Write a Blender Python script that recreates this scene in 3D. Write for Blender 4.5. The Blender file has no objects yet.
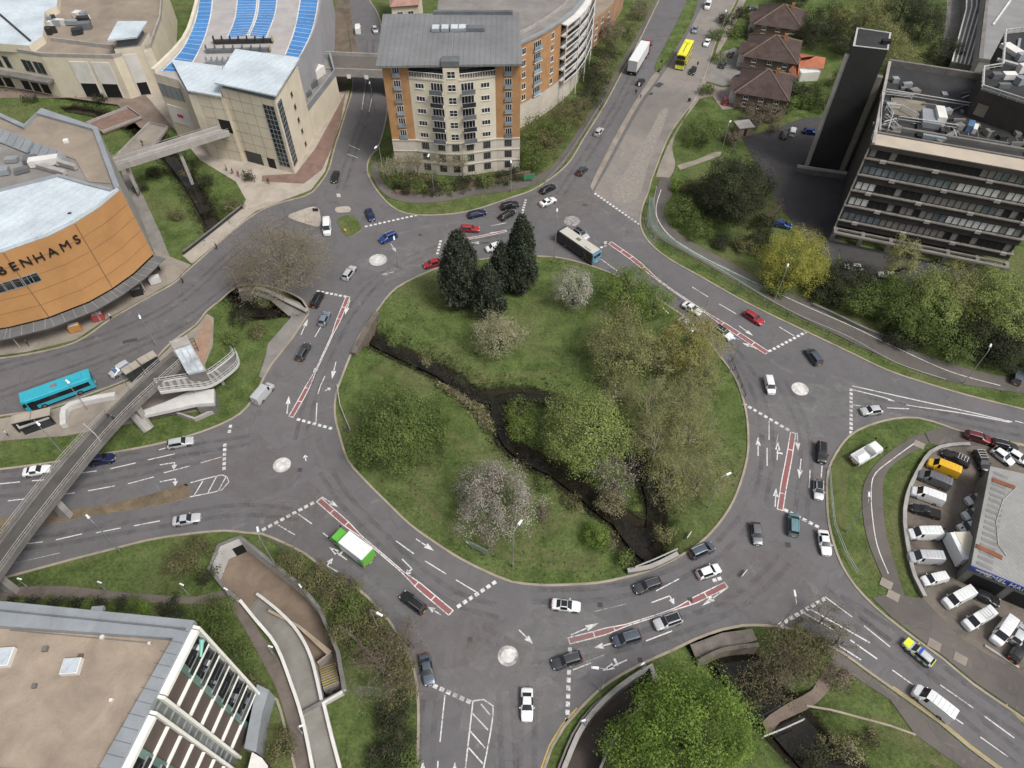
import bpy, bmesh, math, random
import numpy as np
from mathutils import Vector, Matrix, geometry
random.seed(7); RNG = np.random.default_rng(7)
scene = bpy.context.scene
COL = scene.collection
R = math.radians
# ------------------------------------------------------------------ camera
CH, CP, CF = 95.0, R(50.5), 710.0           # height, pitch below the horizon, focal length in pixels
cam_d = bpy.data.cameras.new('camera'); cam = bpy.data.objects.new('camera', cam_d); COL.objects.link(cam)
cam.location = (0, 0, CH); cam.rotation_euler = (math.pi/2 - CP, 0, 0)
cam_d.sensor_width = 36; cam_d.lens = 36*CF/1024; cam_d.clip_start = 1; cam_d.clip_end = 6000
scene.camera = cam
def P(px, py, z=0.0):
    """survey helper: place at height z that the drone sees at this bearing"""
    xr = (px-512)/CF; yu = (384-py)/CF
    dy = math.cos(CP) + yu*math.sin(CP); dz = -math.sin(CP) + yu*math.cos(CP)
    t = (z-CH)/dz
    return Vector((xr*t, dy*t, z))
def PL(pts, z=0.0): return [P(x, y, z) for x, y in pts]
def cr(pts, step=1.5, closed=False):
    """Catmull-Rom resample"""
    pts = [Vector(p) for p in pts]; n = len(pts); out = []
    rng = range(n if closed else n-1)
    for i in rng:
        if closed: a, b, c, d = pts[i-1], pts[i], pts[(i+1) % n], pts[(i+2) % n]
        else: a, b, c, d = pts[max(i-1, 0)], pts[i], pts[i+1], pts[min(i+2, n-1)]
        k = max(1, int((c-b).length/step))
        for j in range(k):
            t = j/k
            out.append(0.5*((2*b)+(c-a)*t+(2*a-5*b+4*c-d)*t*t+(3*b-a-3*c+d)*t**3))
    if not closed: out.append(pts[-1])
    return out
# ------------------------------------------------------------------ materials
MATS = {}
class NB:
    def __init__(s, name):
        s.m = bpy.data.materials.new(name); s.m.use_nodes = True; s.t = s.m.node_tree
        s.b = s.t.nodes['Principled BSDF']; MATS[name] = s.m
    def n(s, typ, **kw):
        nd = s.t.nodes.new(typ)
        for k, v in kw.items(): setattr(nd, k, v)
        return nd
    def l(s, a, b): s.t.links.new(a, b)
    def coord(s, world=True):
        if world: return s.n('ShaderNodeNewGeometry').outputs['Position']
        return s.n('ShaderNodeTexCoord').outputs['Object']
    def noise(s, co, scale, detail=4, rough=.6, dist=0):
        nd = s.n('ShaderNodeTexNoise'); nd.inputs['Scale'].default_value = scale
        nd.inputs['Detail'].default_value = detail; nd.inputs['Roughness'].default_value = rough
        nd.inputs['Distortion'].default_value = dist
        s.l(co, nd.inputs['Vector']); return nd.outputs['Fac']
    def ramp(s, fac, stops):
        nd = s.n('ShaderNodeValToRGB'); e = nd.color_ramp.elements
        while len(e) < len(stops): e.new(.5)
        for k, (p, c) in enumerate(stops):
            e[k].position = p; e[k].color = (c[0], c[1], c[2], 1) if not isinstance(c, float) else (c, c, c, 1)
        s.l(fac, nd.inputs['Fac']); return nd.outputs['Color']
    def mix(s, fac, a, b, typ='MIX'):
        nd = s.n('ShaderNodeMix', data_type='RGBA', blend_type=typ)
        for sock, v in ((nd.inputs[0], fac), (nd.inputs[6], a), (nd.inputs[7], b)):
            if hasattr(v, 'links'): s.l(v, sock)
            elif isinstance(v, (int, float)): sock.default_value = v
            else: sock.default_value = (v[0], v[1], v[2], 1)
        return nd.outputs[2]
    def bump(s, h, strength=.3, dist=.1):
        nd = s.n('ShaderNodeBump'); nd.inputs['Strength'].default_value = strength
        nd.inputs['Distance'].default_value = dist
        s.l(h, nd.inputs['Height']); s.l(nd.outputs['Normal'], s.b.inputs['Normal'])
    def fin(s, col, rough=.85, metal=0, spec=.4):
        if hasattr(col, 'links'): s.l(col, s.b.inputs['Base Color'])
        else: s.b.inputs['Base Color'].default_value = (*col, 1)
        s.b.inputs['Roughness'].default_value = rough; s.b.inputs['Metallic'].default_value = metal
        s.b.inputs['Specular IOR Level'].default_value = spec
        return s.m
def sc3(c, k): return tuple(min(1, x*k) for x in c)
def mat(name, c, rough=.85, var=.18, scale=.6, fine=9, metal=0, spec=.35, world=True, bump=.0):
    """plain material with blotchy wear at two scales"""
    b = NB(name); co = b.coord(world)
    n1 = b.noise(co, scale, 5, .65, .4); n2 = b.noise(co, fine, 3)
    a = b.ramp(n1, [(.3, sc3(c, 1-var)), (.7, sc3(c, 1+var))])
    g = b.ramp(n2, [(.25, 1-var*.6), (.75, 1+0.0)])
    col = b.mix(.8, a, g, 'MULTIPLY')
    if bump: b.bump(n2, bump, .05)
    return b.fin(col, rough, metal, spec)
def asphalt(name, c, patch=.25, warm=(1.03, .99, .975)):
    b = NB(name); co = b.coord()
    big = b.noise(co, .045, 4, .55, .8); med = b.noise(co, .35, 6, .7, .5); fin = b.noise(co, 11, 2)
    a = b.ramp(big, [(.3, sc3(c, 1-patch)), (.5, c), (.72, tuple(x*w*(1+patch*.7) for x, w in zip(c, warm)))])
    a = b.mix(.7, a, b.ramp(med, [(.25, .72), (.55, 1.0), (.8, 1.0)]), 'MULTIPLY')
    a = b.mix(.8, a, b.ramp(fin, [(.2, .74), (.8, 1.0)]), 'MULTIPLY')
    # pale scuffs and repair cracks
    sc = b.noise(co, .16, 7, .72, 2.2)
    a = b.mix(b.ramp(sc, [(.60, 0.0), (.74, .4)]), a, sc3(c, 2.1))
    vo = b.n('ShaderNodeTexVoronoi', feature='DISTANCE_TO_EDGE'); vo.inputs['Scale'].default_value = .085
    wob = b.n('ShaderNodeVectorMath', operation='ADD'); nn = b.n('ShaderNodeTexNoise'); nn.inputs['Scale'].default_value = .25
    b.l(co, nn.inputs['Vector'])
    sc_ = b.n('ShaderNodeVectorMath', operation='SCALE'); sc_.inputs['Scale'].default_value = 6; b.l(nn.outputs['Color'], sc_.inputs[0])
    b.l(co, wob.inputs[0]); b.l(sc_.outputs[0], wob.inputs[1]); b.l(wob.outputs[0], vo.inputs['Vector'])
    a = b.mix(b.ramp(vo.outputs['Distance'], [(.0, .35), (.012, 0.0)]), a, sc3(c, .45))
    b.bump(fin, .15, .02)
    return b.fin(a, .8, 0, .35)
def grass_mat(name, dark, light, dry, dry_at=.62, speck=True):
    b = NB(name); co = b.coord()
    n0 = b.noise(co, .05, 4, .6, .6); n1 = b.noise(co, .3, 6, .7, .5); n2 = b.noise(co, 2.2, 5, .7); n3 = b.noise(co, 9, 3, .7)
    a = b.ramp(n1, [(.3, dark), (.62, light)])
    a = b.mix(b.ramp(n0, [(dry_at-.14, 0.0), (dry_at+.1, .75)]), a, dry)
    a = b.mix(.85, a, b.ramp(n2, [(.3, .38), (.56, .95), (.75, 1.25)]), 'MULTIPLY')
    a = b.mix(.75, a, b.ramp(n3, [(.3, .42), (.6, 1.0), (.75, 1.25)]), 'MULTIPLY')
    if speck:
        s2 = b.noise(co, 5.5, 2, .5); zone = b.noise(co, .12, 3, .6)
        f = b.n('ShaderNodeMath', operation='MULTIPLY'); 
        b.l(b.ramp(s2, [(.66, 0.0), (.74, 1.0)]), f.inputs[0]); b.l(b.ramp(zone, [(.52, 0.0), (.66, .6)]), f.inputs[1])
        a = b.mix(f.outputs[0], a, (.42, .42, .36))
    sx = b.n('ShaderNodeSeparateXYZ'); b.l(co, sx.inputs[0]); mr = b.n('ShaderNodeMapRange'); mr.inputs['From Min'].default_value = -1.15; mr.inputs['From Max'].default_value = -.75
    jit = b.n('ShaderNodeMath', operation='MULTIPLY_ADD'); b.l(n1, jit.inputs[0]); jit.inputs[1].default_value = 1.2; b.l(sx.outputs[2], jit.inputs[2]); b.l(jit.outputs[0], mr.inputs['Value'])
    a = b.mix(mr.outputs[0], (.032, .027, .017), a)            # wet mud low on the banks
    b.bump(n3, .8, .25)
    return b.fin(a, .95, 0, .15)
def leaf_mat(name, dark, light, trans=.25):
    """leaf colour varies by clump through a stored attribute"""
    b = NB(name)
    at = b.n('ShaderNodeAttribute'); at.attribute_name = 'tone'
    col = b.ramp(at.outputs['Fac'], [(0.0, dark), (1.0, light)])
    b.fin(col, .75, 0, .2)
    tr = b.n('ShaderNodeBsdfTranslucent'); b.l(col, tr.inputs['Color'])
    mx = b.n('ShaderNodeMixShader'); mx.inputs[0].default_value = trans
    out = b.t.nodes['Material Output']
    b.l(b.b.outputs[0], mx.inputs[1]); b.l(tr.outputs[0], mx.inputs[2]); b.l(mx.outputs[0], out.inputs['Surface'])
    return b.m
def paint(name, c, metal=0, rough=.35):
    b = NB(name); co = b.coord(False)
    n = b.noise(co, 2.2, 5, .65); n2 = b.noise(co, 14, 3)
    a = b.ramp(n, [(.3, sc3(c, .88)), (.7, c)])
    a = b.mix(b.ramp(n2, [(.55, 0.0), (.8, .12)]), a, (.25, .22, .19))
    b.fin(a, rough, metal, .5); b.b.inputs['Coat Weight'].default_value = .25; b.b.inputs['Coat Roughness'].default_value = .12
    return b.m
def glass(name, c=(.02, .024, .028), rough=.08):
    b = NB(name); co = b.coord(); n = b.noise(co, .35, 3)
    return b.fin(b.ramp(n, [(.3, sc3(c, .6)), (.7, sc3(c, 1.5))]), rough, 0, .7)

M_asph = asphalt('asphalt', (.14, .133, .137), .1)
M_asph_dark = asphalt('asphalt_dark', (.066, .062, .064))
M_brownroad = asphalt('planed_road', (.245, .22, .2), .2)
M_path = asphalt('path_tarmac', (.13, .115, .105))
M_pave = mat('paving', (.26, .225, .19), .9, .25, .25, 5, bump=.2)
M_pave_pale = mat('paving_pale', (.37, .325, .275), .9, .2, .3, 4, bump=.2)
M_pave_grey = mat('paving_grey', (.21, .195, .18), .9, .22, .3, 4)
M_brick_pave = mat('brick_paving', (.20, .13, .105), .9, .22, .5, 6)
M_green_lane = mat('green_lane', (.125, .155, .125), .9, .25, .4, 6)
M_dirt = mat('dirt', (.135, .105, .08), .95, .35, .25, 3, bump=.4)
M_kerb = mat('kerb_stone', (.31, .265, .21), .9, .25, .35, 6)
M_conc = mat('concrete', (.33, .31, .29), .9, .22, .35, 4, bump=.1)
M_conc_d = mat('concrete_dark', (.17, .16, .15), .9, .3, .35, 4, bump=.1)
M_conc_w = mat('concrete_white', (.62, .6, .57), .85, .12, .4, 4)
def worn_mat(name, c, under, lo=.36, hi=.5):
    b = NB(name); co = b.coord(); n = b.noise(co, 2.6, 6, .75); n2 = b.noise(co, .22, 3)
    f = b.n('ShaderNodeMath', operation='ADD'); b.l(n, f.inputs[0]); g = b.n('ShaderNodeMath', operation='MULTIPLY_ADD'); b.l(n2, g.inputs[0]); g.inputs[1].default_value = .35; g.inputs[2].default_value = -.17; b.l(g.outputs[0], f.inputs[1])
    return b.fin(b.mix(b.ramp(f.outputs[0], [(lo, 0.0), (hi, 1.0)]), under, c), .75, 0, .3)
M_line = worn_mat('road_paint', (.62, .61, .59), (.2, .19, .19))
M_line_old = worn_mat('worn_paint', (.38, .37, .36), (.14, .13, .13), .42, .6)
M_red = worn_mat('red_surfacing', (.27, .088, .088), (.17, .12, .12), .34, .58)
M_yellow = mat('yellow_line', (.4, .31, .1), .8, .3, .6, 6)
M_grass = grass_mat('grass', (.06, .096, .024), (.165, .22, .07), (.215, .21, .1))
M_water = None
b_ = NB('river_water'); co_ = b_.coord(); n_ = b_.noise(co_, .7, 5, .65, 1.5)
b_.bump(b_.noise(co_, 1.1, 3), .05, .04)
M_water = b_.fin(b_.ramp(n_, [(.35, (.007, .006, .0045)), (.7, (.024, .02, .013))]), .07, 0, .4)
M_mud = mat('river_bank', (.05, .045, .03), .95, .35, .4, 4, bump=.5)
M_steel = mat('galvanised_steel', (.42, .43, .44), .45, .12, 1.5, 12, .6)
M_rail = mat('painted_rail', (.42, .42, .41), .6, .15, 1, 8)
M_dark = mat('dark_metal', (.03, .03, .032), .6, .2, 1, 8)
M_black = mat('black_trim', (.012, .012, .013), .6, .2, 1, 8, world=False)
M_glass = glass('window_glass'); M_cglass = glass('car_glass', (.012, .014, .017), .06)
M_bglass = glass('blue_glass', (.09, .16, .26), .1)
M_tyre = mat('tyre', (.018, .018, .018), .9, .2, 3, 12, world=False)
M_rim = mat('alloy', (.3, .3, .31), .35, .1, 3, 12, .8, world=False)
M_lampw = mat('head_lamp', (.75, .77, .8), .15, .05, 3, 12, world=False)
M_lampr = mat('tail_lamp', (.35, .015, .012), .2, .1, 3, 12, world=False)
M_platew = mat('white_plate', (.75, .75, .72), .5, .05, 3, 12, world=False)
M_platey = mat('yellow_plate', (.75, .55, .05), .5, .05, 3, 12, world=False)
M_bark = mat('bark', (.13, .105, .08), .95, .3, 1.5, 6)
M_bark_d = mat('bark_dark', (.06, .05, .04), .95, .3, 1.5, 6)
M_twig = mat('twig', (.15, .115, .085), .95, .25, 1.5, 6)
M_twig_p = mat('pale_twig', (.27, .235, .18), .95, .25, 1.5, 6)
# ------------------------------------------------------------------ objects
def wloc(o):
    v = Vector((0, 0, 0))
    while o is not None: v += o.location; o = o.parent
    return v
def tag(o, label=None, cat=None, group=None, kind=None):
    if label: o['label'] = label
    if cat: o['category'] = cat
    if group: o['group'] = group
    if kind: o['kind'] = kind
    return o
def thing(name, label, cat, loc=(0, 0, 0), rz=0.0, group=None):
    o = bpy.data.objects.new(name, None); COL.objects.link(o)
    o.location = loc; o.rotation_euler = (0, 0, rz); o.empty_display_size = .5
    return tag(o, label, cat, group)
class MB:
    """mesh collector: vertices, faces, a material slot per face"""
    def __init__(s): s.v = []; s.f = []; s.m = []; s.ms = []
    def mi(s, m):
        if m not in s.ms: s.ms.append(m)
        return s.ms.index(m)
    def face(s, pts, m):
        k = len(s.v); s.v += [tuple(p) for p in pts]; s.f.append(tuple(range(k, k+len(pts)))); s.m.append(s.mi(m))
    def mesh(s, vs, fs, m):
        k = len(s.v); s.v += [tuple(p) for p in vs]; i = s.mi(m)
        for f in fs: s.f.append(tuple(k+j for j in f)); s.m.append(i)
    def box8(s, c, m):
        s.mesh(c, [(0, 3, 2, 1), (4, 5, 6, 7), (0, 1, 5, 4), (1, 2, 6, 5), (2, 3, 7, 6), (3, 0, 4, 7)], m)
    def box(s, c, d, m, rz=0.0):
        ca, sa = math.cos(rz), math.sin(rz); x, y, z = d[0]/2, d[1]/2, d[2]/2
        q = [(-x, -y), (x, -y), (x, y), (-x, y)]
        q = [(c[0]+a*ca-b*sa, c[1]+a*sa+b*ca) for a, b in q]
        s.box8([(a, b, c[2]-z) for a, b in q]+[(a, b, c[2]+z) for a, b in q], m)
    def on(s, A, B, u0, u1, z0, z1, d0, d1, m):
        """box on the wall running A to B: u along it, d outward (to the right of A to B)"""
        A = Vector((A[0], A[1], 0)); B = Vector((B[0], B[1], 0)); t = (B-A).normalized(); n = Vector((t.y, -t.x, 0))
        q = [A+t*u0+n*d0, A+t*u1+n*d0, A+t*u1+n*d1, A+t*u0+n*d1]
        s.box8([(p.x, p.y, z0) for p in q]+[(p.x, p.y, z1) for p in q], m)
    def prism(s, poly, z0, z1, m, mtop=None, bottom=False):
        poly = [Vector((p[0], p[1], 0)) for p in poly]; n = len(poly)
        area = sum(poly[i].x*poly[(i+1) % n].y-poly[(i+1) % n].x*poly[i].y for i in range(n))
        if area < 0: poly = poly[::-1]
        s.mesh([(p.x, p.y, z0) for p in poly]+[(p.x, p.y, z1) for p in poly],
               [(i, (i+1) % n, n+(i+1) % n, n+i) for i in range(n)], m)
        tr = geometry.tessellate_polygon([poly])
        s.flat([(p.x, p.y, z1) for p in poly], tr, mtop or m)
        if bottom: s.flat([(p.x, p.y, z0) for p in poly], tr, m, True)
    def flat(s, vs, tris, m, down=False):
        out = []
        for a, b, c in tris:
            A, B, C_ = vs[a], vs[b], vs[c]
            up = (B[0]-A[0])*(C_[1]-A[1])-(B[1]-A[1])*(C_[0]-A[0]) > 0
            out.append((a, b, c) if up != down else (a, c, b))
        s.mesh(vs, out, m)
    def sheet(s, poly, z, m, holes=()):
        loops = [[Vector((p[0], p[1], 0)) for p in poly]]+[[Vector((p[0], p[1], 0)) for p in h] for h in holes]
        tr = geometry.tessellate_polygon(loops)
        s.flat([(p.x, p.y, z) for L in loops for p in L], tr, m)
    def tube(s, pts, r, m, n=6, r2=None):
        pts = [Vector(p) for p in pts]; k0 = len(s.v); N = len(pts); i_ = s.mi(m)
        for i, p in enumerate(pts):
            d = (pts[min(i+1, N-1)]-pts[max(i-1, 0)]).normalized()
            a = d.cross(Vector((0, 0, 1)) if abs(d.z) < .9 else Vector((1, 0, 0))).normalized(); b = d.cross(a)
            rr = r if r2 is None else r+(r2-r)*i/max(1, N-1)
            s.v += [tuple(p+(a*math.cos(2*math.pi*j/n)+b*math.sin(2*math.pi*j/n))*rr) for j in range(n)]
        for i in range(N-1):
            for j in range(n):
                q = k0+i*n; s.f.append((q+j, q+(j+1) % n, q+n+(j+1) % n, q+n+j)); s.m.append(i_)
        s.f.append(tuple(k0+j for j in range(n))[::-1]); s.m.append(i_)
        s.f.append(tuple(k0+(N-1)*n+j for j in range(n))); s.m.append(i_)
    def strip(s, pts, w, z0, z1, m, closed=False, off=0.0):
        """rectangular section swept along a ground line; off shifts it to the left"""
        pts = [Vector((p[0], p[1], p[2] if len(p) > 2 else 0)) for p in pts]; N = len(pts); k0 = len(s.v); i_ = s.mi(m)
        for i, p in enumerate(pts):
            a = pts[i-1] if (i > 0 or closed) else p; b = pts[(i+1) % N] if (i < N-1 or closed) else p
            t = (b-a); t.z = 0; t.normalize(); nl = Vector((-t.y, t.x, 0)); e = (b-p) if (b-p).length > 1e-6 else (p-a); e.z = 0; e.normalize(); nl = nl/max(.45, abs(nl.dot(Vector((-e.y, e.x, 0)))))
            l = p+nl*(off+w/2); r = p+nl*(off-w/2)
            s.v += [(l.x, l.y, p.z+z0), (r.x, r.y, p.z+z0), (r.x, r.y, p.z+z1), (l.x, l.y, p.z+z1)]
        for i in range(N if closed else N-1):
            a = k0+4*i; b = k0+4*((i+1) % N)
            for j in range(4):
                s.f.append((a+j, a+(j+1) % 4, b+(j+1) % 4, b+j)); s.m.append(i_)
        if not closed:
            s.f.append((k0+3, k0+2, k0+1, k0)); s.m.append(i_); e = k0+4*(N-1); s.f.append((e, e+1, e+2, e+3)); s.m.append(i_)
    def ribbon(s, pts, w, z, m, off=0.0):
        pts = [Vector((p[0], p[1], 0)) for p in pts]; N = len(pts)
        if N < 2: return
        vs = []
        for i, p in enumerate(pts):
            t = (pts[min(i+1, N-1)]-pts[max(i-1, 0)]); t.normalize(); nl = Vector((-t.y, t.x, 0))
            l = p+nl*(off+w/2); r = p+nl*(off-w/2); vs += [(r.x, r.y, z), (l.x, l.y, z)]
        s.mesh(vs, [(2*i, 2*i+2, 2*i+3, 2*i+1) for i in range(N-1)], m)
    def data(s, name, smooth=None):
        me = bpy.data.meshes.new(name); me.from_pydata(s.v, [], s.f)
        for m in s.ms: me.materials.append(m)
        me.polygons.foreach_set('material_index', s.m)
        if smooth is not None:
            me.polygons.foreach_set('use_smooth', [True]*len(me.polygons)); me.set_sharp_from_angle(angle=R(smooth))
        me.update(); return me
    def build(s, name, parent=None, origin=None, smooth=None, label=None, cat=None, group=None, kind=None):
        if not s.f: return None
        o0 = wloc(parent) if parent is not None else Vector(origin if origin is not None else (0, 0, 0))
        if o0.length > 0: s.v = [(x-o0.x, y-o0.y, z-o0.z) for x, y, z in s.v]
        o = bpy.data.objects.new(name, s.data(name, smooth)); COL.objects.link(o)
        if parent is not None: o.parent = parent
        else: o.location = o0
        return tag(o, label, cat, group, kind)
def struct(mb, name, **kw): return mb.build(name, kind='structure', **kw)
def copy_tree(o, parent=None):
    c = o.copy(); COL.objects.link(c); c.parent = parent
    for ch in list(o.children): copy_tree(ch, c)
    return c
# ================================================================== road edges, in bearings of the survey
E_NW_LEFT = [(338,-14),(345,2),(352,40),(352,85),(346,110),(334,148),(327,172),(312,192),(304,196),(256,213),(192,266),(175,282),(145,299),(110,319),(75,342),(27,354),(-20,360)]
E_LOCAL_LOW = [(-20,421),(0,417),(50,409),(95,393),(128,380),(150,366),(172,343),(197,325),(207,312),(222,300),(238,287),(262,286),(285,292),(302,301),(308,313)]
E_WEST_IN = [(308,313),(291,339),(271,364),(261,382),(252,399),(240,413),(220,424),(190,435),(150,445),(100,454),(37,464),(-20,471)]
E_SW = [(-20,586),(12,577),(75,560),(110,551),(150,541),(190,535),(225,532),(245,534),(261,535),(283,544),(306,556),(331,576),(356,589),(376,608),(391,626),(403,648),(413,671),(417,706),(416,768),(415,810)]
E_S = [(530,810),(546,768),(553,748),(565,728),(580,711),(600,691),(622,676),(647,663),(672,652),(697,640),(722,631),(742,627),(768,627),(790,630),(813,640),(840,653),(868,673),(903,698),(938,723),(968,748),(995,768),(1050,806)]
E_SE = [(1070,752),(1024,718),(973,683),(943,658),(918,640),(888,617),(865,596),(849,576),(838,554),(830,524),(828,497),(829,472),(837,454),(850,437),(868,427),(893,420),(918,419),(943,426),(963,433),(1024,447),(1075,458)]
E_NE = [(1075,421),(1024,409),(968,395),(930,384),(888,370),(848,351),(808,332),(768,313),(737,297),(702,277),(667,257),(648,240),(641,224),(643,208),(649,192),(654,175),(672,132),(697,97),(709,65),(719,35),(737,0),(748,-20)]
E_N = [(668,-20),(656,5),(639,40),(619,77),(604,105),(584,137),(566,165),(537,187),(512,197),(468,211),(431,215),(406,213),(392,206),(383,197),(374,185),(368,170),(371,157),(380,145),(388,110),(386,80),(381,22),(370,0),(364,-14)]
ISLAND = [(406,283),(391,294),(378,311),(363,332),(353,352),(343,377),(337,395),(336,415),(341,436),(349,460),(366,480),(386,500),(411,524),(436,542),(463,559),(496,575),(512,581),(538,584),(562,584),(597,582),(622,577),(645,571),(672,559),(697,544),(717,524),(732,501),(742,474),(747,449),(746,419),(741,396),(733,376),(717,354),(700,333),(680,315),(660,302),(640,289),(615,276),(595,268),(575,262),(555,258),(530,257),(500,258),(470,262),(438,269)]
EDGES = {k: cr(PL(v)) for k, v in dict(nwl=E_NW_LEFT, loc=E_LOCAL_LOW, win=E_WEST_IN, sw=E_SW, s=E_S, se=E_SE, ne=E_NE, n=E_N).items()}
ISL = cr(PL(ISLAND), closed=True)
outer = []
for k in ('nwl', 'loc', 'win', 'sw', 's', 'se', 'ne', 'n'): outer += EDGES[k] if k != 'win' else EDGES[k][1:]
# ------------------------------------------------------------------ river lines (bearings of the water surface)
WZ = -1.75
RIV = [cr(PL(v, WZ), 1.2) for v in (
    [(345,322),(372,340),(406,357),(440,373),(473,395),(494,401),(498,420),(509,443),(529,459),(556,473),(586,496),(606,513),(630,530),(648,555),(668,585)],
    [(494,401),(513,396),(539,398),(562,406),(600,428),(632,456),(645,476),(653,506),(652,532),(648,555)],
    [(668,585),(690,612),(728,655),(752,690),(785,722),(812,752),(850,790),(900,830)],
    [(345,322),(300,310),(252,312),(236,285),(232,262),(214,228),(196,195),(178,168),(150,140),(118,120),(60,108),(-20,104),(-60,104)],
)]
riv_pts = np.array([(p.x, p.y) for L in RIV for p in L])
POOL = P(640, 550, WZ); POOLS = [P(x, y, WZ) for x, y in ((641,550),(634,540),(625,529),(646,540))]
SUB_PIT = PL([(213,571),(222,549),(241,541),(266,561),(300,588),(319,611),(331,638),(338,655),(344,692),(323,703),(303,714),(293,686),(278,648),(259,624),(241,602),(227,589)])
S_PIT = PL([(548,812),(563,767),(584,722),(618,687),(651,666),(658,684),(645,705),(622,730),(602,768),(592,812)])
def inpoly(x, y, poly):
    r = False; n = len(poly); j = n-1
    for i in range(n):
        xi, yi, xj, yj = poly[i][0], poly[i][1], poly[j][0], poly[j][1]
        if (yi > y) != (yj > y) and x < (xj-xi)*(y-yi)/(yj-yi)+xi: r = not r
        j = i
    return r
def trench(X, Y):
    d2 = np.full(X.shape, 1e9)
    for k in range(0, len(riv_pts), 64):
        q = riv_pts[k:k+64]
        dd = (X[..., None]-q[:, 0])**2+(Y[..., None]-q[:, 1])**2
        d2 = np.minimum(d2, dd.min(-1))
    d = np.sqrt(d2)
    dp = np.min([np.sqrt((X-q.x)**2+(Y-q.y)**2) for q in POOLS], 0)-1.2
    d = np.minimum(d, np.maximum(dp, 0)); wide = np.full(X.shape, 1e9)
    for p in RIV[2][6:]: wide = np.minimum(wide, np.sqrt((X-p.x)**2+(Y-p.y)**2)-1.6)
    d = np.minimum(d, np.maximum(wide, 0))
    t = np.clip((d-.9)/(4.4-.9), 0, 1); t = t**.8
    return -2.5*(1-t*t*(3-2*t)) 
# ------------------------------------------------------------------ ground: one sheet, with the river cut and two sunken courts
def make_ground():
    xs = np.arange(-115, 116, 1.25); ys = np.arange(6, 190, 1.25)
    X, Y = np.meshgrid(xs, ys); X = X+RNG.uniform(-.3, .3, X.shape); Y = Y+RNG.uniform(-.3, .3, Y.shape)
    near = np.stack([X.ravel(), Y.ravel()], 1)
    far = []
    for st, ext, inner in ((8, 330, (-115, 116, 6, 190)), (120, 2600, (-330, 330, -330, 330))):
        for x in np.arange(-ext, ext+1, st):
            for y in np.arange(-ext, ext+1, st):
                if not (inner[0]-st*.4 <= x <= inner[1]+st*.4 and inner[2]-st*.4 <= y <= inner[3]+st*.4): far.append((x+.01*random.random(), y+.01*random.random()))
    pts = np.concatenate([near, np.array(far)])
    z = np.zeros(len(pts)); z[:len(near)] = trench(near[:, 0], near[:, 1])
    keep = np.ones(len(pts), bool)
    for pit in (SUB_PIT, S_PIT):
        bx = [p.x for p in pit]; by = [p.y for p in pit]
        cand = np.where((pts[:, 0] > min(bx)) & (pts[:, 0] < max(bx)) & (pts[:, 1] > min(by)) & (pts[:, 1] < max(by)))[0]
        for i in cand:
            if inpoly(pts[i, 0], pts[i, 1], pit): keep[i] = False
    pts = pts[keep]; z = z[keep]
    co = [Vector((float(a), float(b))) for a, b in pts]; n0 = len(co); edges = []
    for pit in (SUB_PIT, S_PIT):
        k = len(co); co += [Vector((p.x, p.y)) for p in pit]; edges += [(k+i, k+(i+1) % len(pit)) for i in range(len(pit))]
    vo, eo, fo, ov, oe, of = geometry.delaunay_2d_cdt(co, edges, [], 0, 1e-5)
    zz = []
    for i, v in enumerate(vo):
        src = ov[i][0] if ov[i] else n0
        zz.append(float(z[src]) if src < n0 else 0.0)
    mb = MB(); mb.mi(M_grass); fs = []
    for f in fo:
        cx = sum(vo[i].x for i in f)/3; cy = sum(vo[i].y for i in f)/3
        if inpoly(cx, cy, SUB_PIT) or inpoly(cx, cy, S_PIT): continue
        fs.append(tuple(f))
    mb.mesh([(v.x, v.y, zz[i]) for i, v in enumerate(vo)], fs, M_grass)
    struct(mb, 'ground', smooth=60)
make_ground()
def bank_strip():                                   # bare mud at the waterline
    mb = MB()
    for i, L in enumerate(RIV): mb.ribbon(L, (1.9, 1.9, 5.0, 2.4)[i], WZ+.012*i, M_water)
    mb.sheet(cr(PL([(608,510),(620,515),(634,526),(649,529),(653,545),(650,559),(642,559),(629,546),(615,527)], WZ), 1, True), WZ+.06, M_water)
    struct(mb, 'river')
bank_strip()
# ------------------------------------------------------------------ carriageways
mb = MB(); mb.sheet(outer, .03, M_asph, [ISL]); road = struct(mb, 'road')
NE_R = cr(PL([(594,192),(613,158),(635,117),(656,84),(674,58),(690,30),(716,-22)]))
ner = EDGES['ne']
i0 = min(range(len(ner)), key=lambda i: (ner[i]-P(641,224)).length)
mb = MB(); mb.sheet(NE_R+ner[i0:][::-1], .045, M_brownroad); struct(mb, 'road_under_repair')
# rough planed strip down the middle of it
mb = MB(); mb.sheet(cr(PL([(612,196),(634,158),(652,128),(660,112),(668,108),(664,124),(650,160),(636,200)]), closed=True), .053, mat('milled_strip', (.25, .225, .2), .95, .22, 1.6, 5, bump=.3)); struct(mb, 'milled_strip')
# kerbs
for k in ('nwl', 'loc', 'win', 'sw', 's', 'se', 'ne', 'n'):
    mb = MB(); mb.strip(EDGES[k], .34, -.02, .14, M_kerb, off=.17); struct(mb, 'kerb')
mb = MB(); mb.strip(ISL, .34, -.02, .14, M_kerb, closed=True, off=-.17); struct(mb, 'kerb')
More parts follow.
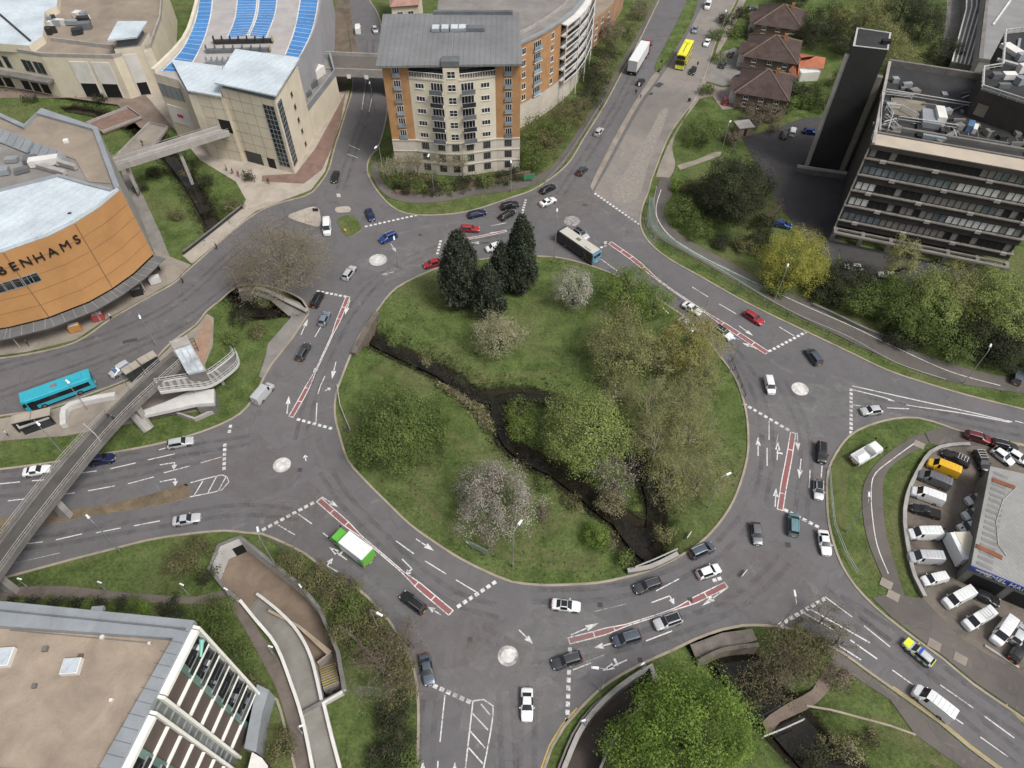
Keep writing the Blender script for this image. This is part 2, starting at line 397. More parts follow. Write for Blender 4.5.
# central islands of the arms: kerb and infill
def traffic_island(pts, top, name='traffic_island', step=.8):
    L = cr(PL(pts), step, True); mb = MB()
    mb.prism(L, .0, .15, M_kerb, top); struct(mb, name)
    return L
traffic_island([(-20,519),(0,518),(50,513),(100,506),(150,495),(188,484),(191,491),(189,498),(150,507),(100,515),(50,524),(0,533),(-20,535)], mat('rough_infill', (.15, .115, .075), .95, .4, .4, 3, bump=.3))
traffic_island([(288,217),(300,211),(313,207),(319,209),(320,226),(305,224)], M_pave_pale)
traffic_island([(338,219),(352,216),(362,228),(356,234),(348,237),(341,229)], M_grass)
traffic_island([(336,208),(349,207),(350,212),(337,213)], M_pave_pale)
traffic_island([(702,-16),(692,20),(674,52),(660,72),(655,66),(668,40),(684,8),(694,-16)], M_grass)
traffic_island([(656,72),(659,76),(640,102),(622,134),(600,176),(592,191),(590,187),(604,158),(622,124),(640,94)], M_pave)
traffic_island([(348,-14),(353,30),(360,60),(355,70),(350,40),(345,4),(343,-14)], M_dirt)
# ------------------------------------------------------------------ pavements and paths
def pave(name, pts, m, z=.10, step=1.5, smooth=True):
    L = cr(PL(pts), step, True) if smooth else PL(pts)
    mb = MB(); mb.prism(L, z-.12, z, m); return struct(mb, name)
pave('plaza', [(350,90),(345,110),(332,148),(325,172),(311,190),(256,211),(192,264),(183,256),(240,210),(246,200),(236,182),(200,160),(150,100),(130,80),(250,90),(330,95)], M_pave_pale, smooth=False)
pave('shop_pavement', [(191,265),(175,281),(145,298),(110,317),(75,340),(27,352),(-20,358),(-20,300),(60,290),(140,240),(165,255)], M_pave, smooth=False)
pave('precinct', [(-20,88),(130,88),(160,100),(175,128),(140,128),(118,105),(70,98),(-20,98)], mat('precinct_paving', (.2, .155, .125), .9, .25, .4, 5), .08, smooth=False)
pave('riverside_walk', [(118,160),(130,168),(160,232),(172,262),(160,266),(140,235)], M_pave_grey, .09, smooth=False)
pave('bus_stop_pavement', [(-20,423),(0,419),(50,411),(95,395),(128,382),(150,368),(172,345),(197,327),(207,314),(214,318),(213,345),(205,365),(213,392),(212,410),(170,415),(130,424),(66,436),(0,441),(-20,444)], M_pave, smooth=False)
pave('brick_apron', [(196,338),(207,318),(212,322),(210,345),(203,368),(196,372),(190,350)], mat('brick_apron', (.3, .2, .14), .9, .2, .5, 6), .115, smooth=False)
pave('footway', [(237,288),(262,287),(300,303),(309,313),(292,338),(272,363),(263,379),(259,377),(266,356),(268,344),(291,318),(270,300),(250,294)], M_pave_grey, .1, smooth=False)
pave('footpath', [(376,160),(381,178),(393,191),(410,194),(440,193),(480,187),(520,180),(545,172),(560,156),(580,128),(598,100),(615,72),(636,36),(654,2),(660,-14),(664,-14),(654,8),(637,42),(617,78),(602,105),(582,137),(563,165),(541,181),(520,189),(480,195),(440,202),(412,203),(395,200),(383,193),(374,180),(371,164)], M_path, .1)
pave('footpath', [(669,178),(672,195),(664,207),(667,221),(682,236),(712,253),(737,266),(768,285),(813,303),(833,318),(888,340),(943,362),(980,372),(1010,378),(1060,388),(1060,400),(1024,394),(960,384),(943,380),(893,362),(830,332),(800,317),(768,300),(712,268),(682,251),(659,238),(648,223),(648,207),(656,192),(660,178)], M_path, .1)
pave('cycle_lane', [(649,198),(655,198),(653,210),(656,222),(665,234),(690,248),(720,264),(768,291),(768,297),(712,266),(682,249),(660,236),(650,222)], M_green_lane, .112)
pave('footway', [(746,-20),(737,4),(721,37),(711,67),(699,99),(674,134),(656,177),(669,178),(675,165),(673,142),(690,108),(706,72),(718,54),(732,30),(744,4),(756,-20)], M_pave, .1)
pave('driveway', [(700,80),(716,55),(735,48),(752,60),(745,84),(722,86)], M_pave_grey, .11, smooth=False)
pave('driveway', [(697,99),(708,84),(722,88),(740,86),(740,108),(722,110),(712,96)], mat('pale_drive', (.27, .22, .2), .9, .25, .4, 5), .12, smooth=False)
pave('footpath', [(677,166),(696,160),(716,152),(722,152),(720,156),(700,163),(680,170)], M_pave, .09)
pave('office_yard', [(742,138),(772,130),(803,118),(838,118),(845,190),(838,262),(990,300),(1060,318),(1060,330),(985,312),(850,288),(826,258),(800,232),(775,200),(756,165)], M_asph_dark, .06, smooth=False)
pave('footpath', [(-20,588),(0,588),(60,586),(130,593),(196,597),(226,590),(242,606),(258,630),(279,660),(292,694),(303,728),(313,772),(318,812),(300,812),(296,772),(289,730),(277,690),(256,650),(238,618),(222,607),(190,604),(100,602),(0,600),(-20,600)], mat('brown_path', (.15, .125, .108), .9, .25, .4, 4), .09)
pave('ramp_approach', [(324,704),(304,716),(316,766),(322,812),(345,812),(341,768),(334,738)], mat('ramp_concrete', (.235, .225, .2), .9, .2, .3, 4), .1, smooth=False)
pave('loop_path', [(922,433),(929,443),(905,456),(888,470),(883,484),(883,510),(886,534),(893,560),(900,582),(905,604),(888,592),(880,572),(870,548),(864,525),(862,500),(864,484),(874,466),(895,448)], M_path, .1)
pave('forecourt', [(888,594),(906,596),(922,599),(960,575),(1060,560),(1060,748),(1024,716),(973,681),(943,656),(918,638),(890,616),(872,598)], M_path, .09, smooth=False)
pave('compound_yard', [(968,446),(948,447),(929,454),(914,477),(905,500),(903,524),(908,558),(913,578),(922,598),(962,640),(1010,668),(1060,700),(1060,440),(1010,447)], mat('yard_dirt', (.15, .128, .108), .95, .35, .3, 3, bump=.2), .105, smooth=False)
pave('verge_entry', [(925,432),(945,427),(964,434),(1024,449),(1060,456),(1060,462),(1010,452),(968,446),(948,447),(930,444)], M_path, .085, smooth=False)
pave('footway', [(818,643),(842,655),(868,675),(903,700),(938,725),(968,750),(1050,808),(1040,815),(962,768),(915,735),(890,700),(862,682),(836,664)], M_path, .1, smooth=False)
pave('footpath', [(762,722),(790,702),(812,690),(826,664),(836,660),(840,668),(826,694),(806,710),(780,722),(768,736)], mat('brown_walk', (.17, .13, .105), .9, .3, .4, 4), .09)
pave('bridge_footway', [(690,645),(722,633),(752,629),(757,640),(720,652),(698,664)], mat('old_setts', (.15, .13, .115), .95, .3, .5, 4), .09, smooth=False)
pave('service_road', [(948,-30),(962,-10),(972,30),(960,60),(940,58),(946,20)], M_pave_grey, .08, smooth=False)
for q in ([(340,-10),(330,30),(318,60),(330,90),(345,92),(351,60),(346,8)],): pave('bank_dirt', q, M_dirt, .07, smooth=False)
# kerb line along the grass by the river walk
mb = MB(); mb.strip(cr(PL([(806,706),(830,710),(860,718),(890,726),(915,735)])), .25, 0, .18, M_kerb); struct(mb, 'kerb')
mb = MB(); mb.strip(cr(PL([(262,690),(277,700),(288,740),(296,772),(300,812)])), .3, 0, .2, M_kerb); struct(mb, 'kerb')
# ------------------------------------------------------------------ markings: children of the road they are painted on
MZ = .05
def lines(segs, w=.16, m=M_line, name='lane_line', z=MZ):
    mb = MB()
    for s_ in segs:
        L = PL([(s_[i], s_[i+1]) for i in range(0, len(s_), 2)])
        mb.ribbon(cr(L, 1.0) if len(L) > 2 else L, w, z, m)
    return mb.build(name, road)
lines([(322,325,315,337),(325,376,321,385),(473,243,489,243),(491,226,506,223),(490,233,506,231),(321,384,318,394),(317,403,316,423),(298,514,312,524),(278,525,295,535),(323,533,337,544),
 (396,541,414,554),(425,561,446,574),(456,580,476,592),(445,695,440,742),(438,761,437,790),(0,484,20,482),(8,501,25,499),(32,481,44,480),(58,495,75,493),(75,474,97,471),(88,491,115,486),(110,469,136,463),
 (128,484,154,477),(148,460,175,454),(164,473,190,466),(201,463,222,457),(159,450,166,448),(25,544,43,542),(56,540,82,534),(96,533,121,528),(134,526,160,521),(656,591,679,579),(573,670,591,663),(646,641,672,631),
 (767,448,767,466),(769,421,769,440),(822,466,821,478),(810,470,809,488),(852,405,861,406),(887,408,909,409),(888,400,906,405),(825,597,852,617),(864,626,890,647),(892,670,913,685),(940,685,973,708),
 (984,716,1014,738),(980,737,1008,757),(954,718,963,724),(692,287,708,297),(719,304,736,314),(598,257,617,271),(663,308,669,314),(779,327,794,336),(349,145,360,150),(347,154,358,158),(1015,421,1034,426),(366,80,362,110),(372,98,369,112)])
lines([(808,608,870,643),(850,640,877,659),(839,646,861,660),(804,613,835,631),(852,386,906,398,960,410,1012,422),(853,390,885,398,906,405,960,413,1010,422.5)], .2)
lines([(593,612,626,604),(586,662,604,655),(600,255,590,250),(12,564,60,553),(778,434,776,446),(390,268,399,270),(385,276,395,273),(804,520,810,523)], .12, M_line_old, 'worn_line')
lines([(473,701,493,706,483,772),(473,701,465,772),(481,704,490,715),(472,713,488,730),(470,731,485,748),(468,747,483,764)], .17, name='hatching')
lines([(190,483,222,475,227,477,229,482,222,490,190,497),(203,481,194,496),(217,476,208,493),(226,477,219,490)], .17, name='hatching')
def giveway(x0, y0, x1, y1):
    A, B = P(x0, y0), P(x1, y1); L = (B-A).length; n = max(2, round(L/.98)); mb = MB(); t = (B-A)/L
    for k in range(n):
        c = A+t*((k+.5)*L/n); mb.ribbon([c-t*.3, c+t*.3], .52, MZ, M_line)
    mb.build('give_way_line', road)
for g in ((364,227,418,215),(437,255,441,240),(316,291,347,297),(296,419,333,429),(261,531,315,502),(225,443,224,471),(231,424,229,434),(456,608,497,581),(432,685,472,703),(570,646,567,725),(712,581,722,578),(778,626,826,598),
          (783,509,820,528),(851,388,851,435),(742,403,790,431),(768,352,808,331),(594,193,640,225),(526,199,522,214),(596,250,607,245)): giveway(*g)
def red_strip(pts, wend, wmid, panels=3):
    wend *= .8
    L = cr(PL(pts), .7); N = len(L); D = [0]
    for i in range(1, N): D.append(D[-1]+(L[i]-L[i-1]).length)
    T = D[-1]
    def w(s): 
        e = min(s, T-s); k = min(1, max(0, (e-T*.22)/(T*.12))); return wend+(wmid-wend)*k
    def side(i, sg, extra=0):
        t = (L[min(i+1, N-1)]-L[max(i-1, 0)]).normalized(); nl = Vector((-t.y, t.x, 0)); return L[i]+nl*sg*(w(D[i])/2+extra)
    mb = MB()
    vs = []; 
    for i in range(N): a, b = side(i, 1), side(i, -1); vs += [(b.x, b.y, MZ), (a.x, a.y, MZ)]
    mb.mesh(vs, [(2*i, 2*i+2, 2*i+3, 2*i+1) for i in range(N-1)], M_red)
    rs = mb.build('red_strip', road)
    mb = MB()
    for sg in (1, -1): mb.ribbon([side(i, sg, .06) for i in range(N)], .15, MZ+.008, M_line)
    for q in (0, N-1): a, b = side(q, 1, .1), side(q, -1, .1); mb.ribbon([a, b], .16, MZ+.016, M_line)
    step = 3.2; s_ = step
    while s_ < T*.27:
        for ss in (s_, T-s_):
            i = min(range(N), key=lambda i: abs(D[i]-ss)); a, b = side(i, 1), side(i, -1); mb.ribbon([a, b], .16, MZ+.016, M_line)
        s_ += step
    mb.build('outline', rs)
red_strip([(348,297),(334,331),(318,366),(304,394),(291,417)], .85, .12)
red_strip([(319,500),(350,527),(385,557),(420,587),(451,613)], .95, .12)
red_strip([(569,641),(600,633),(640,621),(680,607),(726,585)], .9, .12)
red_strip([(793,433),(789,458),(784,484),(780,510)], .9, .75)
red_strip([(610,243),(634,260),(662,283),(700,309),(735,332),(767,353)], 1.1, .2)
red_strip([(461,240),(484,236),(506,231)], .5, .4)
def arrow(tx, ty, hx, hy, turn=0, w=.17):
    A, B = P(tx, ty), P(hx, hy); d = (B-A); L = d.length; d /= L; nl = Vector((-d.y, d.x, 0)); mb = MB(); hl = min(2.0, L*.45)
    mb.ribbon([A, B-d*hl*(.9 if not turn else .5)], w, MZ, M_line)
    z = Vector((0, 0, MZ))
    if turn == 0 or turn == 3: mb.face([B-d*hl-nl*.42+z, B+z, B-d*hl+nl*.42+z], M_line)
    if turn in (1, -1):
        e = B-d*hl*.5; f = e+nl*turn*.5; mb.ribbon([e, f], .2, MZ, M_line)
        mb.face([f-d*.42+z, f+d*.42+z, f+nl*turn*.85+z][::turn], M_line)
    if turn == 3:
        e = A+d*L*.4; mb.ribbon([e-nl*.8, e+nl*.15], .3, MZ+.004, M_line)
    o = mb.build('arrow', road)
for a in ((301,335,308,319),(320,360,313,376),(336,362,332,379),(350,300,345,315),(287,414,289,396),(325,391,331,388),(322,497,338,507),(416,539,434,551),(402,559,415,572,-1),(347,560,329,547,3),(338,572,324,564,-1),
          (441,615,428,607),(571,635,599,623),(614,643,594,648),(627,660,602,671,3),(651,603,675,594,-1),(519,630,533,644),(727,588,702,606),(758,456,758,437),(777,460,778,442,3),(775,507,776,488),(797,433,798,451),
          (801,459,799,479),(160,465,179,462,-1),(160,482,180,478,-1),(739,326,753,336),(757,349,742,343),(422,790,423,760),(454,790,455,762),(489,243,471,243),(391,244,396,252),(306,461,305,455),(394,272,381,275)): arrow(*a)
M_disc = mat('disc_paint', (.6, .58, .56), .8, .35, 1.3, 5)
for x, y, r_ in ((378,260,1.8),(282,465,1.4),(508,656,1.35),(800,389,1.45),(572,221,1.7)):
    c = P(x, y); mb = MB(); n = 28; vs = [(c.x, c.y, .12)]; fs = []
    for j, (rr, zz) in enumerate(((r_*.6, .1), (r_, .042))):
        vs += [(c.x+rr*math.cos(2*math.pi*k/n), c.y+rr*math.sin(2*math.pi*k/n), zz) for k in range(n)]
    fs = [(0, 1+k, 1+(k+1) % n) for k in range(n)]+[(1+k, 1+n+k, 1+n+(k+1) % n, 1+(k+1) % n) for k in range(n)]
    mb.mesh(vs, fs, M_line_old if y == 221 else M_disc); mb.build('mini_roundabout', road)
# yellow no-waiting lines
mb = MB()
for k, x0, x1 in (('s', 540, 585), ('se', 1000, 1060), ('s', 880, 1040)):
    L = EDGES[k]
    seg = [p for p in L if P(x0, 384) is not None and x0 <= 512+CF*p.x/((p.y*math.cos(CP)+CH*math.sin(CP))) <= x1]
    mb.ribbon(seg, .2, MZ, M_yellow, off=.5)
mb.build('yellow_line', road)
# manhole covers and dark patched rectangles
for x, y, w, d, a in ((659,85,2.6,1.6,.9),(651,94,1.4,.8,.9),(585,205,1,.8,.2),(130,341,2.5,.8,.3),(788,545,.8,.8,0),(300,470,.7,.7,0),(600,545+60,.7,.7,0),(690,600,.7,.7,0),(640,660,.6,.6,0),(800,620,.7,.7,0),(470,640,.7,.7,0),(345,430,.7,.7,0),(420,235,.7,.7,0)):
    c = P(x, y); mb = MB(); mb.box((c.x, c.y, .055), (w, d, .008), M_asph_dark, a); mb.build('patch', road)

# tyre-polished tracks and scuffs, thin films over the asphalt
def film(name, c, k):
    b = NB(name); co = b.coord(); n = b.noise(co, .5, 6, .7, .6); n2 = b.noise(co, 5, 3)
    b.fin(c, .7, 0, .3); tr = b.n('ShaderNodeBsdfTransparent'); mx = b.n('ShaderNodeMixShader'); f = b.n('ShaderNodeMath', operation='MULTIPLY')
    b.l(b.ramp(n, [(.38, 0.0), (.68, k)]), f.inputs[0]); b.l(b.ramp(n2, [(.2, .4), (.7, 1.0)]), f.inputs[1]); b.l(f.outputs[0], mx.inputs[0])
    b.l(tr.outputs[0], mx.inputs[1]); b.l(b.b.outputs[0], mx.inputs[2]); b.l(mx.outputs[0], b.t.nodes['Material Output'].inputs['Surface']); return b.m
M_fd = film('tyre_polish', (.06, .056, .058), .36); M_fl = film('pale_scuff', (.3, .29, .285), .5); M_ft = film('red_dust', (.19, .16, .145), .4)
TR = [[(325,470),(345,500),(378,535),(415,570),(455,598),(500,612)], [(300,440),(312,395),(330,350),(352,310),(385,275),(440,248),(510,238)], [(480,632),(530,655),(600,648),(680,626),(740,600),(785,560)], [(530,596),(600,594),(660,580),(710,556),(745,520)], [(760,500),(768,450),(760,400),(740,360),(700,322),(650,280)], [(800,520),(806,460),(800,420),(780,380)], [(0,476),(60,470),(130,458),(200,448),(250,440)], [(0,492),(60,486),(130,472),(200,458)], [(0,548),(80,536),(160,522),(240,510),(300,515)],
      [(530,690),(528,730),(527,780)], [(505,690),(508,740),(510,790)], [(430,700),(426,740),(425,790)], [(820,590),(880,640),(950,700),(1020,760)], [(838,600),(900,640),(970,694),(1030,735)], [(860,400),(920,412),(1020,432)], [(560,195),(590,150),(620,100),(650,40)], [(340,190),(356,140),(368,100),(370,40)], [(320,205),(250,240),(180,300),(110,335),(0,368)], [(250,270),(190,318),(120,352),(0,395)]]
zz = 0
for i, pts in enumerate(TR):
    L = cr(PL(pts), 1.5); m2 = MB()
    for o_ in (-.85, .85): m2.ribbon(L, .75, .036+.0012*i, M_fd, off=o_)
    m2.build('tyre_track', road)
for i, (pts, w_) in enumerate((([(595,655),(560,668),(545,690),(540,720)],.8), ([(330,690),(420,690),(445,672),(450,640)],1.2), ([(255,505),(275,500),(300,505)],1.5), ([(318,438),(322,450),(330,458)],1.0), ([(760,560),(740,575),(715,585)],.8), ([(800,575),(815,590),(830,620)],.9), ([(600,330),(640,330)],.5), ([(360,285),(400,268),(440,262)],.8), ([(545,215),(580,200),(610,215)],1.0), ([(470,650),(480,630),(510,622)],1.2), ([(540,660),(530,690)],1.2), ([(345,560),(400,610),(430,650)],.6), ([(200,430),(240,428),(262,410)],1.2), ([(700,600),(760,600),(800,590)],.6), ([(770,360),(790,372),(815,376)],.8), ([(20,540),(120,520)],.5), ([(870,480-60),(900,415)],.8), ([(385,240),(420,228),(470,222)],.7))):
    m2 = MB(); m2.ribbon(cr(PL(pts), 1.0), w_, .062+.0012*i, M_fl if i % 3 else M_ft); m2.build('scuff', road)
for i, (x, y, r_) in enumerate(((555,640,7),(450,655,8),(500,690,7),(300,520,7),(790,420,6),(770,585,8),(400,262,7),(560,205,8),(640,230,6),(250,470,7),(840,400,6))):
    c = P(x, y); m2 = MB(); vs = [(c.x+r_*(1+.3*math.sin(k*1.7+i))*math.cos(k*.3927), c.y+r_*.8*(1+.25*math.cos(k*2.3+i))*math.sin(k*.3927), .0865+.001*i) for k in range(16)]; m2.mesh(vs, [tuple(range(16))], M_ft if i % 2 else M_fl); m2.build('scuff', road)

for nm, pts in (('path_line', [(915,443),(893,459),(875,474),(871,490),(872,516),(877,546),(888,574)]), ('path_line', [(661,190),(656,208),(659,222),(672,238),(700,256),(740,276),(800,304),(850,326),(900,350),(950,372),(1000,386)])):
    m2 = MB(); m2.ribbon(cr(PL(pts), 1.0), .14, .125, M_line); struct(m2, nm)
for x, y in ((919,445),(886,584),(893,596),(934,645),(960,659)):
    c = P(x, y); m2 = MB(); m2.box((c.x, c.y, .12), (1.6, 1.3, .02), M_pave, -.6); struct(m2, 'concrete_patch')

# ground inside and trodden tracks
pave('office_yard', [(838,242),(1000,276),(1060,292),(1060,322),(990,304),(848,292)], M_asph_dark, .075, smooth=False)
M_wg = film('worn_grass', (.19, .185, .08), .75)
for i, (pts, w_) in enumerate((([(414,488),(430,510),(448,528),(464,542)], 1.7), ([(440,432),(462,446),(486,462)], 2.6), ([(470,520),(500,545),(560,560),(600,560)], 3.0), ([(372,370),(400,372),(420,384)], 3.0), ([(520,545),(560,520),(585,515)], 2.2), ([(470,380),(520,376),(560,372)], 1.8), ([(700,230),(740,262),(770,278)], 2.0), ([(845,450),(838,490),(842,530)], 2.6), ([(905,470),(896,510),(902,560)], 1.6), ([(870,720),(920,745),(960,775)], 2.5))):
    m2 = MB(); m2.ribbon(cr(PL(pts), 1.0), w_, .03+.002*i, M_wg); struct(m2, 'worn_track')

pave('brick_apron', [(346,92),(341,120),(333,146),(322,170),(304,184),(262,182),(262,176),(296,174),(316,148),(342,100)], M_brick_pave, .12, smooth=False)
# ================================================================== buildings
def V2(p): return Vector((p[0], p[1], 0))
def uv(px, py, A, B):
    """where the bearing px,py meets the upright wall A-B: distance along it and height"""
    A = V2(A); B = V2(B); t = (B-A).normalized(); n = Vector((t.y, -t.x, 0))
    q = P(px, py, 0); o = Vector((0, 0, CH)); d = q-o
    k = (A-o).dot(n)/d.dot(n); h = o+d*k
    return (h-A).dot(t), h.z
def wlen(A, B): return (V2(B)-V2(A)).length
def off2(A, B, u, d=0.0):
    A = V2(A); B = V2(B); t = (B-A).normalized(); return A+t*u+Vector((t.y, -t.x, 0))*d
def window(parent, A, B, u, z, w, h, frame=M_conc_w, gl=M_glass, bars=1, rows=1, name='window', proud=.06, sill=True):
    mb = MB(); t = .09
    for a, b, c, d in ((u-w/2, u+w/2, z-h/2, z-h/2+t), (u-w/2, u+w/2, z+h/2-t, z+h/2), (u-w/2, u-w/2+t, z-h/2+t, z+h/2-t), (u+w/2-t, u+w/2, z-h/2+t, z+h/2-t)):
        mb.on(A, B, a, b, c, d, -.02, proud, frame)
    for k in range(1, bars+1):
        x = u-w/2+w*k/(bars+1); mb.on(A, B, x-t/2, x+t/2, z-h/2+t, z+h/2-t, -.02, proud-.01, frame)
    for k in range(1, rows):
        y = z-h/2+h*k/rows; mb.on(A, B, u-w/2+t, u+w/2-t, y-t/2, y+t/2, -.02, proud-.02, frame)
    if sill: mb.on(A, B, u-w/2-.06, u+w/2+.06, z-h/2-.1, z-h/2-.004, -.02, proud+.08, frame)
    f = mb.build(name, parent)
    m2 = MB(); m2.on(A, B, u-w/2+.05, u+w/2-.05, z-h/2+.05, z+h/2-.05, -.02, .02, gl); m2.build('pane', f)
    return f
def text(parent, s, loc, normal, up, size, m, name='letter', depth=.06, along=None):
    cu = bpy.data.curves.new(name, 'FONT'); cu.body = s; cu.size = size; cu.extrude = depth/2; cu.align_x = 'CENTER'; cu.align_y = 'CENTER'
    tmp = bpy.data.objects.new('tmp', cu); COL.objects.link(tmp); dg = bpy.context.evaluated_depsgraph_get()
    me = bpy.data.meshes.new_from_object(tmp.evaluated_get(dg)); bpy.data.objects.remove(tmp); bpy.data.curves.remove(cu)
    me.materials.clear(); me.materials.append(m)
    o = bpy.data.objects.new(name, me); COL.objects.link(o); o.parent = parent
    z = Vector(normal).normalized(); y = Vector(up); y = (y-z*y.dot(z)).normalized(); x = y.cross(z)
    M = Matrix((x, y, z)).transposed().to_4x4(); M.translation = Vector(loc)-wloc(parent); o.matrix_local = M
    return o
M_cream = mat('cream_render', (.60, .54, .425), .85, .1, .25, 3)
M_cream2 = mat('pale_stone', (.50, .455, .39), .85, .14, .25, 3)
M_obrick = mat('orange_brick', (.38, .21, .098), .9, .16, .4, 7)
M_orange = mat('orange_panel', (.43, .225, .09), .75, .14, .1, 1.2)
M_joint = mat('panel_joint', (.22, .12, .06), .9, .2, .5, 4)
M_jointc = mat('cream_joint', (.30, .255, .19), .9, .2, .5, 4)
M_white_roof = None
M_greyroof = mat('grey_roofing', (.215, .2, .185), .9, .2, .2, 3)
M_brownroof_ = mat('brown_felt', (.26, .215, .17), .9, .2, .18, 2.5)
M_darkroof = mat('dark_bitumen', (.032, .032, .033), .85, .35, .15, 2)
M_zinc = mat('zinc', (.3, .32, .34), .55, .15, .3, 3, .3)
M_zincd = mat('zinc_dark', (.16, .17, .18), .55, .2, .3, 3, .3)
M_lilac = mat('lilac_cladding', (.36, .355, .38), .6, .1, .2, 2, .2)
M_tile = mat('brown_tiles', (.07, .048, .042), .9, .3, .5, 4)
M_orange_tile = mat('orange_tiles', (.36, .13, .07), .9, .2, .6, 5)
M_louvre = mat('brown_louvre', (.105, .08, .07), .8, .15, .5, 6)
def seam_mat(name, c, ang, period, dark=.7):
    b = NB(name); co = b.coord(); mp = b.n('ShaderNodeMapping'); mp.inputs['Rotation'].default_value = (0, 0, ang); b.l(co, mp.inputs['Vector'])
    wv = b.n('ShaderNodeTexWave', wave_type='BANDS', bands_direction='X'); wv.inputs['Scale'].default_value = .314/period; wv.inputs['Distortion'].default_value = .0
    b.l(mp.outputs[0], wv.inputs['Vector'])
    n = b.noise(co, .15, 5, .6); n2 = b.noise(co, 2.5, 4)
    a = b.ramp(n, [(.3, sc3(c, .82)), (.7, sc3(c, 1.15))]); a = b.mix(.6, a, b.ramp(n2, [(.3, .7), (.7, 1.0)]), 'MULTIPLY')
    a = b.mix(1.0, a, b.ramp(wv.outputs['Fac'], [(.0, dark), (.12, 1.0)]), 'MULTIPLY')
    return b.fin(a, .6, .1, .4)
M_white_roof = seam_mat('white_membrane', (.56, .625, .67), .5, 1.5, .9)
def body(parent, poly, z0, z1, m, mtop, name='wall'):
    mb = MB(); mb.prism(poly, z0, z1, m, mtop); return mb.build(name, parent)
def parapet(parent, poly, z, h, w, m, name='parapet', closed=True):
    q = [V2(p) for p in poly]; a = sum(q[i].x*q[(i+1) % len(q)].y-q[(i+1) % len(q)].x*q[i].y for i in range(len(q)))
    if a < 0: q = q[::-1]
    mb = MB(); mb.strip(q, w, z-.01, z+h, m, closed=closed, off=w*.35); return mb.build(name, parent)

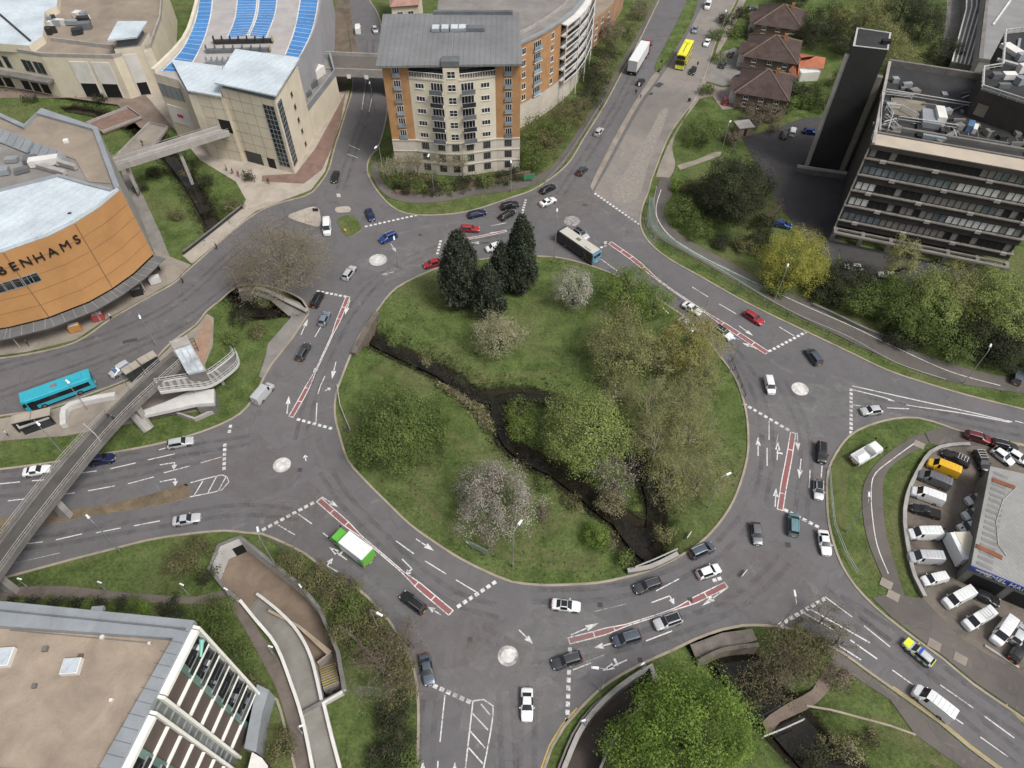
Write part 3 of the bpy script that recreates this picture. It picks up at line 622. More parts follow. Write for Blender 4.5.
# ------------------------------------------------------------------ flats at the top, brick and cream with a metal roof
M_jul = glass('balcony_glass', (.2, .235, .26), .15)
def flats():
    A = P(383, 77, 22.6); B = P(520.5, 75, 22.6); A.z = B.z = 0
    t = (B-A).normalized(); n = Vector((t.y, -t.x, 0)); L = (B-A).length
    th = thing('apartment_block', 'nine storey cream and orange brick flats under a big grey metal roof', 'apartment block', (A.x, A.y, 0))
    us = [0, .185*L, .335*L, .44*L, .555*L, .665*L, .815*L, L]; bow = [0, .15, 1.1, 1.75, 1.75, 1.1, .15, 0]
    F = [A+t*u+n*b for u, b in zip(us, bow)]
    back = [B-n*17, A-n*17]
    fl = 2.8; zb = 8.2
    body(th, F+back, 0, zb, M_cream2, M_greyroof, 'base_storeys')
    ins = [p-n*.12 for p in F]
    mb = MB()
    for i in range(7):
        m = M_obrick if i in (0, 6) else M_cream
        q = [ins[i], ins[i+1], ins[i+1]-n*6, ins[i]-n*6]; mb.prism(q, zb, 25.1 if i in (0, 3, 6) else 22.3, m)
    mb.prism([ins[0]-n*5.9, ins[7]-n*5.9]+back, zb, 25.1, M_obrick); mb.build('wall', th)
    mb = MB()                                                     # white corner of the brick piers and floor bands
    for z in (2.8, 5.5, 8.15):
        for i in range(7): mb.on(F[i], F[i+1], 0, wlen(F[i], F[i+1]), z, z+.22, -.1, .16, M_cream2)
    mb.build('string_course', th)
    for i in range(7):
        a, b = ins[i], ins[i+1]; w = wlen(a, b)
        for k in range(6):
            z = zb+fl*(k+.52)
            if i in (0, 6):
                window(th, a, b, w*.52, z+.05, 1.5, 2.0, bars=2)
                mb = MB(); mb.on(a, b, w*.52-.8, w*.52+.8, z-.95, z-.1, .3, .34, M_jul)
                mb.on(a, b, w*.52-.9, w*.52+.9, z-1.05, z-.95, -.02, .38, M_steel); mb.build('juliet_balcony', th)
            elif k == 5 and i != 3: continue
            elif i in (1, 5): window(th, a, b, w*.5, z, 1.9, 1.15, bars=2)
            elif i == 3: window(th, a, b, w*.5, z, 1.7, 1.5, bars=1, rows=2)
            else:
                f = window(th, a, b, w*.5, z, w*.86, 2.0, bars=3, sill=False)
                mb = MB(); mb.on(a, b, .15, w-.15, z-1.22, z-1.08, -.02, 1.25, M_cream2); mb.on(a, b, .15, w-.15, z-1.07, z-.1, 1.16, 1.22, M_glass if k % 2 else M_zincd)
                mb.on(a, b, .12, w-.12, z-.1, z-.02, 1.13, 1.25, M_steel); mb.build('balcony', th)
        for k in range(3):
            if i in (0,): continue
            wn = MB(); wn.on(F[i], F[i+1], w*.5-.8, w*.5+.8, .9+k*2.7, 2.5+k*2.7, -.02, .05, M_glass if k else M_black)
            for q in range(5): wn.on(F[i], F[i+1], w*.5-.8+q*.38, w*.5-.72+q*.38, .9+k*2.7, 2.5+k*2.7, .04, .09, M_conc_d)
            wn.build('grille_window', th)
    # top terrace rail and set-back glazing
    for i in (1, 2, 4, 5):
        mb = MB(); w = wlen(ins[i], ins[i+1]); mb.on(ins[i], ins[i+1], 0, w, 22.3, 22.62, -.3, .15, M_cream2)
        k = 0
        while k < w: mb.on(ins[i], ins[i+1], k, k+.09, 22.62, 23.7, -.1, -.02, M_conc_w); k += .55
        mb.on(ins[i], ins[i+1], 0, w, 23.7, 23.8, -.14, .02, M_conc_w)
        mb.build('terrace_rail', th); gl = MB(); gl.on(ins[i], ins[i+1], .1, w-.1, 22.4, 24.7, -2.3, -2.2, M_glass); gl.build('set_back_glazing', th)
    # roof, rising to the back
    mseam = seam_mat('seamed_roof', (.2, .2, .205), 0, 1.1, .78)
    o = .9; r = [A-t*o+n*1.5, B+t*.35+n*1.5, B+t*.35-n*18, A-t*o-n*18]
    mb = MB(); z0, z1 = 25.2, 27.0
    mb.box8([(r[0].x, r[0].y, z0), (r[1].x, r[1].y, z0), (r[2].x, r[2].y, z1), (r[3].x, r[3].y, z1), (r[0].x, r[0].y, z0+.45), (r[1].x, r[1].y, z0+.45), (r[2].x, r[2].y, z1+.45), (r[3].x, r[3].y, z1+.45)], mseam)
    rf = mb.build('roof', th)
    def rz_(d): return z0+.45+(z1-z0)*(d+1.5)/19.5
    for u in (.38, .45, .52, .58):
        c = A+t*L*u-n*11.5; mb = MB(); mb.box((c.x, c.y, rz_(11.5)+.3), (1.7, 2.2, .6), M_zinc); mb.box((c.x, c.y, rz_(11.5)+.64), (1.4, 1.9, .08), M_white_roof); mb.build('skylight', rf)
    c = A+t*L*.67-n*11.2; mb = MB(); mb.box((c.x, c.y, rz_(11.2)+.35), (4.2, 1.6, .7), M_zincd); mb.build('roof_box', rf)
    c = A+t*L*.497+n*.6; mb = MB(); mb.box((c.x, c.y, z0+.75), (3.6, 2.4, 1.1), M_zincd); mb.build('roof_hatch', rf)
    mb = MB(); s0 = A+t*L*.5-n*1; s1 = A+t*L*.51-n*10; mb.tube([(s0.x, s0.y, rz_(1)+.03), (s1.x, s1.y, rz_(10)+.03)], .07, M_steel); mb.build('cable', rf)
    mb = MB(); c = A+t*L*.66-n*17.6; mb.box((c.x, c.y, 27.7), (17, .9, .7), M_zincd); mb.build('ridge_box', rf)
    # curved wing to the right
    W = cr([P(x, y, 20.5) for x, y in ((518,46),(531,40),(545,33),(562,22),(575,12),(584,1),(590,-12),(592,-30))], 4.2)
    W = [V2(p) for p in W]; bk = [W[-1]+Vector((-26, 6, 0)), A-n*17+Vector((9, 26, 0)), A-n*16.8+t*9, B-n*16.8]
    wg = thing('curved_apartment_wing', 'curved orange brick flats with rounded white balconies beside the road', 'apartment block', (W[0].x, W[0].y, 0))
    body(wg, W+bk, 0, 6.2, M_cream2, M_greyroof, 'base_storeys')
    inn = [p+(Vector((-.12, .12, 0))) for p in W]
    body(wg, inn+bk, 6.2, 20.5, M_obrick, M_greyroof, 'wall')
    mb = MB(); mb.strip(W, .9, 20.45, 20.95, M_zinc, off=.3); mb.build('roof_edge', wg)
    mb = MB(); mb.strip([p+Vector((-2.6, 2.6, 0)) for p in W], .3, 20.45, 21.2, M_conc, off=0); mb.build('parapet', wg)
    N = len(W); cut = min(range(N), key=lambda i: (W[i]-V2(P(560, 23, 20.5))).length)
    for i in range(N-1):
        a, b = inn[i], inn[i+1]; w = wlen(a, b)
        for k in range(5):
            z = 6.2+2.75*(k+.5)
            if i < cut:
                if i % 2 == 0: window(wg, a, b, w*.5, z, 1.3, 1.5, bars=1)
                else:
                    window(wg, a, b, w*.5, z, 2.6, 1.9, bars=3, sill=False)
                    m2 = MB(); m2.on(a, b, w*.5-1.4, w*.5+1.4, z-1.0, z, .5, .54, M_jul); m2.on(a, b, w*.5-1.4, w*.5+1.4, z-1.12, z-1.0, -.02, .6, M_conc_w); m2.build('balcony', wg)
            else:
                m2 = MB(); m2.on(a, b, .05, w-.05, z-1.2, z+1.1, -.02, .04, M_glass); m2.on(a, b, w*.45, w*.6, z-1.2, z+1.1, .03, .12, M_obrick); m2.build('balcony_glazing', wg)
    for k in range(6):
        m2 = MB(); m2.strip(W[cut:], 2.0, 6.2+2.75*k-.12, 6.2+2.75*k+.12, M_conc_w, off=-.6); m2.build('balcony_slab', wg)
        if k < 5:
            m2 = MB(); m2.strip(W[cut:], .06, 6.2+2.75*k+1.05, 6.2+2.75*k+1.15, M_steel, off=-1.5)
            m2.strip(W[cut:], .04, 6.2+2.75*k+.15, 6.2+2.75*k+1.0, M_glass, off=-1.5); m2.build('balcony_rail', wg)
    for i in range(cut, N):
        m2 = MB(); tt = (W[min(i+1, N-1)]-W[max(i-1, 0)]).normalized(); c = W[i]+Vector((tt.y, -tt.x, 0))*1.45; m2.tube([(c.x, c.y, .3), (c.x, c.y, 20.2)], .13, M_conc_w); m2.build('balcony_post', wg)
flats()

# ------------------------------------------------------------------ orange department store on the left
def store():
    arc = cr([P(x, y, 20) for x, y in ((119,186),(96,205),(72,220),(46,233),(0,249),(-45,259),(-100,266))], 5)
    arc = [V2(p) for p in arc][::-1]                               # now left to right as seen
    right = V2(P(97, 127, 20)); bk = [right, V2(P(41, 108, 20)), V2(P(24, 124, 20)), V2(P(0, 113, 20)), V2(P(-90, 92, 20)), V2(P(-170, 110, 20)), V2(P(-170, 258, 20))]
    C = arc[-1]
    th = thing('department_store', 'orange curved department store with black lettering and white roof', 'department store', (C.x, C.y, 0))
    poly = arc+bk
    inn = [p+Vector((-2.2, 1.6, 0)) for p in arc]
    body(th, inn+[right+Vector((-.5, -.3, 0))]+bk[1:], 0, 4.4, M_conc_d, M_greyroof, 'ground_storey')
    mb = MB(); mb.prism(poly, 4.4, 19.2, M_orange, M_greyroof, bottom=True); mb.build('wall', th)
    # side wall in cream, a hair proud
    mb = MB(); mb.on(arc[-1], right, .05, wlen(arc[-1], right)-.05, .1, 19.2, -.05, .02, M_conc); mb.build('side_wall', th)
    mb = MB()
    for i in range(len(arc)-1):
        w = wlen(arc[i], arc[i+1])
        for z in (7.3, 10.2, 13.2, 16.2): mb.on(arc[i], arc[i+1], 0, w, z, z+.07, -.01, .025, M_joint)
        if i % 2 == 0: mb.on(arc[i], arc[i+1], 0, .16, 4.45, 19.15, -.01, .03, M_joint)
    mb.build('panel_joint', th)
    # roofs: white membrane in front, grey behind, both inside the parapet
    wr = [V2(P(x, y, 19.6)) for x, y in ((-165,240),(-20,198),(0,192),(59,177),(86,185),(112,191.5))]
    mb = MB(); mb.prism([p+Vector((-.15, .25, 0)) for p in arc]+[wr[5], wr[4], wr[3], wr[2], wr[1], wr[0]], 19.15, 19.75, M_white_roof); mb.build('white_roof', th)
    mb = MB(); mb.strip(wr[2:], .6, 19.1, 20.1, M_zinc); mb.build('roof_kerb', th)
    edge = [arc[-1]]+bk[:5]
    mb = MB(); mb.strip(edge, .9, 19.1, 20.0, M_zinc, off=.4); mb.build('parapet', th)
    br = [V2(P(x, y, 19.3)) for x, y in ((-60,100),(0,118),(24,128),(42,113),(94,130),(112,184),(88,182),(76,160),(0,133),(-60,118))]
    mb = MB(); mb.prism(br, 19.15, 19.4, M_brownroof_); mb.build('felt_roof', th)
    # row of tilted skylights and the plant court
    sk = [V2(P(x, y, 20)) for x, y in ((-20,122),(0,131),(38,146),(72,160))]
    for i in range(3):
        w = wlen(sk[i], sk[i+1]); k = 0
        while k+2.0 < w:
            mb = MB(); a = off2(sk[i], sk[i+1], k+.1, 0); b = off2(sk[i], sk[i+1], k+1.9, 0); c = off2(sk[i], sk[i+1], k+1.9, 2.2); d = off2(sk[i], sk[i+1], k+.1, 2.2)
            mb.box8([(a.x, a.y, 19.4), (b.x, b.y, 19.4), (c.x, c.y, 19.4), (d.x, d.y, 19.4), (a.x, a.y, 20.9), (b.x, b.y, 20.9), (c.x, c.y, 19.6), (d.x, d.y, 19.6)], M_zinc)
            mb.build('skylight', th); k += 2.05
    for x, y, w, d, h, m, a in ((45,163,5,1.6,1.3,M_conc_w,.25),(52,170,6.5,.9,.8,M_conc,-.4),(68,166,4,.8,.9,M_conc,-.4),(30,160,2,2,.8,M_zincd,.2),(12,160,2.2,1.3,.7,M_zinc,.1),(22,171,2.4,1,.8,M_zincd,.5),(5,172,1.6,1.6,1,M_zinc,.3),(66,141,.9,.9,.5,M_conc_w,.3),(44,206,1.3,.9,.3,M_zincd,.2),(70,214,.6,.5,.4,M_dark,0),(97,191,2.6,.9,.25,M_conc_w,.5),(96,196,2.6,.2,.25,M_zinc,.5)):
        c = P(x, y, 19.6); mb = MB(); mb.box((c.x, c.y, 19.15+.25+h/2), (w, d, h), m, a); mb.build('roof_plant', th)
    # lettering, one letter per facet position
    def spot(px, py):
        for i in range(len(arc)-1):
            u, z = uv(px, py, arc[i], arc[i+1])
            if -.01 <= u <= wlen(arc[i], arc[i+1])+.01: return arc[i], arc[i+1], u, z
        return None
    for ch, x, y in zip('DEBENHAMS', (-25.5, -12, 1.5, 13.5, 26, 39, 52, 65, 76.5), (279, 274.5, 270.5, 266.5, 262, 257.5, 252, 246, 239.5)):
        s_ = spot(x, y)
        if not s_: continue
        a, b, u, z = s_; p = off2(a, b, u, .14); t_ = (b-a).normalized()
        text(th, ch, (p.x, p.y, z), Vector((t_.y, -t_.x, 0)), (0, 0, 1), 2.35, M_black, depth=.22)
    # ribbon window
    for x in (2, 11, 20, 29, 36):
        s_ = spot(x-2, 289-(x)*.30)
        if s_:
            a, b, u, z = s_; window(th, a, b, u, z, 1.75, 1.9, frame=M_zinc, bars=0, sill=False)
    # glass canopy on posts above the pavement
    mb = MB(); mb.strip(arc, 2.6, 4.1, 4.22, M_zincd, off=-1.5); cn = mb.build('canopy', th)
    mb = MB()
    for i in range(len(arc)-1):
        w = wlen(arc[i], arc[i+1]); k = .2
        while k < w: mb.on(arc[i], arc[i+1], k, k+.1, 4.22, 4.28, .2, 2.8, M_zinc); k += 1.9
    mb.build('rib', cn)
    for i in range(1, len(arc), 2):
        a, b = arc[max(0, i-1)], arc[i]; p = off2(a, b, wlen(a, b), 1.0); mb = MB(); mb.tube([(p.x, p.y, 0), (p.x, p.y, 4.1)], .14, M_conc); mb.build('post', th)
    mb = MB()
    for i in range(len(inn)-1): mb.on(inn[i], inn[i+1], .2, wlen(inn[i], inn[i+1])-.2, .4, 3.6, -.02, .06, M_glass)
    mb.build('shop_window', th)
store()

# ------------------------------------------------------------------ cream shopping centre with blue roof lanes
def centre():
    Z = 19.3
    A = V2(P(218, 81, Z)); C = V2(P(273, 94, Z)); Bk = V2(P(296, 59, Z)); D = V2(P(237, 50, Z))
    th = thing('shopping_centre', 'cream shopping centre with blue striped roof deck and white corner roofs', 'shopping centre', (C.x, C.y, 0))
    Zd = 15.5
    left = [V2(P(x, y, Zd)) for x, y in ((153,73),(183,42),(194,14),(198,-8),(198,-40))]
    right = [V2(P(x, y, Zd)) for x, y in ((325,-40),(323,-6),(317,26),(306,52),(297,66))]
    L2 = V2(P(178, 80, Zd)); L3 = V2(P(188, 94, Zd)); 
    deck = cr(left, 4)+cr(right, 4)+[C+Vector((-2, 3, 0)), L3, L2]
    mb = MB(); mb.prism(deck, 0, Zd, M_cream, mat('deck_grey', (.36, .34, .33), .85, .15, .2, 3)); mb.build('wall', th)
    # lilac curved side wall, proud of the cream
    rw = cr(right, 4)[::-1]
    mb = MB()
    for i in range(len(rw)-1): mb.on(rw[i], rw[i+1], 0, wlen(rw[i], rw[i+1]), .2, Zd+.9, -.06, .06, M_lilac)
    mb.build('curved_cladding', th)
    mb = MB(); mb.strip(cr(left, 4), .8, Zd-.01, Zd+1.0, M_cream, off=-.3); mb.build('parapet', th)
    M_blue = mat('blue_deck', (.055, .2, .46), .6, .2, .15, 2); 
    def blue(l, r, name='blue_bay'):
        l = cr([P(x, y, Zd) for x, y in l], 2); r = cr([P(x, y, Zd) for x, y in r], 2); n = 40
        def samp(L, k): f = k/n*(len(L)-1); i = min(int(f), len(L)-2); return L[i].lerp(L[i+1], f-i)
        l = [samp(l, k) for k in range(n+1)]; r = [samp(r, k) for k in range(n+1)]
        m2 = MB(); vs = []
        for a, b in zip(l, r): vs += [(a.x, a.y, Zd+.03), (b.x, b.y, Zd+.03)]
        m2.mesh(vs, [(2*i+1, 2*i, 2*i+2, 2*i+3) if ((r[0]-l[0]).cross(l[1]-l[0])).z < 0 else (2*i, 2*i+1, 2*i+3, 2*i+2) for i in range(n)], M_blue); o = m2.build(name, th)
        m2 = MB()
        for k in range(0, n+1, 2): m2.ribbon([l[k], r[k]], .14, Zd+.045, M_line)
        m2.ribbon(l, .3, Zd+.05, M_line); m2.ribbon(r, .3, Zd+.055, M_line); m2.build('bay_line', o)
    blue([(162,71),(183,48),(196,18),(200,-10)], [(187,73),(203,42),(211,14),(213,-10)])
    blue([(227,38),(235,18),(238,-10)], [(247,36),(255,16),(258,-10)])
    blue([(249,36),(257,16),(260,-10)], [(266,38),(275,14),(278,-10)])
    blue([(284,58),(295,28),(302,-10)], [(298,60),(313,28),(320,-10)])
    # corner block and the lower white roof beside it
    M_fz = M_zinc
    mb = MB(); mb.prism([A, C, Bk, D], 0, Z-1.6, M_cream); mb.prism([A+Vector((.4, .4, 0)), C+Vector((-.3, .4, 0)), Bk+Vector((-.3, -.3, 0)), D], Z-1.61, Z-.3, M_zincd); mb.build('corner_tower', th)
    e = [A+Vector((-.6, -.7, 0)), C+Vector((.7, -.7, 0)), Bk+Vector((.7, .5, 0)), D+Vector((-.5, .5, 0))]
    mb = MB(); mb.prism(e, Z-.29, Z+.05, M_white_roof, bottom=True); mb.build('white_roof', th)
    Zl = 16.6; lo = [V2(P(x, y, Zl)) for x, y in ((172,60),(189,89),(221,95),(222,66))]
    mb = MB(); mb.prism(lo, 0, Zl-.3, M_cream); mb.build('lower_block', th)
    mb = MB(); mb.prism([lo[0]+Vector((-.3, .3, 0)), lo[1]+Vector((-.2, -.5, 0)), lo[2]+Vector((.2, -.5, 0)), lo[3]], Zl-.29, Zl, M_white_roof); mb.build('white_roof', th)
    mb = MB(); mb.on(lo[0], lo[1], .1, wlen(lo[0], lo[1])-.05, .1, Zl-.31, -.05, .06, M_lilac); mb.build('side_cladding', th)
    # cream panel joints on the front wall
    mb = MB()
    for a, b, zt in ((A, C, Z-1.7), (lo[1], lo[2], Zl-.4)):
        w = wlen(a, b); k = 1.6
        while k < w: mb.on(a, b, k, k+.07, .3, zt, -.01, .025, M_jointc); k += 2.9
        z = 2.6
        while z < zt: mb.on(a, b, 0, w, z, z+.07, -.01, .027, M_jointc); z += 2.6
    mb.build('panel_joint', th)
    # tall dark corner windows with their grids
    w = wlen(A, C)
    for a, b, u0, u1, z0, z1 in ((A, C, w-3.6, w-.7, 1.5, Z-3.0), (C, Bk, .6, 3.0, 1.5, Z-2.6)):
        m2 = MB(); m2.on(a, b, u0, u1, z0, z1, -.02, .05, M_glass); o = m2.build('corner_window', th)
        m2 = MB(); k = u0
        while k <= u1+.01: m2.on(a, b, k-.05, k+.05, z0, z1, .04, .1, M_zinc); k += (u1-u0)/3
        z = z0
        while z <= z1: m2.on(a, b, u0, u1, z-.05, z+.05, .04, .095, M_zinc); z += 1.15
        m2.build('glazing_bar', o)
    for x, y in ((291.5,94.5),(295,107),(298.5,120),(302,131),(305.5,144)):
        u, z = uv(x, y, C, Bk); window(th, C, Bk, u, z, 1.1, 1.2, frame=M_jointc, gl=M_black, bars=0)
    # signboard with its red emblem and the grey louvre above, on the left front
    a, b = deck[0], L2; w = wlen(a, b)
    a, b = left[0], L2
    u0, z0 = uv(166, 89, a, b); m2 = MB(); m2.on(a, b, .4, w-.3, 10.2, 13.4, -.02, .08, M_zinc); 
    for k in range(5): m2.on(a, b, .4+(w-.8)*k/4, .5+(w-.8)*k/4, 10.2, 13.4, .06, .12, M_zincd)
    m2.build('louvre', th)
    m2 = MB(); m2.on(a, b, .5, w-.3, 3.6, 8.2, -.02, .1, M_conc_w); sg = m2.build('signboard', th)
    p = off2(a, b, w*.5, .12); t_ = (b-a).normalized(); M_logo = mat('sign_red', (.5, .02, .08), .5, .05)
    m2 = MB()
    for k in (-.45, .45):
        q = [off2(a, b, w*.5+k+.5*math.cos(i*.5236), .13) for i in range(12)]
        m2.mesh([(q[i].x, q[i].y, 5.9+.5*math.sin(i*.5236)) for i in range(12)], [tuple(range(12))], M_logo)
    m2.on(a, b, w*.5-.5, w*.5+.5, 5.6, 6.2, .1, .122, M_logo); m2.build('emblem', sg)
    # annex with roof plant on the right, doors at the foot
    gb = V2(P(341, 102, 0)); an = [Bk+Vector((.1, -.1, 0)), gb, gb+Vector((-2.5, 9, 0)), gb+Vector((-8, 8, 0)), Bk+Vector((-4, 2, 0))]
    mb = MB(); mb.prism(an, 0, 7.0, M_cream, M_greyroof); mb.build('annex', th); parapet(th, an, 7.0, 1.5, .35, M_zinc)
    am, aw = (an[0]+an[4])/2, (an[1]+an[3])/2
    for f_, ww, d, h, m, r_ in ((.8,3.6,2.0,2.0,M_conc_w,1.1),(.52,2.6,1.8,1.4,M_zincd,1.1),(.3,1.8,1.4,1.2,M_zincd,1.1)):
        c = am.lerp(aw, f_); m2 = MB(); m2.box((c.x, c.y, 7.0+h/2), (ww, d, h), m, r_); m2.build('roof_plant', th)
    mb = MB(); u, z = uv(216, 123, A, C); 
    a, b = lo[1], lo[2]; u, z = uv(217, 124, a, b); mb.on(a, b, wlen(a, b)-3.0, wlen(a, b)-.05, z-1.6, z+1.4, -.02, .05, M_black); mb.build('bridge_opening', th)
    mb = MB(); mb.on(A, C, w*.15, w*.15+4.5, .1, 3.0, -.02, .06, M_glass); mb.on(A, C, w*.15+6, w*.15+8, .1, 2.6, -.02, .06, M_black); mb.build('entrance', th)
    # machinery frames on the deck behind the white roof
    for x, y, ww, m in ((243,40,14,M_dark),(238,49,15,M_zincd),(226,61,9,M_zinc)):
        c = P(x, y, Zd+.8); m2 = MB(); m2.box((c.x, c.y, Zd+.5), (ww, .8, .9), m, .05)
        for k in range(8): m2.box((c.x-ww/2+ww*k/7, c.y, Zd+1.1), (.12, 1.0, 1.2), M_yellow if k == 7 else m, .05)
        m2.build('deck_barrier', th)
centre()

# ------------------------------------------------------------------ older cream parade at the top left, with a white capped turret
def parade():
    Z = 11.5
    F = [V2(P(x, y, Z)) for x, y in ((-60,38),(0,46),(40,53),(112,55))]; T = V2(P(112, 55, Z))
    bk = [V2(P(x, y, Z)) for x, y in ((150,44),(160,16),(163,-20),(-80,-30))]
    th = thing('shopping_parade', 'long cream two storey parade with white panels and brown felt roof', 'shopping parade', (T.x, T.y, 0))
    mb = MB(); mb.prism(F+bk, 0, Z-.8, M_cream, M_brownroof_); mb.build('wall', th); parapet(th, F+bk, Z-.8, .8, .4, M_conc)
    for i, us in ((1, (6, 9.6, 13.2, 16.8)), (0, (2, 6, 10, 14, 18))):
        for k in us:
            if k+1.5 < wlen(F[i], F[i+1])+2: window(th, F[i], F[i+1], k, 7.3, 3.1, 3.2, frame=M_zinc, bars=1, sill=False)
    a, b = F[2], F[3]
    for px in (86, 107):
        u, z = uv(px, 78, a, b); m2 = MB(); m2.on(a, b, u-2.3, u+2.3, .3, 9.6, -.02, .14, M_conc_w); o = m2.build('white_panel', th)
        m2 = MB(); m2.on(a, b, u-2.0, u+2.0, .4, 4.0, .1, .18, M_black); m2.build('shop_window', o)
    m2 = MB()
    for i in (0, 1): m2.on(F[i], F[i+1], 0, wlen(F[i], F[i+1]), 4.3, 4.9, -.02, 2.2, M_conc_d)
    m2.build('canopy', th)
    m2 = MB()
    for i in (0, 1):
        k = .5
        while k+2.4 < wlen(F[i], F[i+1]): m2.on(F[i], F[i+1], k, k+2.4, .3, 3.8, -.02, .05, M_black); k += 3.1
    m2.build('shop_window', th)
    q = [V2(P(x, y, 13)) for x, y in ((113,47),(139,44),(148,30),(122,30))]
    mb = MB(); mb.prism(q, 0, 12.4, M_cream, M_greyroof); mb.build('turret', th)
    ins = [sum(q, Vector())/4+(p-sum(q, Vector())/4)*.75 for p in q]; mb = MB(); mb.prism(ins, 12.38, 14.6, M_zincd); mb.build('turret_glazing', th)
    ins = [sum(q, Vector())/4+(p-sum(q, Vector())/4)*1.12 for p in q]; mb = MB(); mb.prism(ins, 14.62, 15.0, M_white_roof, bottom=True); mb.build('turret_roof', th)
    a, b = q[0], q[1]; w = wlen(a, b); m2 = MB(); m2.on(a, b, w*.25, w*.75, .3, 10.8, -.02, .12, M_conc_w); o = m2.build('white_panel', th); m2 = MB(); m2.on(a, b, w*.3, w*.7, .4, 3.6, .1, .16, M_black); m2.build('shop_door', o)
    m2 = MB(); m2.on(q[1], q[2], 1, 4, 1, 10.5, -.02, .1, M_conc_w); m2.build('white_panel', th)
    wr = [V2(P(x, y, 13)) for x, y in ((-80,36),(28,44),(42,34),(44,10),(56,4),(58,-25),(-80,-25))]
    mb = MB(); mb.prism(wr, Z-.9, 12.6, M_cream, M_white_roof); mb.build('white_roof', th)
    m2 = MB(); s0 = P(0, 14, 13); s1 = P(30, 40, 13); m2.tube([(s0.x, s0.y, 12.9), (s1.x, s1.y, 12.9)], .25, M_dark); m2.build('pipe', th)
    rnd = random.Random(3)
    for k in range(16):
        x, y = rnd.uniform(46, 88), rnd.uniform(6, 32); c = P(x, y, 12); m2 = MB(); m2.box((c.x, c.y, Z-.8+.8), (rnd.uniform(1, 3.2), rnd.uniform(.8, 2), rnd.uniform(.8, 1.8)), rnd.choice([M_zinc, M_zincd, M_conc_w, M_dark]), rnd.uniform(-.3, .4)); m2.build('roof_plant', th)
    c = [V2(P(x, y, 12)) for x, y in ((46,44),(112,52),(112,44),(50,36))]
    m2 = MB(); m2.strip([c[3], c[2]], .3, Z-.8, Z+.2, M_conc); m2.build('roof_screen', th)
    m2 = MB(); m2.strip(cr([P(x, y, 12) for x, y in ((118,30),(122,14),(124,-10))], 3), .5, Z-.8, Z+.4, M_zinc); m2.build('duct', th)
parade()

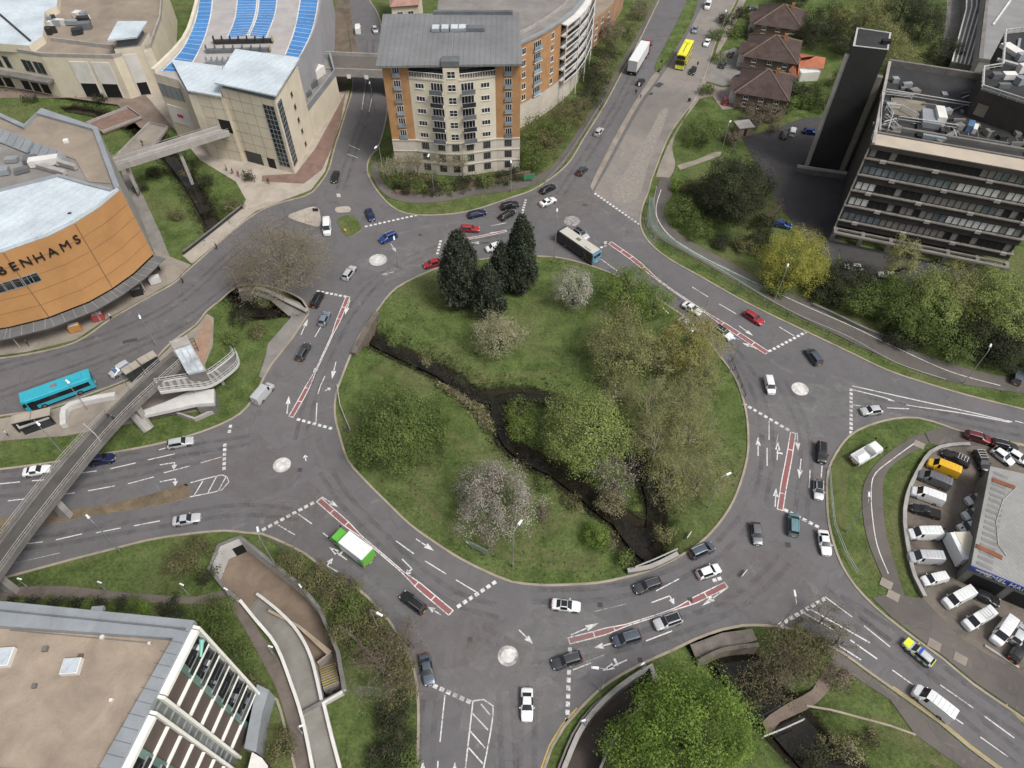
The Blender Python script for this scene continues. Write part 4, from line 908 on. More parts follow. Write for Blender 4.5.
# ------------------------------------------------------------------ dark office block on the right with banded windows
def office():
    Z = 22.0
    g0 = V2(P(831, 238, 0)); g1 = V2(P(999, 273, 0)); FL = g0; d = (g1-g0); FR = g0+d
    t = d.normalized(); n = Vector((t.y, -t.x, 0)); BLp = V2(P(889, 61, Z)); dep = abs((BLp-FL).dot(n)); BL = FL-n*dep+t*((BLp-FL).dot(t)); BR = FR-n*dep
    th = thing('office_block', 'dark concrete office block with rows of banded windows and cluttered roof', 'office block', (FL.x, FL.y, 0))
    L = wlen(FL, FR); M_spand = mat('dark_spandrel', (.045, .039, .036), .85, .25, .3, 4); M_sill = mat('concrete_ledge', (.2, .185, .165), .9, .25, .4, 5)
    core = [FL-n*1.2, FR-n*1.2, BR, BL]
    mb = MB(); mb.prism(core, 3.3, Z-.9, M_spand, M_darkroof, bottom=True); mb.prism([FL-n*7+t*2, FR-n*7-t*2, BR-t*2, BL+t*2], 0, 3.3, M_spand); mb.build('wall', th)
    fh = 3.55; rnd = random.Random(11)
    M_blind = mat('white_blind', (.55, .55, .53), .7, .1, 1, 4); M_gblind = mat('grey_blind', (.2, .185, .17), .7, .2, .5, 4); M_blu = glass('pale_glass', (.13, .15, .165), .15)
    for k in range(5):
        z = 3.3+fh*k
        mb = MB(); mb.on(FL, FR, 0, L, z, z+1.35, -1.25, 0, M_spand); mb.build('spandrel', th)
        mb = MB(); mb.on(FL, FR, -.3, L+.3, z+1.36, z+1.58, -1.25, .3, M_sill)
        u = 5.5 if k % 2 else 2.5
        while u < L: mb.on(FL, FR, u, u+1.1, z+1.1, z+1.66, .02, .42, M_conc); u += 9.2
        mb.build('ledge', th)
        f = MB(); f.on(FL, FR, .2, L-.2, z+1.63, z+fh-.02, -1.22, -.3, M_glass); u = .25
        while u < L: f.on(FL, FR, u-.05, u+.06, z+1.63, z+fh-.02, -.35, -.16, M_spand); u += 1.2
        wb = f.build('window_band', th)
        mb = MB(); u = .3; run = 0; cur = M_glass
        while u < L-1.3:
            if run <= 0:
                run = rnd.randint(3, 9); cur = rnd.choices([M_black, M_blind, M_gblind, M_blu, M_glass], [4, 2.2 if k < 4 else .5, 2.5, 2.2, 1.5])[0]
                if k == 4: cur = M_black if u < L*.55 else rnd.choice([M_blind, M_blu])
                if k == 3: cur = M_blu if u < L*.5 else rnd.choice([M_blind, M_blind, M_blu])
            m_ = cur if rnd.random() > .12 else M_gblind
            mb.on(FL, FR, u+.06, u+1.12, z+1.8, z+fh-.25, -.32, -.24, m_); u += 1.2; run -= 1
        mb.build('pane', wb)
    mb = MB(); mb.on(FL, FR, -.3, L+.3, Z-.95, Z-.1, -1.3, .3, M_spand); mb.build('fascia', th)
    # open frame at the foot
    mb = MB()
    for u in np.linspace(0, L, 7): mb.on(FL, FR, u-.4, u+.4, 0, 3.0, .3, 1.0, M_sill)
    mb.on(FL, FR, -.3, L+.3, 2.6, 3.0, 1.5, 2.2, M_sill); mb.on(FL, FR, -.3, L+.3, 2.61, 2.99, .2, .6, M_sill)
    for u in np.linspace(0, L, 7): mb.on(FL, FR, u-.3, u+.3, 2.62, 2.98, -.1, 1.6, M_sill)
    mb.build('ground_frame', th)
    # roof edge terrace and parapets
    M_beige = mat('beige_roof_edge', (.42, .36, .29), .9, .12, .2, 3)
    mb = MB(); q = [FL-n*.0, FR-n*.0, FR-n*3.9, FL-n*3.9]; mb.prism(q, Z-.89, Z-.1+.02, M_beige); mb.build('roof_edge', th)
    mb = MB(); mb.on(FL-n*4.2, FR-n*4.2, 0, L, Z-.9, Z+.15, -.2, .2, M_conc_d); mb.on(FL-n*8, FR-n*8, 0, L, Z-.9, Z-.2, -.3, .3, M_conc_d); mb.build('roof_kerb', th)
    side = [BL, FL]; mb = MB(); mb.on(BL, FL, 0, wlen(BL, FL), .2, Z-.6, -.35, .05, M_spand); mb.on(BL, FL, 0, wlen(BL, FL), Z-.6, Z+.2, -.45, .1, M_conc); mb.on(BL, FL, wlen(BL, FL)-.5, wlen(BL, FL)+.1, .2, Z-.6, .06, .3, M_conc); mb.build('end_wall', th)
    mb = MB(); mb.on(BR, BL, 0, wlen(BR, BL), Z-.9, Z+.4, -.4, .2, M_conc_d); mb.build('parapet', th)
    D = dep
    def R_(u, v): return FL+t*u-n*v
    M_patch = mat('roof_patch', (.2, .175, .14), .9, .3, .3, 3)
    for u, v, w_, d_, h, m, a in ((6.5,17,6.5,7,.25,M_patch,0),(10.5,13.5,3.4,5.5,1.1,M_zinc,0),(12,14.5,1.6,4.5,1.8,M_conc_w,.1),(8.5,9.5,1.0,6.5,.5,M_black,0),(13.5,8.6,.9,6,.35,M_conc_d,-.6),(17.5,13,1.1,2.4,1.3,M_bglass,-.2),(18.4,12.6,.7,2.2,1.0,M_conc_w,-.2),(3,6.6,4.2,.7,.5,M_conc_d,0),(11,7,4,.6,.7,M_zinc,0),(20,9.6,9,.35,.4,M_conc_d,0),(33,8,3.2,3.2,1.6,M_conc_w,0),(27,9,.5,6,.4,M_conc_d,0),(30,9.5,.5,5,.4,M_conc_d,0)):
        c = R_(u, v); m2 = MB(); m2.box((c.x, c.y, Z-.9+h/2), (w_, d_, h), m, math.atan2(t.y, t.x)+a); m2.build('roof_plant', th)
    rr_ = random.Random(21)
    for k in range(34):
        u, v = rr_.uniform(2, L-2), rr_.uniform(5.5, dep-2); c = R_(u, v); m2 = MB(); hh = rr_.uniform(.2, 1.1); m2.box((c.x, c.y, Z-.9+hh/2), (rr_.uniform(.4, 2.6), rr_.uniform(.3, 1.6), hh), rr_.choice([M_conc_d, M_dark, M_zincd, M_spand, M_conc_d, M_zinc]), rr_.uniform(-.3, .3)); m2.build('roof_plant', th)
    for k in range(7):
        u, v = rr_.uniform(4, L-8), rr_.uniform(6, dep-4); a_, b_ = R_(u, v), R_(u+rr_.uniform(-4, 7), v+rr_.uniform(-3, 5)); m2 = MB(); m2.tube([(a_.x, a_.y, Z-.6), (b_.x, b_.y, Z-.6)], .12, rr_.choice([M_zincd, M_conc_d, M_rail]), 6); m2.build('roof_pipe', th)
    # sheet joints on the dark roof
    m2 = MB()
    for u in np.arange(14, 26, 1.7): m2.ribbon([R_(u, 8.4), R_(u, 13)], .12, Z-.87, M_conc_d)
    m2.build('roof_joint', th)
    # guard frames of pipe on the left of the roof
    for pts in ([(1.2,5),(1.2,20),(7,20.5)], [(2.6,6),(3.4,12),(2.2,15),(5,15.5),(8,13)], [(4.5,11),(15,11.5)], [(1.8,8),(4,10),(2,11),(4.4,7.5)], [(2,21),(20,21)]):
        m2 = MB(); m2.tube([(*R_(u, v).xy, Z+.35) for u, v in pts], .1, M_rail)
        m2.tube([(*R_(u, v).xy, Z-.2) for u, v in pts], .07, M_rail)
        for u, v in pts: m2.tube([(*R_(u, v).xy, Z-.9), (*R_(u, v).xy, Z+.4)], .08, M_rail)
        m2.build('guard_rail', th)
    # dark plant room with railed top
    z2 = Z+4.6
    pr = [V2(P(x, y, z2)) for x, y in ((981,90),(1060,116),(1060,28),(1004,34),(1001,68),(982,71))]
    mb = MB(); mb.prism(pr, Z-.88, z2, M_spand, M_darkroof); mb.build('plant_room', th)
    m2 = MB(); m2.strip(pr, .25, z2+.9, z2+1.05, M_rail, closed=True); m2.strip(pr, .12, z2+.4, z2+.5, M_rail, closed=True)
    for i in range(len(pr)):
        a, b = pr[i], pr[(i+1) % len(pr)]; k = 0
        while k < wlen(a, b): p = off2(a, b, k); m2.tube([(p.x, p.y, z2), (p.x, p.y, z2+1)], .06, M_rail, 4); k += 1.6
    m2.build('plant_rail', th)
    for x, y, w_, d_, h, m, a in ((1012,52,2.2,5,.8,M_conc_w,.3),(1020,60,2,1.2,1.4,M_zinc,.2),(1008,78,2.4,1.5,1,M_conc_w,0),(1018,84,1.4,1.4,1.4,M_zinc,.4),(1003,88,2.2,.8,.9,M_zincd,0),(1022,72,2.4,1.2,1.6,M_conc_w,.2),(995,78,1.6,1.2,1,M_zincd,0),(1010,64,.8,5,.4,M_rail,.9),(1018,46,.5,6,.4,M_zinc,-.5)):
        c = P(x, y, z2); m2 = MB(); m2.box((c.x, c.y, z2+h/2), (w_, d_, h), m, a); m2.build('roof_plant', th)
    u, z = uv(981, 110, pr[0], pr[1]); m2 = MB(); m2.on(pr[0], pr[1], u-1, u+1, Z, Z+2.2, -.02, .12, M_patch); m2.build('door', th)
    # tall lift shaft slab at its left
    zt = 29.0
    q = [V2(P(x, y, zt)) for x, y in ((853,46),(888,50),(891,33),(857,28))]
    ls = thing('lift_shaft_tower', 'tall black slab tower with pale fins beside the dark office', 'tower', (q[0].x, q[0].y, 0))
    M_slab = mat('black_slab', (.026, .025, .025), .85, .35, .12, 1.5)
    mb = MB(); mb.prism(q, 0, zt, M_slab, M_darkroof); mb.build('shaft', ls); parapet(ls, q, zt, .1, .3, M_rail)
    a, b = q[0], q[1]; w = wlen(a, b); mb = MB(); mb.on(q[3], q[0], wlen(q[3], q[0])-1.0, wlen(q[3], q[0])-.1, 0, zt-2, -.1, .9, M_conc); mb.build('fin', ls)
    mb = MB(); mb.on(q[1], q[2], .1, 1.2, 0, zt-5.5, -.1, 1.1, mat('fin_stone', (.2, .17, .15), .9, .2)); mb.build('fin', ls)
    mb = MB(); mb.on(a, b, -2.5, w+3, .0, 1.4, .4, .8, M_conc_d); mb.on(a, b, -2.5, w+3, 1.4, 2.0, .5, .7, M_rail); mb.build('base_wall', ls)
    m2 = MB(); c = (q[1]+q[2])/2; m2.box((c.x-1.2, c.y-1, zt+.4), (1.6, 1, .8), M_black); m2.build('roof_hatch', ls)
office()

# ------------------------------------------------------------------ office with gravel roof, bottom left
def gravel_office():
    Z = 25.5
    C = V2(P(193, 621, Z)); W = V2(P(-40, 598, Z)); S = V2(P(96, 812, Z)); SW = W+(S-C)
    th = thing('gravel_roof_office', 'office with tan gravel roof, zinc parapet and white framed glass side', 'office block', (C.x, C.y, 0))
    poly = [W, C, S, SW][::-1]
    tin = (C-S).normalized(); 
    M_grav = mat('tan_gravel', (.31, .25, .195), .95, .22, .3, 5, bump=.8)
    mb = MB(); mb.prism(poly, 0, Z-.9, M_zincd, M_grav); mb.build('wall', th)
    mb = MB(); mb.strip(poly, 1.9, Z-1.0, Z-.05, M_zinc, closed=True, off=.85); pp = mb.build('parapet', th)
    m2 = MB(); k = .8; LL = wlen(S, C)
    while k < LL: a = off2(S, C, k, -.4); a = off2(S, C, k, .05); b = off2(S, C, k, -1.75); m2.ribbon([a, b], .07, Z-.04, M_zincd); k += 1.15
    m2.build('coping_joint', pp)
    # ledge along the north side with its small roof vent
    tW = (W-C).normalized(); mb = MB(); mb.strip([C+tW*.5+Vector((0, -.85, 0)), W+Vector((0, -.85, 0))], .14, Z-.06, Z+.14, M_zincd); mb.build('ledge', th)
    for x, y, w_, d_, h, m in ((72,667,1.7,1.5,.55,M_conc_w),(3,658,1.9,1.8,.55,M_conc_w),(45,649,.5,.5,.35,M_conc_d),(102,637,.35,.35,.3,M_conc_w),(34,686,.4,.4,.3,M_conc_d),(111,700,.3,.3,.3,M_conc_w),(98,611,1.2,.8,.5,M_zinc),(69,621,.3,.3,.4,M_conc_w),(124,635,.25,.25,.25,M_conc_w),(149,643,.25,.25,.25,M_conc_w),(80,655,.5,.3,.15,M_louvre)):
        c = P(x, y, Z-.7); m2 = MB(); m2.box((c.x, c.y, Z-.9+h/2), (w_, d_, h), m, .07)
        if w_ > 1.5: m2.box((c.x, c.y, Z-.9+h+.05), (w_*.85, d_*.85, .1), M_white_roof, .07)
        m2.build('skylight' if w_ > 1.5 else 'roof_vent', th)
    m2 = MB(); a, b = P(10, 630, Z-.8), P(152, 643, Z-.8); m2.tube([(a.x, a.y, Z-.82), (b.x, b.y, Z-.82)], .05, M_conc_d); m2.build('roof_cable', th)
    # east side: white framed bays of floors
    L = LL; fh = 3.45; M_frame = mat('white_frame', (.78, .76, .7), .6, .06, .5, 4)
    Zt = Z-.4
    def bay(u0, u1, split, glass_first):
        z0 = .6
        f = MB(); f.on(S, C, u0, u0+.3, z0, Zt, -.02, .75, M_frame); f.on(S, C, u1-.3, u1, z0, Zt, -.02, .75, M_frame); f.on(S, C, u0+.42, u1-.42, Zt-.5, Zt, -.02, .75, M_frame)
        fr = f.build('bay_frame', th); um = u0+(u1-u0)*split
        g0, g1, b0, b1 = (um, u1-.42, u0+.42, um) if glass_first else (u0+.42, um, um, u1-.42)
        g = MB(); g.on(S, C, g0, g1, z0, Zt-.5, -.02, .06, M_glass); g.build('glazing', fr)
        b = MB(); b.on(S, C, b0, b1, z0, Zt-.5, -.02, .3, M_louvre); b.build('louvre_panel', fr)
        q = MB(); q.on(S, C, um-.35, um+.35, z0, Zt-.6, .05, .5, glass('green_glass', (.1, .17, .15), .12)); q.build('glass_fin', fr)
        s_ = MB(); z = Zt-.5-fh
        while z > 1: s_.on(S, C, u0+.42, u1-.42, z, z+.2, .0, .62, M_frame); z -= fh
        s_.build('floor_band', fr)
        r_ = MB(); z = Zt-.5-fh
        while z > 1: r_.on(S, C, g0, g1, z+.27, z+1.25, .52, .56, M_bglass if False else M_glass); r_.on(S, C, g0, g1, z+1.25, z+1.32, .5, .6, M_steel); z -= fh
        r_.build('balcony_rail', fr)
        rnd = random.Random(int(u0*10)); z = Zt-.5-fh
        while z > 1:
            for k in range(3):
                uu = rnd.uniform(g0+.2, g1-.5); i_ = MB(); i_.on(S, C, uu, uu+rnd.uniform(.3, .8), z+.27, z+rnd.uniform(.6, 1.3), .1, .45, rnd.choice([M_black, M_conc_w, M_zinc, M_louvre])); i_.build('balcony_furniture', fr)
            z -= fh
    bay(L-7.3, L-.25, .47, True)
    bay(L-15.0, L-8.4, .5, False)
    r_ = MB(); r_.on(S, C, L-8.38, L-7.32, .5, Zt-.3, -.02, .1, glass('stair_glass', (.14, .15, .145), .2)); z = 2
    while z < Zt-1: r_.on(S, C, L-8.38, L-7.32, z, z+.18, .08, .2, M_zinc); z += 1.7
    r_.build('stair_glazing', th)
    # green parasol folded on the top balcony
    p = off2(S, C, L-1.4, .5); m2 = MB(); m2.tube([(p.x, p.y-.8, Zt-3.2), (p.x+.05, p.y+.6, Zt-2.2)], .12, mat('parasol_green', (.2, .5, .42), .7, .1), 8, .26); m2.build('parasol', th)
    # metal canopy at the foot of the corner and a small white lid
    q = [V2(P(x, y, 3.2)) for x, y in ((244,748),(257,684),(269,690),(262,714),(256,752))]
    m2 = MB(); m2.prism(q, 0, 3.2, M_zinc); m2.build('porch', th)
    q = [V2(P(x, y, 3.0)) for x, y in ((240,800),(252,752),(262,758),(268,766),(262,800))]
    m2 = MB(); m2.prism(q, 0, 3.0, M_louvre, M_conc_w); m2.build('porch', th)
gravel_office()

# ------------------------------------------------------------------ garage at the right edge
def garage():
    Z = 4.6
    q = [V2(P(x, y, Z)) for x, y in ((991,467),(972,566),(1030,590),(1100,612),(1100,490),(1040,478))]
    th = thing('garage_workshop', 'grey corrugated roof garage with blue lettered signboard at the yard', 'garage', (q[1].x, q[1].y, 0))
    M_corr = seam_mat('corrugated', (.3, .295, .285), math.atan2(q[1].y-q[0].y, q[1].x-q[0].x)+math.pi/2, .55, .85)
    body(th, q, 0, Z-.25, M_conc_d, M_corr)
    cen = sum(q, Vector())/6; m2 = MB(); m2.prism([cen+(p-cen)*1.015 for p in q], Z-.24, Z, M_corr); m2.build('roof', th)
    a, b = q[0], q[1]; w = wlen(a, b); m2 = MB(); k = .6
    while k < w: m2.on(a, b, k, k+.5, Z+.005, Z+.05, -2.4, -.5, MATS['eaves_stain'] if 'eaves_stain' in MATS else mat('eaves_stain', (.2, .195, .19), .8, .2)); k += 1.05
    m2.build('eaves_light', th)
    for x0, y0, x1, y1 in ((992,480,1015,488),(976,546,1002,558)):
        m2 = MB(); s0, s1 = P(x0, y0, Z), P(x1, y1, Z); m2.strip([V2(s0), V2(s1)], .7, Z+.005, Z+.12, mat('rust', (.2, .085, .045), .95, .3)); m2.build('rust_flashing', th)
    m2 = MB(); m2.tube([(*P(x, y, Z).xy, Z+.08) for x, y in ((1016,488),(1003,500),(996,522),(998,545),(1006,556))], .06, M_rail); m2.build('cable', th)
    a, b = q[1], q[2]; t_ = (b-a).normalized(); m2 = MB(); m2.on(a, b, -.2, 16, Z-.75, Z+.2, .04, .2, mat('sign_blue', (.02, .05, .22), .5, .08)); sg = m2.build('signboard', th)
    p = off2(a, b, 4.6, .23); text(sg, 'HEMEL HAND', (p.x, p.y, Z-.3), Vector((t_.y, -t_.x, .0)), (0, 0, 1), 1.1, M_line, 'lettering', .04)
    m2 = MB(); m2.on(a, b, 1, 5, .1, 3.0, -.02, .06, M_black); m2.on(a, b, 6, 10, .1, 3.0, -.02, .06, M_black); m2.build('door', th)
garage()

# ------------------------------------------------------------------ houses and small buildings along the top
def house(px, py, w, d, rz, label, wallm, h=4.4, rise=3.6, gable=True):
    c = P(px, py, h+1); th = thing('house', label, 'house', (c.x, c.y, 0), 0, 'brown tiled houses by the dual carriageway')
    M = Matrix.Rotation(rz, 4, 'Z'); T = lambda x, y: V2(M @ Vector((x, y, 0)))+V2(c)
    q = [T(-w/2, -d/2), T(w/2, -d/2), T(w/2, d/2), T(-w/2, d/2)]
    body(th, q, 0, h, wallm, M_tile)
    o = .45; e = [T(-w/2-o, -d/2-o), T(w/2+o, -d/2-o), T(w/2+o, d/2+o), T(-w/2-o, d/2+o)]; r0, r1 = T(-w/2+d*.5, 0), T(w/2-d*.5, 0)
    if (r1-r0).dot(e[1]-e[0]) <= 0: r0, r1 = T(-.3, 0), T(.3, 0)
    mb = MB(); vs = [(p.x, p.y, h-.05) for p in e]+[(r0.x, r0.y, h+rise), (r1.x, r1.y, h+rise)]
    mb.mesh(vs, [(0, 1, 5, 4), (1, 2, 5), (2, 3, 4, 5), (3, 0, 4), (3, 2, 1, 0)], M_tile); rf = mb.build('roof', th)
    m2 = MB(); 
    for a, b in ((0, 4), (1, 5), (2, 5), (3, 4), (4, 5)): m2.tube([Vector(vs[a])+Vector((0, 0, .05)), Vector(vs[b])+Vector((0, 0, .05))], .16, mat('ridge_tile', (.19, .13, .1), .9, .2) if 'ridge_tile' not in MATS else MATS['ridge_tile'], 5)
    m2.build('ridge_tile', rf)
    p = T(w*.18, .6); m2 = MB(); m2.box((p.x, p.y, h+rise*.9), (.9, .7, 1.8), M_obrick, rz); 
    for k in (-.2, .2): m2.tube([(p.x+k, p.y, h+rise*.9+.9), (p.x+k, p.y, h+rise*.9+1.3)], .13, M_tile)
    m2.build('chimney', rf)
    # gabled front bay facing the road side
    g = [T(-w/2-1.6, -d*.32), T(-w/2+.2, -d*.32), T(-w/2+.2, d*.05), T(-w/2-1.6, d*.05)]
    mb = MB(); mb.prism(g, 0, h-.4, M_conc_w); mb.build('front_bay', th)
    mb = MB(); a0, a1, a2, a3 = T(-w/2-1.9, -d*.36), T(-w/2-1.9, d*.09), T(-w/2+d*.2, d*.09), T(-w/2+d*.2, -d*.36); p0, p1 = T(-w/2-1.9, -d*.135), T(-w/2+d*.3, -d*.135)
    mb.mesh([(*a0.xy, h-.5), (*a1.xy, h-.5), (*a2.xy, h-.5), (*a3.xy, h-.5), (*p0.xy, h+1.5), (*p1.xy, h+1.5)], [(0, 4, 1), (0, 3, 5, 4), (1, 4, 5, 2), (3, 2, 5), (0, 1, 2, 3)], M_tile); mb.build('bay_roof', rf)
    for u in (.2, .5, .8):
        window(th, q[0], q[1], w*u, 1.6, 1.2, 1.0); window(th, q[0], q[1], w*u, 3.5, 1.2, .9)
    for u in (.25, .72):
        window(th, q[3], q[0], d*u, 3.5, 1.4, .9)
    m2 = MB(); m2.on(q[3], q[0], d*.4, d*.4+1, 0.05, 2.1, -.02, .07, M_conc_w); m2.build('door', th)
    return th
rd = (P(719, 35)-P(654, 175)); RA = math.atan2(rd.y, rd.x)-math.pi/2
M_hw = mat('house_render', (.14, .11, .092), .9, .2, .4, 4); M_hw2 = mat('house_brick', (.15, .1, .08), .9, .25, .5, 6)
house(782, 14, 13, 12.5, RA+.05, 'brown hip roof house, farthest along the road with rear garden trees', M_hw2)
house(774, 45, 13.5, 13, RA+.05, 'middle brown hip roof house beside the orange tiled outbuilding', M_hw)
house(766, 80, 12.5, 13, RA+.05, 'nearest brown hip roof house, red car on its drive', M_hw)
def shed():
    c = P(806, 64, 3); th = thing('tiled_outbuilding', 'small outbuilding with bright orange tiled L shaped roof behind houses', 'outbuilding', (c.x, c.y, 0))
    for k, (q, z) in enumerate(((((792,62),(798,54),(824,58),(822,68),(797,66)), 3.0), (((789,70),(795,60),(801,64),(797,78)), 2.9))):
        f = [V2(P(x, y, z)) for x, y in q]; body(th, f, 0, z, M_conc_w, M_orange_tile, 'wall')
        ce = sum(f, Vector())/len(f); m2 = MB(); e = [ce+(p-ce)*1.1 for p in f]; n = len(e)
        m2.mesh([(p.x, p.y, z+.02) for p in e]+[(*(ce+(e[0]-ce)*.4).xy, z+1.1), (*(ce+(e[2]-ce)*.4).xy, z+1.1)], [(i, (i+1) % n, n+(0 if i in (n-1, 0) else 1)) for i in range(n)]+[(0, 1, n), (1, n+1, n)], M_orange_tile); m2.build('roof', th)
    m2 = MB(); c = P(808, 73, 1.5); m2.box((c.x, c.y, 1.2), (5, 3, 2.4), M_conc_w, .1); m2.build('lean_to', th)
shed()
def far_buildings():
    # grey warehouse, top right
    q = [V2(P(x, y, 9)) for x, y in ((980,60),(1060,72),(1060,-30),(990,-30))]
    th = thing('grey_warehouse', 'grey flat roofed warehouse at the top right corner', 'warehouse', (q[0].x, q[0].y, 0)); body(th, q, 0, 9, M_conc, mat('warehouse_roof', (.23, .225, .225), .8, .15, .15, 2))
    m2 = MB(); a, b = P(993, 25, 9.1), P(1015, -6, 9.1); m2.strip([V2(a), V2(b)], .5, 9.0, 9.25, M_line); m2.build('roof_ridge', th)
    m2 = MB(); m2.strip([q[3], q[0], q[1]], .5, 8.8, 9.5, M_conc_d); m2.build('parapet', th)
    # glazed lean-to with white ribs
    q = [V2(P(x, y, 4)) for x, y in ((952,62),(972,66),(992,0),(992,-30),(968,-30),(966,10))]
    th = thing('ribbed_lean_to', 'narrow lean-to with white ribs along the grey warehouse', 'lean-to', (q[0].x, q[0].y, 0)); body(th, q, 0, 4, M_conc_d, mat('dull_glazing', (.14, .13, .125), .6, .3))
    for k in range(6):
        a = q[0].lerp(q[1], k/5); b = q[5].lerp(q[2], k/5); c = q[4].lerp(q[3], k/5); m2 = MB(); m2.strip([a, b, c], .35, 4, 4.25, M_conc_w); m2.build('rib', th)
    # cream villa and brick block behind the flats
    q = [V2(P(x, y, 9)) for x, y in ((391,6),(418,4),(420,-20),(388,-20))]
    th = thing('cream_villa', 'small cream rendered building with pink roof behind the flats', 'house', (q[0].x, q[0].y, 0)); body(th, q, 0, 9, M_cream, mat('pink_roof', (.34, .2, .16), .9, .2))
    for u in (.3, .7): window(th, q[0], q[1], wlen(q[0], q[1])*u, 6.5, 1.6, 1.6)
    m2 = MB(); ce = sum(q, Vector())/4; m2.mesh([(*(ce+(p-ce)*1.08).xy, 9.02) for p in q]+[(ce.x, ce.y, 11.5)], [(0, 1, 4), (1, 2, 4), (2, 3, 4), (3, 0, 4)], MATS['pink_roof']); m2.build('roof', th)
    q = [V2(P(x, y, 8)) for x, y in ((592,22),(612,4),(626,-20),(580,-20))]
    th = thing('brick_block', 'plain orange brown block at the top behind the curved flats', 'building', (q[0].x, q[0].y, 0)); body(th, q, 0, 8, mat('tan_brick', (.33, .2, .12), .9, .25, .3, 3), M_brownroof_)
    for u in (.25, .55, .85):
        for z in (2.5, 5.8): window(th, q[0], q[1], wlen(q[0], q[1])*u, z, 1.5, 1.5)
far_buildings()
# ================================================================== sunken courts, bridges, walls and street furniture
def G(px, py): return V2(P(px, py, 0))
M_wallw = mat('white_wall', (.52, .51, .495), .85, .15, .3, 3)
def wall_line(name, label, cat, pts, w, z0, z1, m, cap=None, closed=False, group=None, off=0.0):
    pts = [V2(p) for p in pts]; c = sum(pts, Vector())/len(pts)
    mb = MB(); mb.strip(pts, w, z0, z1, m, closed=closed, off=off); o = mb.build(name, origin=(c.x, c.y, 0), label=label, cat=cat, group=group)
    if cap: m2 = MB(); m2.strip(pts, w+.14, z1+.002, z1+.12, cap, closed=closed, off=off); m2.build('coping', o)
    return o
# subway court, bottom left
D_ = 3.3
mb = MB(); mb.sheet(SUB_PIT, -D_, mat('court_paving', (.19, .145, .11), .95, .25, .35, 3)); struct(mb, 'sunken_court')
n_ = len(SUB_PIT); ring = [V2(p) for p in SUB_PIT]
wall_line('retaining_wall', 'white retaining wall round the sunken subway court', 'wall', ring[14:]+ring[:9], .34, -D_, .95, M_wallw, M_conc_d, off=.17)
wall_line('retaining_wall', 'stained brown side wall of sunken court beside the brambles', 'wall', ring[8:11], .34, -D_, .8, M_conc, M_conc_d, off=.17)
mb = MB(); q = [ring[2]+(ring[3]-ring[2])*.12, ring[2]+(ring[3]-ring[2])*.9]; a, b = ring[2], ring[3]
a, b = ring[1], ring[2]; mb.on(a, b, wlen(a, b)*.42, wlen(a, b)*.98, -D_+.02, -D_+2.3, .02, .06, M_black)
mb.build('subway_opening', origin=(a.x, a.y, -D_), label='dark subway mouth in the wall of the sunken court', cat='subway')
rl = [G(x, y) for x, y in ((241,602),(259,624),(278,648),(293,686),(303,714))]
rr = [G(x, y) for x, y in ((252,587),(262,595),(278,609),(296,629),(311,657),(323,702))]
rl = cr(rl, 1.0); rr = cr(rr, 1.0)
def resamp(L, n):
    f = [i/(n-1)*(len(L)-1) for i in range(n)]; return [L[min(int(x), len(L)-2)].lerp(L[min(int(x), len(L)-2)+1], x-min(int(x), len(L)-2)) for x in f]
rl = resamp(rl, 24); rr = resamp(rr, 24)
mb = MB(); vs = []
for i in range(24):
    z = -D_+.05+(D_+.05)*(i/23)**.9; vs += [(rl[i].x, rl[i].y, z), (rr[i].x, rr[i].y, z)]
mb.mesh(vs, [(2*i, 2*i+1, 2*i+3, 2*i+2) for i in range(23)], mat('ramp_surface', (.235, .225, .2), .9, .2, .3, 4))
struct(mb, 'ramp')
def slope_wall(name, label, L, z0, z1, h, m, cap):
    c = L[len(L)//2]; n = len(L); pts = [Vector((p.x, p.y, z0+(z1-z0)*(i/(n-1))**.9)) for i, p in enumerate(L)]
    mb = MB(); mb.strip(pts, .3, -1.2 if z0 < -1 else -.1, h, m); o = mb.build(name, origin=(c.x, c.y, 0), label=label, cat='wall')
    m2 = MB(); m2.strip(pts, .4, h+.002, h+.1, cap); m2.build('coping', o)
slope_wall('ramp_wall', 'white curved wall on the inner side of the subway ramp', rr, -D_, 0, 1.0, M_wallw, M_conc_w)
slope_wall('ramp_wall', 'white wall between brown path and the subway ramp', cr([G(x, y) for x, y in ((242,603),(259,624),(278,648),(293,686),(304,720),(314,768),(320,812))], 1.5), 0, 0, 1.0, M_wallw, M_conc_w)
slope_wall('ramp_wall', 'white wall along the right side of ramp approach at lower edge', [G(x, y) for x, y in ((344,694),(325,705),(333,738),(341,768),(346,812))], 0, 0, .9, M_wallw, M_conc_w)
wall_line('dividing_wall', 'low tan capped wall dividing the sunken court floor', 'wall', [G(267,599)-Vector((0,1,0)), G(296,622), G(327,649), G(315,659)], .22, -D_, -1.6, M_conc, mat('tan_coping', (.34, .27, .2), .9, .2))
mb = MB()
for k in range(9):
    a = G(314, 661).lerp(G(324, 691), k/9); b = G(331, 655).lerp(G(340, 684), k/9); a2 = G(314, 661).lerp(G(324, 691), (k+1)/9); b2 = G(331, 655).lerp(G(340, 684), (k+1)/9)
    z = -D_+D_*(k+1)/9; mb.box8([(p.x, p.y, -D_) for p in (a, b, b2, a2)]+[(p.x, p.y, z) for p in (a, b, b2, a2)], M_conc_d)
    nl = (b-a).normalized(); t = (a2-a).normalized(); mb.box8([(p.x, p.y, z+.003) for p in (a, b, b+t*.12, a+t*.12)]+[(p.x, p.y, z+.02) for p in (a, b, b+t*.12, a+t*.12)], M_yellow)
mb.build('steps', origin=tuple(G(327, 672)), label='yellow edged concrete steps climbing from the sunken court', cat='steps')
